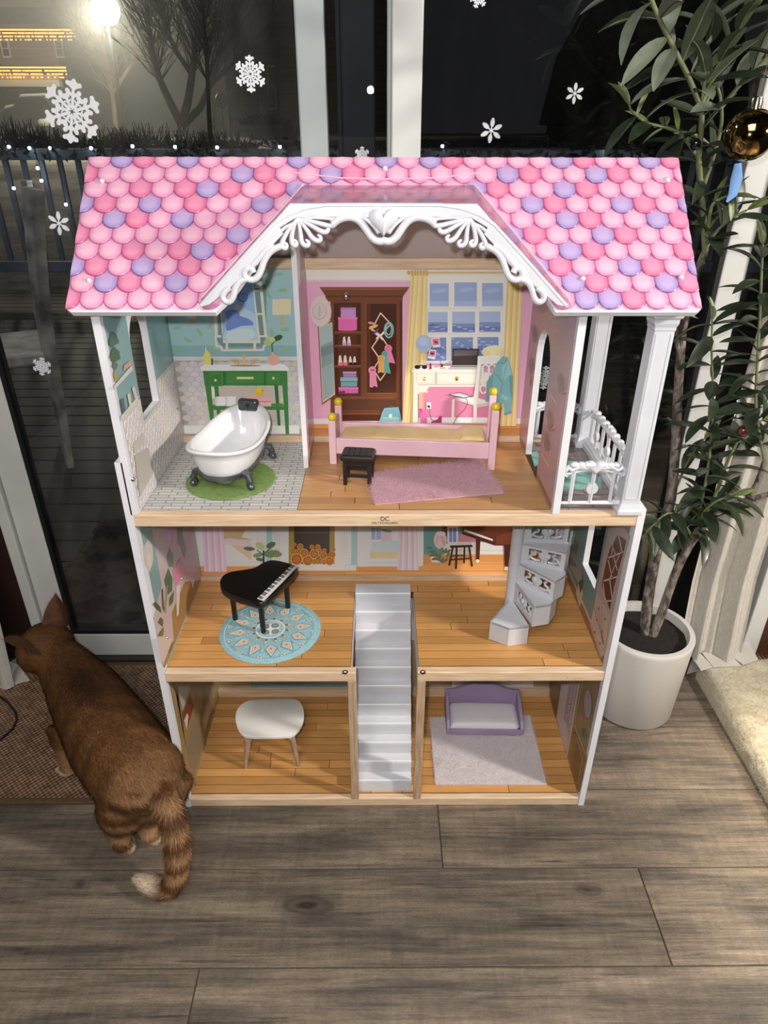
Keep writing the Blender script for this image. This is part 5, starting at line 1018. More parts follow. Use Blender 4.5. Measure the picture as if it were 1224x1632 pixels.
mb = MB(); mb.prism([(a, .041, b) for a, b in bo], (0, .008, 0)); mb.build('backrest', LAV, sof, local=True, bevel=.0012)
for s in (-1, 1):
    ao = [(.044, z0s), (.044, .068), (.030, .066), (-.032, .045), (-.046, .030), (-.046, z0s)]
    mb = MB(); mb.prism([(s*(sw-.008)+(s < 0)*0-(.0 if s > 0 else .008), a, b) for a, b in ao], (.008, 0, 0)); mb.build('arm', LAV, sof, local=True, bevel=.0012)
mb = MB(); pillowy(mb, -sw+.009, sw-.009, -.039, .040, z0s+.012, .014, 24, 14, .14, .0012, 2); mb.build('seat_cushion', CUS, sof, True, local=True, ang=60)
for sx in (-1, 1):
    for sy in (-1, 1):
        mb = MB(); mb.lathe([(.0055, 0), (.007, z0s)], 12, (sx*.066, sy*.034, 0)); mb.build('foot', mat('pale_wood_foot', C(206, 178, 158), .5) if sx+sy == -2 else bpy.data.materials['pale_wood_foot'], sof, True, local=True)
# ================================================================== ON THE FLOOR
# door mat
MATX = -.458
dmz = .008
MT = mat('brown_woven', C(150, 118, 92), .9, col2=C(96, 72, 54), scale=60, lo=.3, hi=.7, bump=.3, bscale=300)
def weave(m, s):
    nt = m.node_tree; N = nt.nodes; L = nt.links; b = N['Principled BSDF']; g = N.new('ShaderNodeNewGeometry')
    sep = N.new('ShaderNodeSeparateXYZ'); L.new(g.outputs['Position'], sep.inputs[0]); outs = []
    for ax_, ph, k in (('X', 0, s), ('Y', 0, s)):
        mu = N.new('ShaderNodeMath'); mu.operation = 'MULTIPLY'; mu.inputs[1].default_value = k; L.new(sep.outputs[ax_], mu.inputs[0])
        si = N.new('ShaderNodeMath'); si.operation = 'SINE'; L.new(mu.outputs[0], si.inputs[0]); outs.append(si)
    p = N.new('ShaderNodeMath'); p.operation = 'MULTIPLY'; L.new(outs[0].outputs[0], p.inputs[0]); L.new(outs[1].outputs[0], p.inputs[1])
    r = N.new('ShaderNodeMapRange'); r.inputs['From Min'].default_value = -.6; r.inputs['From Max'].default_value = .6; r.inputs['To Min'].default_value = .62; r.inputs['To Max'].default_value = 1.3; L.new(p.outputs[0], r.inputs['Value'])
    h = N.new('ShaderNodeHueSaturation'); src = b.inputs['Base Color'].links[0].from_socket; L.new(src, h.inputs['Color']); L.new(r.outputs[0], h.inputs['Value']); L.new(h.outputs[0], b.inputs['Base Color'])
    bp = N.new('ShaderNodeBump'); bp.inputs['Strength'].default_value = .8; bp.inputs['Distance'].default_value = .003; L.new(p.outputs[0], bp.inputs['Height']); L.new(bp.outputs[0], b.inputs['Normal'])
weave(MT, 520)
dmat = thing('door_mat', 'brown woven door mat on the floor under the ginger cat', 'mat', (-.95, .235, 0))
mb = MB(); mb.box(-1.5, MATX, .016, .455, .0005, dmz); mb.build('weave', MT, dmat, bevel=.002)
ED = mat('mat_binding', C(92, 72, 44), .8, col2=C(74, 56, 34), scale=200)
for q in ((-1.5, MATX, .004, .018), (-1.5, MATX, .453, .466)): mb = MB(); mb.box(q[0], q[1], q[2], q[3], .0004, dmz+.0012); mb.build('edge_binding', ED, dmat, bevel=.003)
# black cord
mb = MB(); mb.tube([U(*q, 'z', dmz+.003) for q in ((-40, 1085), (-10, 1103), (12, 1119), (24, 1134), (27, 1147), (20, 1162), (2, 1178), (-30, 1195))], .0028, 8)
tag(mb.build('power_cord', mat('black_rubber', C(10, 10, 11), .5), None, True), 'black cord curving across the brown mat at the frame edge', 'cord')
# ---- the cat
def cat():
    mb = MB()
    def loft(pts, rad, seg=20): mb.tube(pts, rad, seg, upv=(0, 0, 1))
    # trunk, from rump to neck
    loft([(-.446, -.118, .150), (-.456, -.106, .165), (-.480, -.078, .168), (-.528, -.025, .165), (-.588, .045, .158), (-.646, .116, .160), (-.694, .172, .168), (-.734, .210, .185), (-.764, .236, .205), (-.792, .257, .222)],
         [(.03, .03), (.062, .058), (.084, .078), (.092, .084), (.093, .086), (.086, .084), (.079, .080), (.068, .070), (.058, .060), (.048, .05)])
    # head: looks away to the left
    hc = V((-.812, .268, .228)); fd = V((-.92, .34, -.18)).normalized(); sd = V((.34, .92, 0)).normalized(); ud = sd.cross(fd)*-1
    if ud.z < 0: ud = -ud
    HK = 1.13; hp = lambda f, s, u: hc+(fd*f+sd*s+ud*u)*HK
    rr = []
    for f, s, u, o in ((-.052, .018, .016, 0), (-.042, .040, .036, 0), (-.018, .056, .050, 0), (.010, .059, .052, 0), (.030, .052, .046, -.002), (.044, .038, .033, -.006), (.056, .027, .023, -.010), (.070, .024, .019, -.013), (.078, .015, .012, -.014)):
        rr.append([hp(f, s*cos(2*pi*j/20), u*sin(2*pi*j/20)+o) for j in range(20)])
    mb.rings(rr)
    # legs: hind with thigh, knee, hock and paw; fore straight
    for dx_, dy_ in ((0, 0), (.050, .022)):
        D_ = lambda x, y, z: (x+dx_, y+dy_, z)
        loft([D_(-.500, -.060, .165), D_(-.520, -.086, .130), D_(-.534, -.100, .100), D_(-.540, -.106, .075)], [(.060, .062), (.062, .064), (.050, .050), (.030, .032)], 16)
        loft([D_(-.548, -.092, .095), D_(-.544, -.108, .066), D_(-.534, -.124, .046), D_(-.530, -.116, .020)], [(.034, .034), (.027, .028), (.0205, .021), (.016, .016)], 14)
        mb.tube([D_(-.526, -.122, .016), D_(-.532, -.112, .017), D_(-.542, -.098, .016), D_(-.554, -.086, .014)], [(.012, .012), (.018, .0145), (.020, .014), (.013, .010)], 12, upv=(0, 0, 1))
        for k in (-1, 0, 1): mb.ball(D_(-.554+k*.008, -.086+k*.007, .0105), .0085, 8, 6)
    for (sh, el, wr, pw) in (((-.730, .120, .13), (-.722, .088, .082), (-.722, .078, .036), (-.735, .084, .024)), ((-.645, .195, .13), (-.640, .205, .082), (-.646, .200, .036), (-.660, .212, .024))):
        loft([sh, el, wr, (wr[0], wr[1], .024)], [(.040, .042), (.026, .026), (.018, .018), (.016, .016)], 14)
        mb.tube([(wr[0], wr[1], .025), pw, (pw[0]-.012, pw[1]+.008, .021)], [(.018, .016), (.020, .015), (.013, .011)], 12, upv=(0, 0, 1))
        for k in (-1, 0, 1): mb.ball((pw[0]-.014+k*.006, pw[1]+.010+k*.009, .0180), .0085, 8, 6)
    # tail
    loft([(-.446, -.098, .192), (-.424, -.130, .192), (-.406, -.158, .168), (-.398, -.178, .130), (-.398, -.192, .092), (-.402, -.204, .060), (-.414, -.210, .036), (-.440, -.204, .025), (-.466, -.192, .023), (-.492, -.180, .022)],
         [.028, .027, .025, .0235, .0225, .022, .0215, .021, .018, .009], 12)
    me = bpy.data.meshes.new('cat_body'); me.from_pydata(mb.v, [], mb.f)
    bm = bmesh.new(); bm.from_mesh(me); bmesh.ops.recalc_face_normals(bm, faces=bm.faces); bm.to_mesh(me); bm.free()
    o = bpy.data.objects.new('cat_tmp', me); COL.objects.link(o)
    r = o.modifiers.new('r', 'REMESH'); r.mode = 'VOXEL'; r.voxel_size = .0045; r.use_smooth_shade = True
    s = o.modifiers.new('s', 'SMOOTH'); s.factor = .5; s.iterations = 7
    dg = bpy.context.evaluated_depsgraph_get(); dg.update(); m2 = bpy.data.meshes.new_from_object(o.evaluated_get(dg)); bpy.data.objects.remove(o)
    ax_ = [V((-.45, -.11, .2)), V((-.80, .26, .24))]; dirv = (ax_[1]-ax_[0]).normalized(); side = V((dirv.y, -dirv.x, 0)).normalized()
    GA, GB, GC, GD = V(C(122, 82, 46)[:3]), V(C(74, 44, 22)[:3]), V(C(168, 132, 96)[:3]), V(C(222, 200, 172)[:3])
    col = []
    for v in m2.vertices:
        p = v.co; q = p-ax_[0]; t = q.dot(dirv); s_ = q.dot(side)
        n1 = mnoise.noise(p*16); n2 = mnoise.noise(p*60)
        stripe = sin((t*2.0+abs(s_)*.6+n1*.02)*46)
        spine = math.exp(-(s_/.022)**2)
        c = GA.copy(); a = max(0, min(1, .25+.5*stripe*min(1, abs(s_)/.03)+.3*n1)); c = c.lerp(GB, a*.55)
        c = c.lerp(GB, .35*spine*(1 if p.z > .14 else 0))
        sad_shade = math.exp(-((t-.33)/.10)**2-((s_-.01)/.05)**2)*(1 if p.z > .13 else .3); c = c.lerp(V(C(46, 25, 12)[:3]), .92*sad_shade)  # dark shoulder patch: coat saddle plus shade painted into the fur
        if t > .25: c = c.lerp(GB, min(.4, (t-.25)*1.6))  # neck and head fur darkened too, shade painted in with the coat
        if p.z < .12: c = c.lerp(GC, min(.75, (.12-p.z)*9))
        if t < .10 and p.z > .12: c = c.lerp(GC, .30*(1-t/.10))
        if p.y < -.135 or (p.x > -.43 and p.y < -.11):                 # tail rings
            u = (p.z*1.0 if p.z > .045 else .045+(-.40-p.x)*-.9); rg = .5+.5*sin(u*150)
            c = GA.lerp(GB, rg*.75) if rg > .45 else GA.lerp(GC, .55)
        if p.x > -.5 and p.y < -.165 and p.z < .05 and p.x < -.425: c = c.lerp(GD, min(1, (-.425-p.x)/.03))
        if p.z < .03 and p.y > -.13: c = c.lerp(GD, .6)
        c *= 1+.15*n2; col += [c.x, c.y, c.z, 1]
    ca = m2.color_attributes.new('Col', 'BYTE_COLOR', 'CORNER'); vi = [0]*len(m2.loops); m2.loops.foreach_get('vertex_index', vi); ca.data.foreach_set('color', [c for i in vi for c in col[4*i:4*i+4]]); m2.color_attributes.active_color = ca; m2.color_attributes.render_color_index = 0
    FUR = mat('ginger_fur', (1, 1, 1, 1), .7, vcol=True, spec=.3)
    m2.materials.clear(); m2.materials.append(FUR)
    t = thing('cat', 'ginger tabby cat seen from behind standing on the brown mat', 'cat', (-.6, .06, 0))
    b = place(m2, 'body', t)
    m2.name = 'cat_body'
    # coat: short tapered hairs lying back along the body
    import numpy as np
    m2.calc_loop_triangles(); nt_ = len(m2.loop_triangles)
    tri = np.empty(nt_*3, 'i'); m2.loop_triangles.foreach_get('vertices', tri); tri = tri.reshape(-1, 3)
    co = np.empty(len(m2.vertices)*3); m2.vertices.foreach_get('co', co); co = co.reshape(-1, 3)
    no = np.empty(len(m2.vertices)*3); m2.vertices.foreach_get('normal', no); no = no.reshape(-1, 3)
    cv = np.array(col).reshape(-1, 4)
    A, B, Cc = co[tri[:, 0]], co[tri[:, 1]], co[tri[:, 2]]; ar = np.linalg.norm(np.cross(B-A, Cc-A), axis=1); rs_ = np.random.RandomState(4)
    NH = 90000; idx = rs_.choice(nt_, NH, p=ar/ar.sum()); u, v_ = rs_.rand(NH), rs_.rand(NH); fl_2 = u+v_ > 1; u[fl_2] = 1-u[fl_2]; v_[fl_2] = 1-v_[fl_2]; w0 = 1-u-v_
    bl_ = lambda M_: M_[tri[idx, 0]]*w0[:, None]+M_[tri[idx, 1]]*u[:, None]+M_[tri[idx, 2]]*v_[:, None]
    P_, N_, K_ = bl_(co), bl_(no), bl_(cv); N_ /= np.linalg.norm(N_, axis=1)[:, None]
    F_ = np.tile(np.array([.62, -.72, -.30]), (NH, 1)); low = P_[:, 2] < .10; F_[low] = (.1, -.1, -1)
    tail = ((P_[:, 1] < -.135) & (P_[:, 0] > -.44)); F_[tail] = (.05, -.15, -1); tt = (P_[:, 1] < -.165) & (P_[:, 2] < .045); F_[tt] = (-1, .15, -.05)
    head = P_[:, 0] < -.775; F_[head] = np.array([.75, -.25, -.25])
    F_ -= N_*(F_*N_).sum(1)[:, None]; F_ /= np.linalg.norm(F_, axis=1)[:, None]+1e-9; F_ += rs_.normal(0, .16, (NH, 3))
    ln_h = .0125*(.6+.6*rs_.rand(NH)); ln_h[low] *= .5; ln_h[head] *= .55; ln_h[tail] *= 1.35; ln_h[P_[:, 2] < .035] *= .6; ln_h[tt] = .013
    S_ = np.cross(F_, N_); S_ /= np.linalg.norm(S_, axis=1)[:, None]; W_ = (.00042*(.7+.6*rs_.rand(NH)))[:, None]; L_ = ln_h[:, None]
    M1 = P_+F_*L_*.5+N_*L_*.20; T_ = P_+F_*L_*.98+N_*L_*.22; R_0 = P_-N_*.001
    VV = np.stack([R_0-S_*W_, R_0+S_*W_, M1+S_*W_*.7, M1-S_*W_*.7, T_], 1).reshape(-1, 3)
    fm = bpy.data.meshes.new('cat_fur'); base_i = (np.arange(NH)*5)[:, None]
    fcs = np.concatenate([base_i+[0, 1, 2], base_i+[0, 2, 3], base_i+[3, 2, 4]], 1).reshape(-1, 3)
    fm.vertices.add(NH*5); fm.vertices.foreach_set('co', VV.ravel()); fm.loops.add(len(fcs)*3); fm.loops.foreach_set('vertex_index', fcs.ravel().astype('i'))
    fm.polygons.add(len(fcs)); fm.polygons.foreach_set('loop_start', np.arange(0, len(fcs)*3, 3, dtype='i')); fm.update(); fm.validate()
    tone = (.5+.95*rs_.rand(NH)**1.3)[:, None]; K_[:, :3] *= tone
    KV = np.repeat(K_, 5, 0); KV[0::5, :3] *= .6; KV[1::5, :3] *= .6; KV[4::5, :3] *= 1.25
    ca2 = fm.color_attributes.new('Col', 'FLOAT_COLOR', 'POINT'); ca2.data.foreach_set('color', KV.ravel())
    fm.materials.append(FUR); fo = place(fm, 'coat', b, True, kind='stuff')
    # ears
    EARI = mat('ear_inner', C(150, 112, 96), .7); EARB = mat('ear_back', C(100, 64, 36), .8, col2=C(78, 48, 27), scale=60)
    for inn, outb, tip, fe in ((hp(-.006, .010, .046), hp(-.012, .062, .014), hp(-.018, .060, .098), fd),
                               (hp(.018, -.026, .044), hp(-.042, -.046, .022), hp(-.010, -.080, .080), V((-.30, -.86, .34)).normalized())):
        rings = []
        for k in range(7):
            f = k/6; w_ = (1-f**1.6); c0 = inn.lerp(tip, f); c1 = outb.lerp(tip, f)
            bulge = (inn-outb)*.16*sin(pi*f); c0 = c0+bulge; c1 = c1-bulge
            ctr = (c0+c1)/2; bk = ctr-fe*.019*w_
            rings.append([c0, c0.lerp(bk, .6)-fe*.005*w_, bk-fe*.002*w_, bk.lerp(c1, .4)-fe*.005*w_, c1, ctr-fe*.010*w_])
        m_ = MB(); m_.rings(rings, True, True); eo = m_.build('ear', EARB, t, True, ang=70); fur(eo, 1500, .003, .00035, 0, 1, 6, brown=.004)
        ei = MB()
        for k in range(6):
            a, c = rings[k], rings[k+1]; q = fe*.0008
            ei.poly([a[0]+q, a[5]+q, c[5]+q, c[0]+q]); ei.poly([a[5]+q, a[4]+q, c[4]+q, c[5]+q])
        ei.build('inner_ear', EARI, eo)
    # face: eyes, nose, mouth, whiskers
    EY = mat('cat_eye', C(170, 150, 60), .1, coat=1); PUP = mat('pupil', C(6, 6, 6), .1)
    for s_ in (-1, 1):
        m_ = MB(); m_.ball(hp(.041, s_*.024, .010), .0105, 14, 8); e = m_.build('eye', EY, t, True)
        m_ = MB(); m_.ball(hp(.0495, s_*.0255, .010), .0045, 8, 6, sc=(.8, .8, 1.3)); m_.build('pupil', PUP, e, True)
        w_ = MB()
        for k in range(5): w_.tube([hp(.064, s_*.016, -.016-.002*k), hp(.066, s_*.045, -.014-.005*k), hp(.058, s_*.075, -.020-.009*k)], [.0004, .0003, .0001], 4)
        w_.build('whiskers', mat('whisker', C(214, 210, 204), .5) if s_ < 0 else bpy.data.materials['whisker'], t, kind='stuff')
    m_ = MB(); m_.ball(hp(.079, 0, -.008), .0058, 10, 6, sc=(1, 1, .8)); m_.build('nose', mat('pink_nose', C(190, 120, 108), .4), t, True)
    m_ = MB(); m_.tube([hp(.074, -.010, -.022), hp(.079, 0, -.018), hp(.074, .010, -.022)], .0012, 6); m_.build('mouth', mat('mouth_line', C(80, 44, 36), .6), t, True)
cat()
# ---- planter with the tree
PC = V((.645, .316, 0))
tree = thing('potted_olive_tree', 'tall artificial tree with long dark leaves in a white pot beside dollhouse', 'plant', PC)
PW = mat('white_ceramic', C(206, 202, 196), .45, col2=C(200, 196, 190), scale=5)
PRr, PRb, PH = .1135, .1030, .246
mb = MB(); mb.lathe([(PRb-.006, 0), (PRb, .006), (PRr-.001, PH-.012), (PRr, PH-.004), (PRr-.003, PH), (PRr-.014, PH), (PRr-.016, PH-.006), (PRr-.018, PH-.03)], 64, PC, c1=False); mb.build('pot', PW, tree, True, ang=50)
SO = mat('dark_soil', C(15, 12, 10), .95, col2=C(32, 25, 19), scale=160, bump=1, bscale=200, dist=.004)
mb = MB(); n = 40; R_ = []
for k in range(9):
    r = (PRr-.017)*(1-k/8.5); R_.append([(PC.x+r*cos(2*pi*j/n), PC.y+r*sin(2*pi*j/n), PH-.022+.004*mnoise.noise(V((r*60*cos(2*pi*j/n), r*60*sin(2*pi*j/n), 1)))) for j in range(n)])
mb.rings(R_, False, True); mb.build('soil', SO, tree, True)
BK = mat('grey_bark', C(146, 134, 124), .8, col2=C(62, 54, 48), scale=70, stretch=(1, 1, .45), lo=.35, hi=.6, detail=7, bump=1, bscale=110, dist=.008)
TWG = mat('green_twig', C(116, 122, 84), .7, col2=C(90, 96, 62), scale=40)
def br(pts, rad, name, m, seg=8):
    P_ = [U(px, py, 'y', y) for px, py, y in pts]
    Q = []; n_ = len(P_)
    for i in range(n_-1):
        p0, p1, p2, p3 = P_[max(i-1, 0)], P_[i], P_[i+1], P_[min(i+2, n_-1)]
        for k in range(5):
            t = k/5; Q.append(.5*((2*p1)+(-p0+p2)*t+(2*p0-5*p1+4*p2-p3)*t*t+(-p0+3*p1-3*p2+p3)*t**3))
    Q.append(P_[-1]); R_ = [rad[0]+(rad[1]-rad[0])*i/(len(Q)-1) for i in range(len(Q))]
    R_ = [r*(1+.08*mnoise.noise(p*40)) for r, p in zip(R_, Q)] if m is BK else R_
    mb = MB(); mb.tube(Q, R_, seg); mb.build(name, m, tree, True, ang=80); return Q
t1 = br([(1028, 1016, .325), (1032, 960, .33), (1046, 880, .335), (1068, 800, .335), (1076, 720, .335), (1080, 640, .335), (1085, 560, .335), (1092, 500, .335), (1108, 440, .335), (1124, 400, .34)], (.0135, .0062), 'trunk', BK, 12)
t2 = br([(1040, 1012, .318), (1055, 975, .315), (1080, 905, .305), (1112, 850, .30), (1150, 812, .295), (1182, 800, .29), (1230, 786, .285)], (.0115, .0055), 'trunk', BK, 12)
t2b = br([(1188, 799, .29), (1205, 770, .285), (1218, 735, .28)], (.005, .004), 'branch', BK)
t3 = br([(1085, 565, .335), (1079, 540, .335), (1082, 520, .338)], (.007, .005), 'branch', BK)
t1b = br([(1085, 545, .335), (1100, 490, .34), (1112, 470, .345)], (.006, .005), 'branch', BK)
LG = mat('leaf_upper', C(44, 56, 37), .4, col2=C(29, 39, 26), scale=30, back=C(112, 120, 100), rand=.25, coat=.15)
LY = mat('leaf_young', C(118, 132, 76), .45, col2=C(92, 110, 60), scale=30, back=C(140, 146, 110), rand=.15)
LP = mat('leaf_pale_back', C(122, 130, 112), .5, col2=C(104, 112, 94), scale=30, back=C(70, 82, 58), rand=.2)
def leafmesh(nm, L, W_, bend, m):
    n = 7; vs = []; fs = []
    for i in range(n+1):
        t = i/n; w_ = W_*.5*(sin(pi*min(1, t*.93+.05))**.8) if 0 < i < n else W_*.03
        y = L*(t-bend*.25*t*t); z = -bend*L*t*t*.75
        vs += [(-w_, y, z+w_*.30), (0, y, z), (w_, y, z+w_*.30)]
    for i in range(n):
        a = i*3; fs += [(a, a+1, a+4, a+3), (a+1, a+2, a+5, a+4)]
    k = len(vs)      # midrib and stalk as a thin raised ridge
    for i in range(n+1): x, y, z = vs[i*3+1]; vs += [(-.0008, y, z+.0001), (.0008, y, z+.0001), (0, y, z-.0010)]
    for i in range(n): a = k+i*3; fs += [(a, a+3, a+5, a+2), (a+1, a+2, a+5, a+4)]
    me = bpy.data.meshes.new(nm); me.from_pydata(vs, [], fs); me.polygons.foreach_set('use_smooth', [True]*len(me.polygons)); me.materials.append(m); return me
LM = [leafmesh('leaf_long', .092, .025, .35, LG), leafmesh('leaf_bent', .084, .024, .6, LG), leafmesh('leaf_straight', .078, .024, .12, LG), leafmesh('leaf_short', .054, .018, .3, LG), leafmesh('leaf_new', .044, .012, .2, LY), leafmesh('leaf_pale', .098, .026, .3, LP), leafmesh('leaf_pale_bent', .090, .025, .55, LP)]
rnd = random.Random(21)
def put_leaf(me, p, d, spin, sc):
    y = d.normalized(); ref = V((0, 0, 1)); x = y.cross(ref)
    if x.length < .1: x = V((1, 0, 0))
    x.normalize(); z = x.cross(y); M_ = Matrix((x, y, z)).transposed().to_4x4() @ Matrix.Rotation(spin, 4, 'Y')
    o = place(me, 'leaf', tree, True); M_.translation = p-PC; o.matrix_basis = M_ @ Matrix.Scale(sc, 4)
nleaf = [0]
def leafy(Q, step, kinds, spread=(40, 75), t0=.0, tipk=4, sc=(.8, 1.15), pale=0):
    acc = 0; k = 0; L_ = sum((b-a).length for a, b in zip(Q, Q[1:])); s = 0
    for a, b in zip(Q, Q[1:]):
        d = (b-a); l = d.length; acc += l; s += l
        if acc >= step and s/L_ > t0:
            acc = 0; k += 1; t = d.normalized()
            for side in (0, 1):
                az = k*1.9+side*pi+rnd.uniform(-.5, .5)
                u = t.cross(V((0, 1, 0)));
                if u.length < .1: u = V((1, 0, 0))
                u.normalize(); v_ = t.cross(u); el = radians(rnd.uniform(*spread))
                dr_ = t*cos(el)+(u*cos(az)+v_*sin(az))*sin(el)
                if dr_.y > .35: dr_.y *= .3
                if b.y+dr_.y*.09 > .475: dr_.y = -abs(dr_.y)
                put_leaf(LM[rnd.choice(kinds)], b, dr_, rnd.uniform(-.6, .6), rnd.uniform(*sc)); nleaf[0] += 1
    for j in range(3):
        t = (Q[-1]-Q[-2]).normalized(); put_leaf(LM[tipk], Q[-1], t+V((rnd.uniform(-.4, .4), rnd.uniform(-.4, .2), rnd.uniform(-.2, .3))), rnd.uniform(-1, 1), rnd.uniform(.9, 1.2)); nleaf[0] += 1
def stem(pts, step, kinds, r=(.0042, .002), **k):
    Q = br(pts, r, 'branch', TWG); leafy(Q, step, kinds, **k); return Q
P5 = [5, 6, 5, 0]
stem([(1119, 176, .30), (1098, 125, .29), (1078, 85, .28), (1055, 40, .27), (1036, -6, .26), (1028, -30, .25)], .020, P5, (.0046, .003), spread=(45, 85), sc=(1.0, 1.25), tipk=5)
stem([(1118, 178, .30), (1125, 120, .30), (1128, 60, .30), (1130, 0, .30), (1131, -30, .30)], .020, P5, spread=(30, 60), sc=(.95, 1.2), tipk=5)
stem([(1125, 160, .30), (1142, 110, .29), (1168, 70, .28), (1185, 30, .27), (1215, 0, .26)], .020, P5, spread=(30, 70), sc=(.95, 1.2), tipk=5)
stem([(1150, 170, .32), (1175, 140, .31), (1200, 112, .30), (1226, 88, .29)], .028, [5, 0, 6], spread=(30, 60), tipk=4)
stem([(1124, 400, .34), (1120, 330, .335), (1114, 260, .32), (1117, 210, .305), (1119, 176, .30)], .022, [0, 1, 2], (.006, .0046), spread=(50, 85))
stem([(1112, 250, .33), (1085, 215, .32), (1060, 203, .31), (1030, 195, .30), (1008, 178, .295), (1003, 168, .295)], .028, [2, 0, 4, 3], (.0034, .0016), spread=(35, 75))
stem([(1120, 300, .34), (1140, 240, .33), (1150, 195, .32), (1147, 150, .315), (1136, 125, .31)], .026, [0, 1, 5, 2], (.004, .002), spread=(30, 70))
stem([(1120, 420, .34), (1128, 370, .33), (1134, 330, .32), (1150, 316, .31), (1166, 312, .30)], .024, [0, 1, 0, 4], (.004, .002), spread=(40, 80))
stem([(1120, 410, .335), (1135, 378, .325), (1160, 352, .31), (1190, 335, .30)], .026, [0, 1, 2], (.0036, .002), spread=(30, 60))
stem([(1112, 830, .31), (1126, 760, .30), (1134, 690, .295), (1136, 620, .29), (1134, 560, .285), (1135, 510, .28)], .0175, [0, 1, 2, 0], (.0032, .0018), spread=(50, 88), t0=.12)
stem([(1100, 860, .305), (1135, 800, .295), (1160, 735, .285), (1185, 690, .28), (1215, 670, .275)], .0185, [0, 1, 2, 3], (.004, .002), spread=(45, 80), t0=.1)
stem([(1218, 735, .28), (1205, 650, .28), (1208, 560, .275), (1212, 480, .27), (1214, 430, .265), (1216, 390, .26)], .0175, [0, 1, 2, 0], (.0032, .002), spread=(50, 85))
stem([(1108, 862, .30), (1085, 830, .27), (1065, 818, .25), (1040, 838, .235), (1020, 860, .23)], .016, [0, 2, 1, 0], (.0036, .002), spread=(45, 85), sc=(.8, 1.05))
stem([(1110, 855, .30), (1120, 820, .27), (1140, 800, .25), (1165, 790, .24)], .018, [0, 1, 2], (.0034, .002), spread=(45, 85))
stem([(1072, 790, .335), (1092, 745, .33), (1106, 720, .32), (1122, 700, .31)], .05, [3, 1], (.003, .0016), spread=(40, 70))
pass
# ornaments
GOLD = mat('gold_mercury_glass', C(190, 156, 104), .08, metal=1, col2=C(104, 82, 52), scale=60, lo=.45, hi=.6)
oc = U(1195, 215, 'y', .235); orr = .0385
bau = thing('gold_bauble', 'shiny gold glass bauble hanging in the tree at the frame edge', 'ornament', oc)
mb = MB(); mb.ball((0, 0, 0), orr, 32, 20); mb.build('ball', GOLD, bau, True, local=True, ang=80)
mb = MB(); mb.lathe([(.008, orr-.002), (.0085, orr+.004), (.0075, orr+.013), (.003, orr+.015)], 16); mb.build('cap', mat('silver_cap', C(214, 206, 190), .2, metal=1), bau, True, local=True)
mb = MB(); mb.tube([(0, 0, orr+.013), (.002, 0, orr+.05), (.006, .0, orr+.085)], .0005, 5); mb.build('thread', TWG, bau, local=True)
for px, py, y, r, rgb, lab in ((1109, 230, .27, .0092, (14, 13, 13), 'tiny black bead ornament among the upper leaves of tree'), (1184, 687, .235, .0115, (74, 24, 22), 'small dark red berry ornament among the lower leaves of tree')):
    c = U(px, py, 'y', y); mb = MB(); mb.ball(c, r, 18, 12)
    tag(mb.build('bead_ornament', mat('bead_%d' % px, C(*rgb), .12, coat=.8), None, True), lab, 'ornament')
c = U(1163, 290, 'y', .27); mb = MB(); q = [U(*p, 'y', .27) for p in ((1176, 260), (1174, 285), (1168, 310), (1158, 322))]
mb.tube(q, [(.006, .003), (.0105, .004), (.008, .003), (.002, .001)], 10, upv=(0, 1, 0)); tag(mb.build('icicle_ornament', mat('pale_blue_glass', C(120, 160, 214), .15, coat=.8), None, True), 'pale blue glass icicle ornament hanging among tree leaves', 'ornament')
# ---- curtains
LIN = mat('grey_white_linen', C(196, 191, 182), .9, col2=C(180, 175, 167), scale=300, stretch=(1, 1, .2), bump=.2, bscale=500)
def curtain(name, label, x0, x1, y, amp, nf, z0, z1, hem, seed):
    t = thing(name, label, 'curtain', ((x0+x1)/2, y, z0)); mb = MB(); nx, nz = 90, 24
    for j in range(nz+1):
        v = j/nz; z = z0+(z1-z0)*v
        for i in range(nx+1):
            u = i/nx; x = x0+(x1-x0)*u+.010*mnoise.noise(V((u*3, v*2, seed)))
            yy = y+amp*sin(u*nf*2*pi+3.2*mnoise.noise(V((u*4, v*1.5, seed+3))))+.5*amp*mnoise.noise(V((u*14, v*1.2, seed+5)))+.02*mnoise.noise(V((u*2, v*3, seed+9)))
            if v < .12: yy -= .03*(.12-v)/.12
            mb.v.append((x, yy, z))
    for j in range(nz):
        for i in range(nx): a = j*(nx+1)+i; mb.face([a, a+1, a+nx+2, a+nx+1])
    mb.build('drape', LIN, t, True, ang=180)
    h = MB()
    for k, pts in enumerate(hem):
        A_ = [V(p) for p in pts]; h.prism(A_, (0, 0, .003))
    h.build('hem', LIN, t, bevel=.001); return t
zc_ = .004
hp_ = lambda pts, z: [tuple(U(*p, 'z', z)) for p in pts]
curtain('linen_curtain', 'grey white linen curtain behind the potted tree with hem on floor', .80, .975, .45, .016, 2.4, .062, 1.9,
        [hp_([(1094, 1075), (1104, 1044), (1146, 1030), (1190, 1052), (1117, 1069)], .006), hp_([(1101, 1046), (1116, 1042), (1136, 1064), (1117, 1070)], .058), hp_([(1118, 1041), (1150, 1034), (1182, 1062), (1136, 1064)], .060), hp_([(1146, 1033), (1172, 1016), (1182, 1003), (1208, 1052), (1184, 1060)], .063)], 1)
curtain('linen_curtain', 'white curtain bottom by the dark wall beside cat head', -1.30, -.99, .40, .012, 5, .010, 1.9, [hp_([(-30, 1090), (-30, 1040), (30, 1060), (48, 1085), (2, 1097)], dmz+.002)], 5)
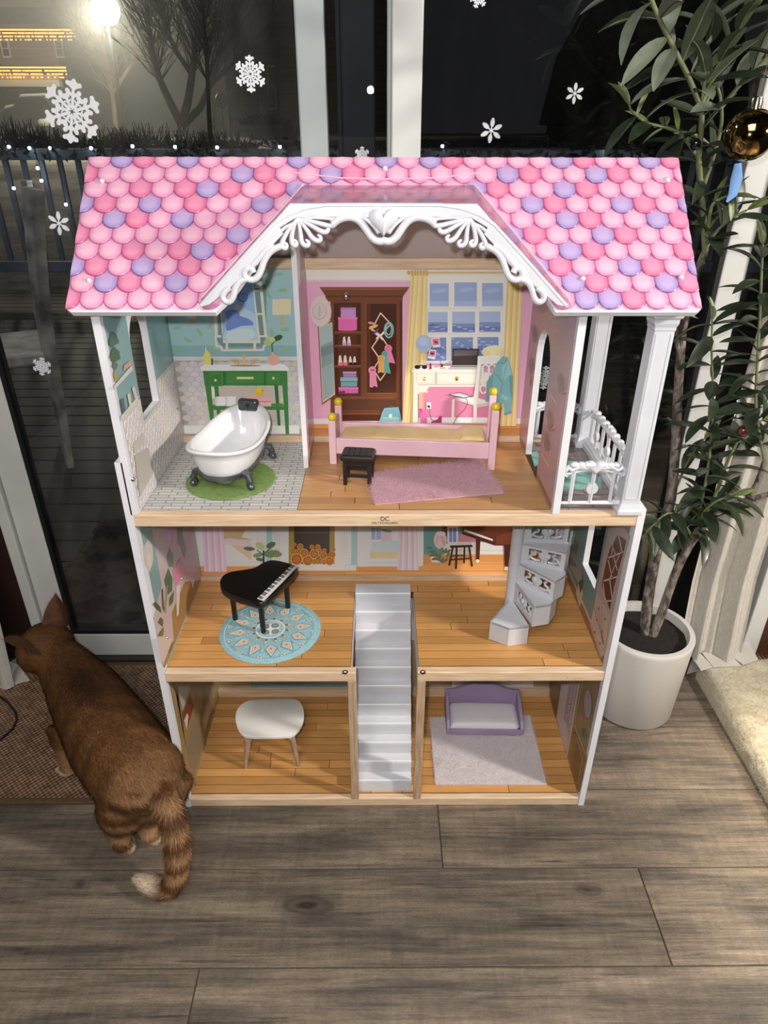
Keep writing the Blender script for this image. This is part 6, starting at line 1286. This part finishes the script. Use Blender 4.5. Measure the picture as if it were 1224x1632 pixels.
# ---- thick cream plush mat
PM = mat('cream_plush', C(198, 189, 166), .85, col2=C(166, 154, 126), scale=26, lo=.3, hi=.7, bump=.9, bscale=60, dist=.006, sheen=.4)
pm = thing('plush_pet_mat', 'thick cream mottled plush mat on the floor at the right edge', 'mat', (1.1, .25, 0))
P0, P1 = U(1108, 1080, 'z', 0), U(1228, 1290, 'z', 0); ed = (P1-P0).normalized()
base_ = [P0, P0+ed*.75, P0+ed*.75+V((.6, .05, 0)), P0+V((.6, .08, 0))]
mb = MB(); cc = sum(base_, V((0, 0, 0)))/4
rg = lambda f, z: [V((p.x+(cc.x-p.x)*0+(1 if p.x < cc.x else -1)*f, p.y+(1 if p.y < cc.y else -1)*f, z)) for p in base_]
mb.rings([rg(0, .0005), rg(0, .03), rg(.004, .045), rg(.014, .055), rg(.03, .058)]); pmo = mb.build('cushion', PM, pm, True, ang=70)
fur(pmo, 30000, .004, .0005, 0, 1, 8, brown=.008)
# ---- snowflake clings on the panes
SF = mat('white_cling', C(226, 228, 232), .6)
def flake(px, py, rpx, style, rot, label, y=DOORY+.0145, kz=0):
    c = U(px, py, 'y', y); r = rpx*(c-CAM).dot(fw)/FPX; mb = MB(); cnt = [0]
    def th(): cnt[0] += 1; return -.0006-.000004*cnt[0]
    def bar(x0, z0, x1, z1, w_):
        l = sqrt((x1-x0)**2+(z1-z0)**2); nx, nz = -(z1-z0)/l*w_/2, (x1-x0)/l*w_/2
        mb.prism([c+V((a, 0, b)) for a, b in ((x0+nx, z0+nz), (x1+nx, z1+nz), (x1-nx, z1-nz), (x0-nx, z0-nz))], (0, th(), 0))
    def disc(x, z, q, n=10): mb.prism([c+V((x+q*cos(2*pi*i/n), 0, z+q*sin(2*pi*i/n))) for i in range(n)], (0, th(), 0))
    for k in range(6):
        a = rot+k*pi/3; P_ = lambda t, s: (r*(t*cos(a)-s*sin(a)), r*(t*sin(a)+s*cos(a)))
        if style == 'A':
            bar(*P_(.10, 0), *P_(.97, 0), r*.10)
            for t, l in ((.48, .20), (.72, .20)):
                for s in (-1, 1): bar(*P_(t, 0), *P_(t+l*.7, s*l), r*.10); disc(*P_(t+l*.7, s*l), r*.08)
            for s in (-1, 1): disc(*P_(.88, s*.07), r*.075)
            disc(*P_(.96, 0), r*.07)
            b = a+pi/6; Q = lambda t, s: (r*(t*cos(b)-s*sin(b)), r*(t*sin(b)+s*cos(b)))
            bar(*Q(.12, 0), *Q(.40, 0), r*.09)
            for s in (-1, 1): disc(*Q(.50, s*.06), r*.085); bar(*Q(.30, 0), *Q(.36, s*.13), r*.05)
            disc(*Q(.42, 0), r*.06)
        else:
            for i in range(1, 7):
                t = .2+.12*i; wv = (.20*sin(pi*(i/7.2)**.8))
                bar(*P_(t, 0), *P_(t+.10, wv), r*.10); bar(*P_(t, 0), *P_(t+.10, -wv), r*.10)
            bar(*P_(.12, 0), *P_(1.0, 0), r*.07)
            bar(*P_(.14, .08), *P_(.30, 0), r*.05)
    if style == 'B': disc(0, 0, r*.13, 12)
    else:
        for k in range(6): a = rot+k*pi/3; bar(r*.06*cos(a), r*.06*sin(a), r*.16*cos(a), r*.16*sin(a), r*.06)
    tag(mb.build('snowflake_cling', SF), label, 'snowflake', 'snowflake window clings')
for q in ((115, 178, 45, 'A', .25, 'largest white snowflake cling on the left pane below the yard lamp'), (399, 118, 25, 'A', .5, 'white snowflake cling on left pane near the grey stile'), (94, 356, 17, 'B', .4, 'white feathered snowflake cling beside the mirrored chair back and roof edge'), (67, 584, 15, 'A', .3, 'white snowflake cling low on the left pane over chair leg'),
          (783, 208, 17, 'B', .42, 'white feathered snowflake cling just above the pink roof right half'), (916, 149, 14, 'B', .5, 'small white snowflake cling on dark pane nearest the tree'), (763, -5, 15, 'A', .2, 'snowflake cling cut by the top frame edge'), (868, 602, 19, 'A', .5, 'snowflake cling glimpsed through the arched dollhouse door'), (1160, 412, 8, 'B', .3, 'tiny snowflake cling behind the tree leaves')): flake(*q)
flake(577, 247, 12, 'A', .5, 'snowflake cling half hidden behind the dollhouse ridge', DOORY+.0445)
# ================================================================== OUTSIDE THE GLASS
DK = mat('dark_deck_board', C(22, 20, 19), .6, col2=C(13, 12, 12), scale=6, stretch=(10, 1, 1), rand=.2)  # near-black boards, tone varied by noise and per board
deck = thing('deck', kind='structure')
for i in range(36):
    y = .64+i*.145; mb = MB(); mb.box(-5.5, 5, y, y+.137, -.085, -.05); mb.build('deck_board', DK, deck, bevel=.004)
SNOW = mat('patchy_snow', C(128, 124, 116), .9, col2=C(40, 37, 33), scale=.55, lo=.38, hi=.62, bump=.6, bscale=2, dist=.1)  # grey snow broken by dark noise patches
mb = MB(); nx, ny = 30, 16
for j in range(ny+1):
    for i in range(nx+1):
        x = -30+60*i/nx; y = 5.95+42*j/ny; z = -.35+1.42*min(1, (y-5.95)/16)**1.1+.12*mnoise.noise(V((x*.3, y*.3, 0))); mb.v.append((x, y, z))
for j in range(ny):
    for i in range(nx): a = j*(nx+1)+i; mb.face([a, a+1, a+nx+2, a+nx+1])
mb.build('snowy_ground', SNOW, None, True, ang=180, kind='structure')
# mat outside the door
om = mat('coir_mat', C(70, 60, 50), .95, col2=C(36, 32, 28), scale=14, lo=.45, hi=.55)
mb = MB(); mb.box(-1.12, -.35, .70, 1.36, -.05, -.038)
tag(mb.build('outdoor_mat', om, bevel=.01), 'dark patterned mat lying outside the glass door', 'mat')
# railing with lights and garland
RY = 5.5; RAILM = mat('painted_railing', C(128, 138, 150), .6, col2=C(110, 120, 134), scale=5)
rail = thing('deck_railing', 'pale blue grey deck railing with thin balusters beyond the glass door', 'railing', (0, RY, -.05))
zt = U(200, 237, 'y', RY).z; zb_ = U(80, 424, 'y', RY).z
boxp('top_rail', RAILM, rail, -5.2, 4.8, RY-.05, RY+.07, zt-.085, zt, .01)
boxp('bottom_rail', RAILM, rail, -5.2, 4.8, RY-.02, RY+.03, zb_-.05, zb_+.04, .005)
bal = None
for i in range(64):
    x = -5.0+i*.153
    if bal is None: mb = MB(); mb.box(-.02, .02, -.018, .018, zb_+.05, zt-.08); bal = mb.build('baluster', RAILM, rail)
    else: bal = place(bal.data, 'baluster', rail)
    bal.location = V((x, RY, 0))-ORG[rail]
for x in (-5.1, -1.75, 1.6, 4.7): boxp('newel_post', RAILM, rail, x-.05, x+.05, RY-.05, RY+.05, -.06, zt-.02, .006)
GL = mat('garland_leaf', C(24, 28, 22), .7, col2=C(36, 40, 32), scale=30)
mb = MB(); rg_ = random.Random(5)
for i in range(900):
    x = rg_.uniform(-5, 4.8); z = zt+rg_.uniform(-.09, .05)+.03*sin(x*6); y = RY-.05+rg_.uniform(-.05, .02); s = rg_.uniform(.018, .045); a = rg_.uniform(0, 6.3)
    mb.poly([(x+s*cos(a), y, z+s*sin(a)), (x+.4*s*cos(a+1.6), y-.01, z+.4*s*sin(a+1.6)), (x-s*cos(a), y+.01, z-s*sin(a)), (x+.4*s*cos(a-1.6), y, z+.4*s*sin(a-1.6))])
g = mb.build('rail_garland', GL); g['kind'] = 'stuff'; tag(g, 'dark leafy garland wound along the deck railing top', 'garland')
BULB = mat('cool_led', C(226, 240, 255), .3, emit=14); WARM = mat('warm_bulb', C(255, 176, 84), .3, emit=3)
ORD = ('leftmost', 'second from left', 'third from left', 'fourth from left', 'fifth from left', 'sixth from left', 'seventh from left', 'eighth from left')
FLAB = {q: 'cool white fairy light on the railing top left of the doll roof, '+o for q, o in zip(((14, 234), (47, 236), (80, 236), (145, 236), (211, 233), (279, 234), (346, 235), (446, 234)), ORD)}
FLAB.update({(60, 268): 'upper of two fairy lights hanging close together among the left balusters', (66, 288): 'lower of two fairy lights hanging close together among the left balusters', (105, 326): 'lowest hanging fairy light beside the doll roof edge', (22, 300): 'hanging fairy light left of the mirrored chair post', (705, 233): 'fairy light on the railing just right of the white door post', (968, 239): 'bright fairy light on the railing beside the tree leaves', (1012, 262): 'fairy light glimpsed behind the tree at roof height', (555, 234): 'fairy light on the railing seen through the narrow middle pane'})
bulb = None
for px, py in ((14, 234), (47, 236), (80, 236), (145, 236), (211, 233), (279, 234), (346, 235), (446, 234), (60, 268), (66, 288), (105, 326), (22, 300), (705, 233), (968, 239), (1012, 262), (555, 234)):
    p = U(px, py, 'y', RY-.09)
    if bulb is None:
        mb = MB(); mb.ball((0, 0, 0), .014, 10, 6); mb.lathe([(.006, .010), (.006, .026)], 8, mi=1); bulb = mb.build('fairy_light', [BULB, DARKM], None, True)
    else: bulb = place(bulb.data, 'fairy_light')
    bulb.location = p; tag(bulb, FLAB[(px, py)], 'light', 'fairy lights on the deck railing')
wl = MB()
for px, py in ((60, 268), (66, 288), (105, 326), (22, 300)):
    p = U(px, py, 'y', RY-.09); wl.tube([(p.x, RY-.088, zt+.02), (p.x+.01, RY-.09, (p.z+zt)/2), (p.x, RY-.09, p.z+.02)], .003, 4)
xs = [i*.25-5 for i in range(40)]
wl.tube([(x, RY-.085, zt+.012+.02*sin(i*2.1)) for i, x in enumerate(xs)], .004, 5); tag(wl.build('light_string', DARKM), 'dark wire of the fairy lights along the railing', 'wire')
# porch post just outside
p0, p1 = U(541, 120, 'y', 2.6), U(598, 120, 'y', 2.6)
post = thing('porch_post', 'dark grey square porch post behind the narrow middle pane', 'post', ((p0.x+p1.x)/2, 2.67, -.05))
PG = mat('dark_grey_paint', C(64, 66, 74), .6, col2=C(54, 56, 64), scale=3)
boxp('shaft', PG, post, p0.x, p1.x, 2.6, 2.74, -.05, 3.2, .008); boxp('base_trim', PG, post, p0.x-.02, p1.x+.02, 2.58, 2.76, -.05, .08, .006); boxp('edge_trim', PG, post, p0.x-.012, p0.x+.006, 2.59, 2.75, .08, 3.2, .002)
# chair at the left, built outside to stand for a reflection in the pane
cy0 = 1.86; CHM = mat('weathered_chair_wood', C(214, 208, 196), .5, col2=C(104, 100, 92), scale=8)
chp = [U(*q, 'y', cy0) for q in ((52, 300), (58, 400), (68, 500), (84, 590), (100, 680), (107, 724))]
ch = thing('mirrored_chair', 'tall grey wooden chair standing in for a reflection in the left door pane', 'chair', (chp[-1].x-.2, cy0+.2, -.05))
vr = V((chp[0].x-CAM.x, cy0-CAM.y, 0)).normalized()*.44
for dy_ in (0, 1):
    P_ = [p+vr*dy_ for p in chp]; dz_ = -.05-P_[-1].z; P_[-1].z = -.05
    mb = MB(); mb.tube(P_, [(.045, .022), (.042, .022), (.038, .022), (.034, .022), (.028, .02), (.02, .018)], 4, upv=(0, 1, 0)); mb.build('back_post', CHM, ch, bevel=.004)
xa = chp[0].x
for k, (py, h) in enumerate(((330, .10), (410, .05), (470, .05))):
    q = U(55+k*7, py, 'y', cy0); e = V((vr.y, -vr.x, 0)).normalized()*.012; mb = MB(); mb.prism([q-e, q+e, q+e+vr, q-e+vr], (0, 0, h*.7)); mb.build('back_slat', CHM, ch, bevel=.005)
sq = U(84, 580, 'y', cy0); e = V((-vr.y, vr.x, 0)).normalized()*.44; mb = MB(); mb.prism([sq, sq+vr, sq+vr+e, sq+e], (0, 0, .05)); mb.build('seat', CHM, ch, bevel=.01)
for dy_ in (0, 1): mb = MB(); c = sq+vr*dy_*.93+e*.92; mb.box(c.x-.02, c.x+.02, c.y-.02, c.y+.02, -.05, sq.z+.005); mb.build('front_leg', CHM, ch, bevel=.004)
# yard lamp
LY_ = 20
lp = U(168, 15, 'y', LY_)
lamp = thing('yard_lamp', 'glowing lamp on a tall pole in the snowy yard upper left', 'lamp', (lp.x, LY_, 1.2))
LB = mat('lamp_globe', C(255, 246, 206), .4, emit=30)
mb = MB(); mb.ball(lp, .34, 20, 12, sc=(1, 1, 1)); mb.build('globe', LB, lamp, True)
mb = MB(); mb.tube([(lp.x, LY_, 1.2), (lp.x, LY_, lp.z-.3)], .05, 8); mb.build('pole', DARKM, lamp)
mb = MB(); mb.lathe([(.12, .30), (.36, .34), (.30, .42), (.05, .48)], 16, lp); mb.build('cap', DARKM, lamp)
light('yard_lamp_light', 'POINT', lp+V((0, -.6, -.2)), 1200, (1, .92, .70), .3)
light('siding_fill', 'POINT', (-9, 19, 5.5), 500, (1, .86, .62), .3)  # unseen lamp added to brighten the neighbour's siding
light('chair_deck_fill', 'POINT', (-1.9, .9, 2.6), 48, (.86, .92, 1), .1)  # invented lamp, out of view, added to brighten the chair and deck
light('rail_fill', 'POINT', (-3.4, 4.3, 2.4), 14, (.74, .84, 1), .1)  # cool fill added to lift the railing, no such lamp in view
# houses
SID = mat('brown_grey_siding', C(116, 106, 92), .8, col2=C(98, 90, 78), scale=.8, stretch=(1, 1, 20)); ROOFM = mat('dark_shingle', C(40, 38, 38), .8, col2=C(60, 58, 58), scale=6)
WTR = mat('cream_trim', C(196, 190, 170), .6); WIN = mat('dark_window', C(20, 20, 22), .2); LITW = mat('lit_window', C(255, 216, 150), .4, emit=1.2)
def at(px, py, y): return U(px, py, 'y', y)
HY = 26
hL = thing('neighbour_house', 'neighbour house with two icicle light strands at upper left', 'house', (at(30, 210, HY).x, HY, 1.5))
def hb_(name, m, parent, x0, y0, x1, y1, Y_, dep=.3, bev=0):
    a, b = at(x0, y0, Y_), at(x1, y1, Y_); mb = MB(); mb.box(min(a.x, b.x), max(a.x, b.x), Y_, Y_+dep, min(a.z, b.z), max(a.z, b.z)); return mb.build(name, m, parent)
hb_('wall', SID, hL, -260, -60, 118, 225, HY, 6)
q = [at(-280, 38, HY-.9), at(128, 38, HY-.9), at(128, -70, HY+3), at(-280, -70, HY+3)]; mb = MB(); mb.prism(q, (0, 0, -.12)); mb.build('roof', ROOFM, hL)
q = [at(-280, 118, HY-2.2), at(110, 118, HY-2.2), at(84, 104, HY), at(-280, 104, HY)]; mb = MB(); mb.prism(q, (0, 0, -.15)); mb.build('porch_roof', ROOFM, hL)
hb_('porch_beam', WTR, hL, -280, 118, 96, 138, HY-2.2, .25)
hb_('garage_door', mat('garage_panel', C(138, 130, 112), .7, col2=C(120, 112, 98), scale=.6, stretch=(1, 1, 12)), hL, -120, 142, 60, 215, HY-.1, .1)
for x0, x1 in ((-2, 18), (84, 103)):
    f = hb_('window', WTR, hL, x0, 62, x1, 92, HY-.06, .06); hb_('pane', WIN, f, x0+3, 65, x1-3, 89, HY-.09, .03); hb_('mullion', WTR, f, x0+3, 76, x1-3, 78, HY-.11, .02)
for k, (px0, px1, py, Y_) in enumerate(((-60, 119, 46, HY-.95), (-60, 104, 106, HY-2.25))):
    mb = MB(); r_ = random.Random(k)
    a, b = at(px0, py, Y_), at(px1, py, Y_); n = 150
    for i in range(n):
        x = a.x+(b.x-a.x)*i/n; nd = r_.choice((1, 2, 3, 4))
        for j in range(nd): mb.ball((x+r_.uniform(-.02, .02), Y_, a.z-.02-j*.085), .026, 6, 4)
    o = mb.build('icicle_lights', WARM); o['kind'] = 'stuff'; tag(o, ['upper warm icicle light strand along the neighbour roof edge', 'lower warm icicle light strand along the neighbour porch edge'][k], 'lights')
# parked car with snow on it
CY = 22; car = thing('parked_car', 'dark parked car with snowy roof in front of neighbour house', 'car', (at(55, 205, CY).x, CY, 1.4))
CP = mat('dark_car_paint', C(28, 28, 31), .3, coat=.5); SNW = mat('snow_cap', C(176, 174, 166), .9)
cz = lambda pts, Y_: [at(x, y, Y_) for x, y in pts]
mb = MB(); mb.prism(cz([(-2, 205), (-4, 180), (8, 172), (20, 168), (30, 154), (72, 152), (84, 168), (104, 174), (106, 205)], CY), (0, 1.7, 0)); cb = mb.build('body', CP, car, bevel=.06)
mb = MB(); mb.prism(cz([(22, 168), (31, 157), (70, 155), (80, 168)], CY-.02), (0, -.02, 0)); mb.build('side_window', WIN, car)
mb = MB(); mb.prism(cz([(28, 155), (32, 150), (70, 148), (76, 153)], CY+.1), (0, 1.5, 0)); mb.build('snow_cap', SNW, car, bevel=.04)
mb = MB(); mb.prism(cz([(4, 174), (8, 168), (20, 166), (26, 168), (22, 172)], CY+.1), (0, 1.5, 0)); mb.build('snow_cap', SNW, car, bevel=.03)
for x in (18, 84):
    c = at(x, 204, CY-.05); mb = MB(); mb.rings([[c+V((.34*cos(a), k, .34*sin(a))) for a in [2*pi*j/16 for j in range(16)]] for k in (0, .2)]); mb.build('wheel', DARKM, car)
c = at(70, 195, CY-.06); mb = MB(); mb.ball(c, .13, 10, 6, sc=(1.4, .4, .8)); mb.build('fog_lamp', mat('lamp_lens', C(196, 196, 190), .2), car, True)
# right-hand outbuilding
SY = 17
hR = thing('garden_shed', 'tan sided building with round plates on its wall behind bare tree', 'house', (at(410, 215, SY).x, SY, 1.3))
SI2 = mat('tan_siding', C(116, 106, 84), .8, col2=C(100, 91, 72), scale=.8, stretch=(1, 1, 30))
hb_('wall', SI2, hR, 340, -90, 640, 212, SY, 4)
for i in range(16): hb_('siding_board', SI2, hR, 338, 18+i*12, 640, 27.5+i*12, SY-.03, .03)
f = hb_('window', WTR, hR, 424, 104, 442, 175, SY-.10, .08); hb_('pane', WIN, f, 427, 107, 439, 137, SY-.13, .03); hb_('pane', WIN, f, 427, 140, 439, 172, SY-.13, .03)
hb_('corner_board', WTR, hR, 338, -90, 343, 212, SY-.06, .06); hb_('door_panel', mat('dark_door', C(60, 54, 46), .6), hR, 396, 140, 415, 212, SY-.08, .05)
for px in (352.5, 373):
    c = at(px, 160, SY-.25); t = thing('wall_plate_on_stake', 'dark round plate on a thin stake before tan building, '+('left' if px < 360 else 'right')+' of the two', 'garden stake', (c.x, SY-.25, 1.2), 0, 'garden stakes by the tan building')
    mb = MB(); mb.rings([[c+V((.13*s_*cos(a), k, .16*s_*sin(a))) for a in [2*pi*j/18 for j in range(18)]] for k, s_ in ((0, 1), (-.03, .9), (-.02, .6))]); mb.build('plate', DARKM, t)
    mb = MB(); mb.tube([(c.x, c.y, c.z-.14), (c.x, c.y, 1.0)], .012, 6); mb.build('stake', DARKM, t)
# bare trees
TB = mat('tree_bark_lit', C(112, 100, 78), .9, col2=C(78, 70, 54), scale=4)
def tree_out(name, label, px, py, Y_, seed, limbs, twigs, tw_r=.012):
    r_ = random.Random(seed); b = at(px, py, Y_); t = thing(name, label, 'tree', b); tips = []
    for pts, r0, r1 in limbs:
        P_ = [at(x, y, Y_+dy_) for x, y, dy_ in pts]; mb = MB(); mb.tube(P_, [r0+(r1-r0)*i/(len(P_)-1) for i in range(len(P_))], 8); mb.build('limb', TB, t, True)
        for a, c in zip(P_[len(P_)//3:], P_[len(P_)//3+1:]): tips += [(a.lerp(c, k/3), (c-a).normalized()) for k in range(3)]
    mb = MB()
    for _ in range(twigs):
        p, d = r_.choice(tips); dr_ = (d+V((r_.uniform(-1, 1), r_.uniform(-.8, .8), r_.uniform(-.2, .9)))).normalized(); l = r_.uniform(.4, 1.3)
        q = p+dr_*l*.5; e = p+dr_*l+V((0, 0, r_.uniform(-.1, .25))); mb.tube([p, q, e], [tw_r, tw_r*.6, tw_r*.25], 4, cap=False)
        for k in range(3):
            s = p.lerp(e, r_.uniform(.3, .95)); dd = (dr_+V((r_.uniform(-1, 1), r_.uniform(-1, 1), r_.uniform(-.4, .8)))).normalized(); mb.tube([s, s+dd*l*.4], [tw_r*.5, tw_r*.2], 3, cap=False)
    mb.build('twigs', TB, t, kind='stuff')
tree_out('bare_tree', 'bare forked tree with V shaped trunk in front of tan building', 290, 198, 15, 3, [([(290, 200, 0), (272, 165, .1), (256, 130, .2), (244, 90, .3), (236, 40, .4), (232, -20, .5)], .09, .03), ([(290, 200, 0), (300, 160, -.1), (306, 120, -.2), (312, 70, -.2), (318, 10, -.3), (322, -40, -.3)], .09, .03), ([(290, 200, 0), (318, 172, .1), (335, 135, .2), (348, 90, .3), (366, 40, .4), (390, -10, .5)], .085, .03), ([(306, 120, -.2), (280, 80, 0), (262, 40, .1), (250, -10, .2)], .05, .02), ([(335, 135, .2), (372, 100, .2), (410, 60, .2), (440, 20, .2)], .05, .02)], 420)
tree_out('bare_tree', 'slim straight bare tree left of the tan building', 336, 236, 10, 5, [([(336, 238, 0), (333, 180, 0), (331, 130, 0), (328, 70, 0), (322, 0, 0), (320, -40, 0)], .035, .015)], 60, .008)
tree_out('bare_tree', 'dense bare tree crown behind the glow of yard lamp', 190, 200, 22.5, 8, [([(185, 205, 0), (180, 150, 0), (172, 100, .2), (160, 50, .3), (140, 0, .4)], .08, .02), ([(180, 150, 0), (205, 110, .1), (230, 70, .2), (250, 20, .3)], .06, .02), ([(172, 100, .2), (150, 80, .1), (130, 60, .1)], .04, .02)], 320)
BU = mat('dark_bush', C(36, 34, 28), .9, col2=C(54, 50, 40), scale=8)
for i, (px, py, Y_, w_, h) in enumerate(((20, 220, 9, 1.6, .5), (150, 224, 10, 2.4, .45), (250, 222, 11, 2.2, .5), (345, 226, 12, 1.4, .4), (436, 205, 15.5, 1.0, .7), (420, 190, 14, .9, .3))):
    c = at(px, py, Y_); mb = MB(); r_ = random.Random(i)
    for _ in range(420):
        a, u = r_.uniform(0, 6.3), r_.random()**.5; b = c+V((w_*.5*u*cos(a), .4*u*sin(a), -h*.3)); e = b+V((r_.uniform(-.14, .14), r_.uniform(-.1, .1), h*r_.uniform(.2, .75)*(1.1-u*u*.7))); mb.tube([b, e], [.012, .004], 3, cap=False)
    o = mb.build('garden_shrub', BU); tag(o, ['dark low leafless shrub at far left above the railing', 'wide dark shrub below the parked car and yard lamp', 'dark shrub under the forked bare tree', 'small shrub beside the slim tree', 'bushy shrub at the foot of tan building window', 'low snowy shrub before the tan building door'][i], 'shrub')
# the dark neighbouring gable at the right
GYY = 16
hG = thing('gabled_house', 'dark gabled house dimly seen behind the tree through right pane', 'house', (at(1010, 220, GYY).x, GYY, 1))
GS = mat('dim_siding', C(58, 50, 40), .9, col2=C(50, 44, 36), scale=1, stretch=(1, 1, 20))
mb = MB(); mb.prism(cz([(946, 230), (950, 190), (985, 60), (1040, -30), (1180, -30), (1200, 230)], GYY), (0, 5, 0)); mb.build('wall', GS, hG)
mb = MB(); mb.prism(cz([(940, 196), (946, 198), (990, 56), (1044, -36), (1036, -40), (982, 52)], GYY-.2), (0, 5.4, 0)); mb.build('roof', ROOFM, hG)
f = hb_('window', ROOFM, hG, 985, 95, 1040, 120, GYY-.05, .05); hb_('pane', WIN, f, 988, 98, 1037, 117, GYY-.08, .03)

# scattering box added to give the yard lamp a halo
mm = bpy.data.materials.new('lamp_halo_haze'); mm.use_nodes = True; nt = mm.node_tree; nt.nodes.remove(nt.nodes['Principled BSDF'])
vs_ = nt.nodes.new('ShaderNodeVolumeScatter'); vs_.inputs['Density'].default_value = .02; vs_.inputs['Anisotropy'].default_value = .6; nt.links.new(vs_.outputs[0], nt.nodes['Material Output'].inputs['Volume'])
mb = MB(); mb.box(-17, -.5, 8, 27, .8, 7.5); ms = mb.build('lamp_halo_haze', mm); ms['kind'] = 'stuff'; tag(ms, 'added haze box giving the yard lamp its halo', 'halo haze')
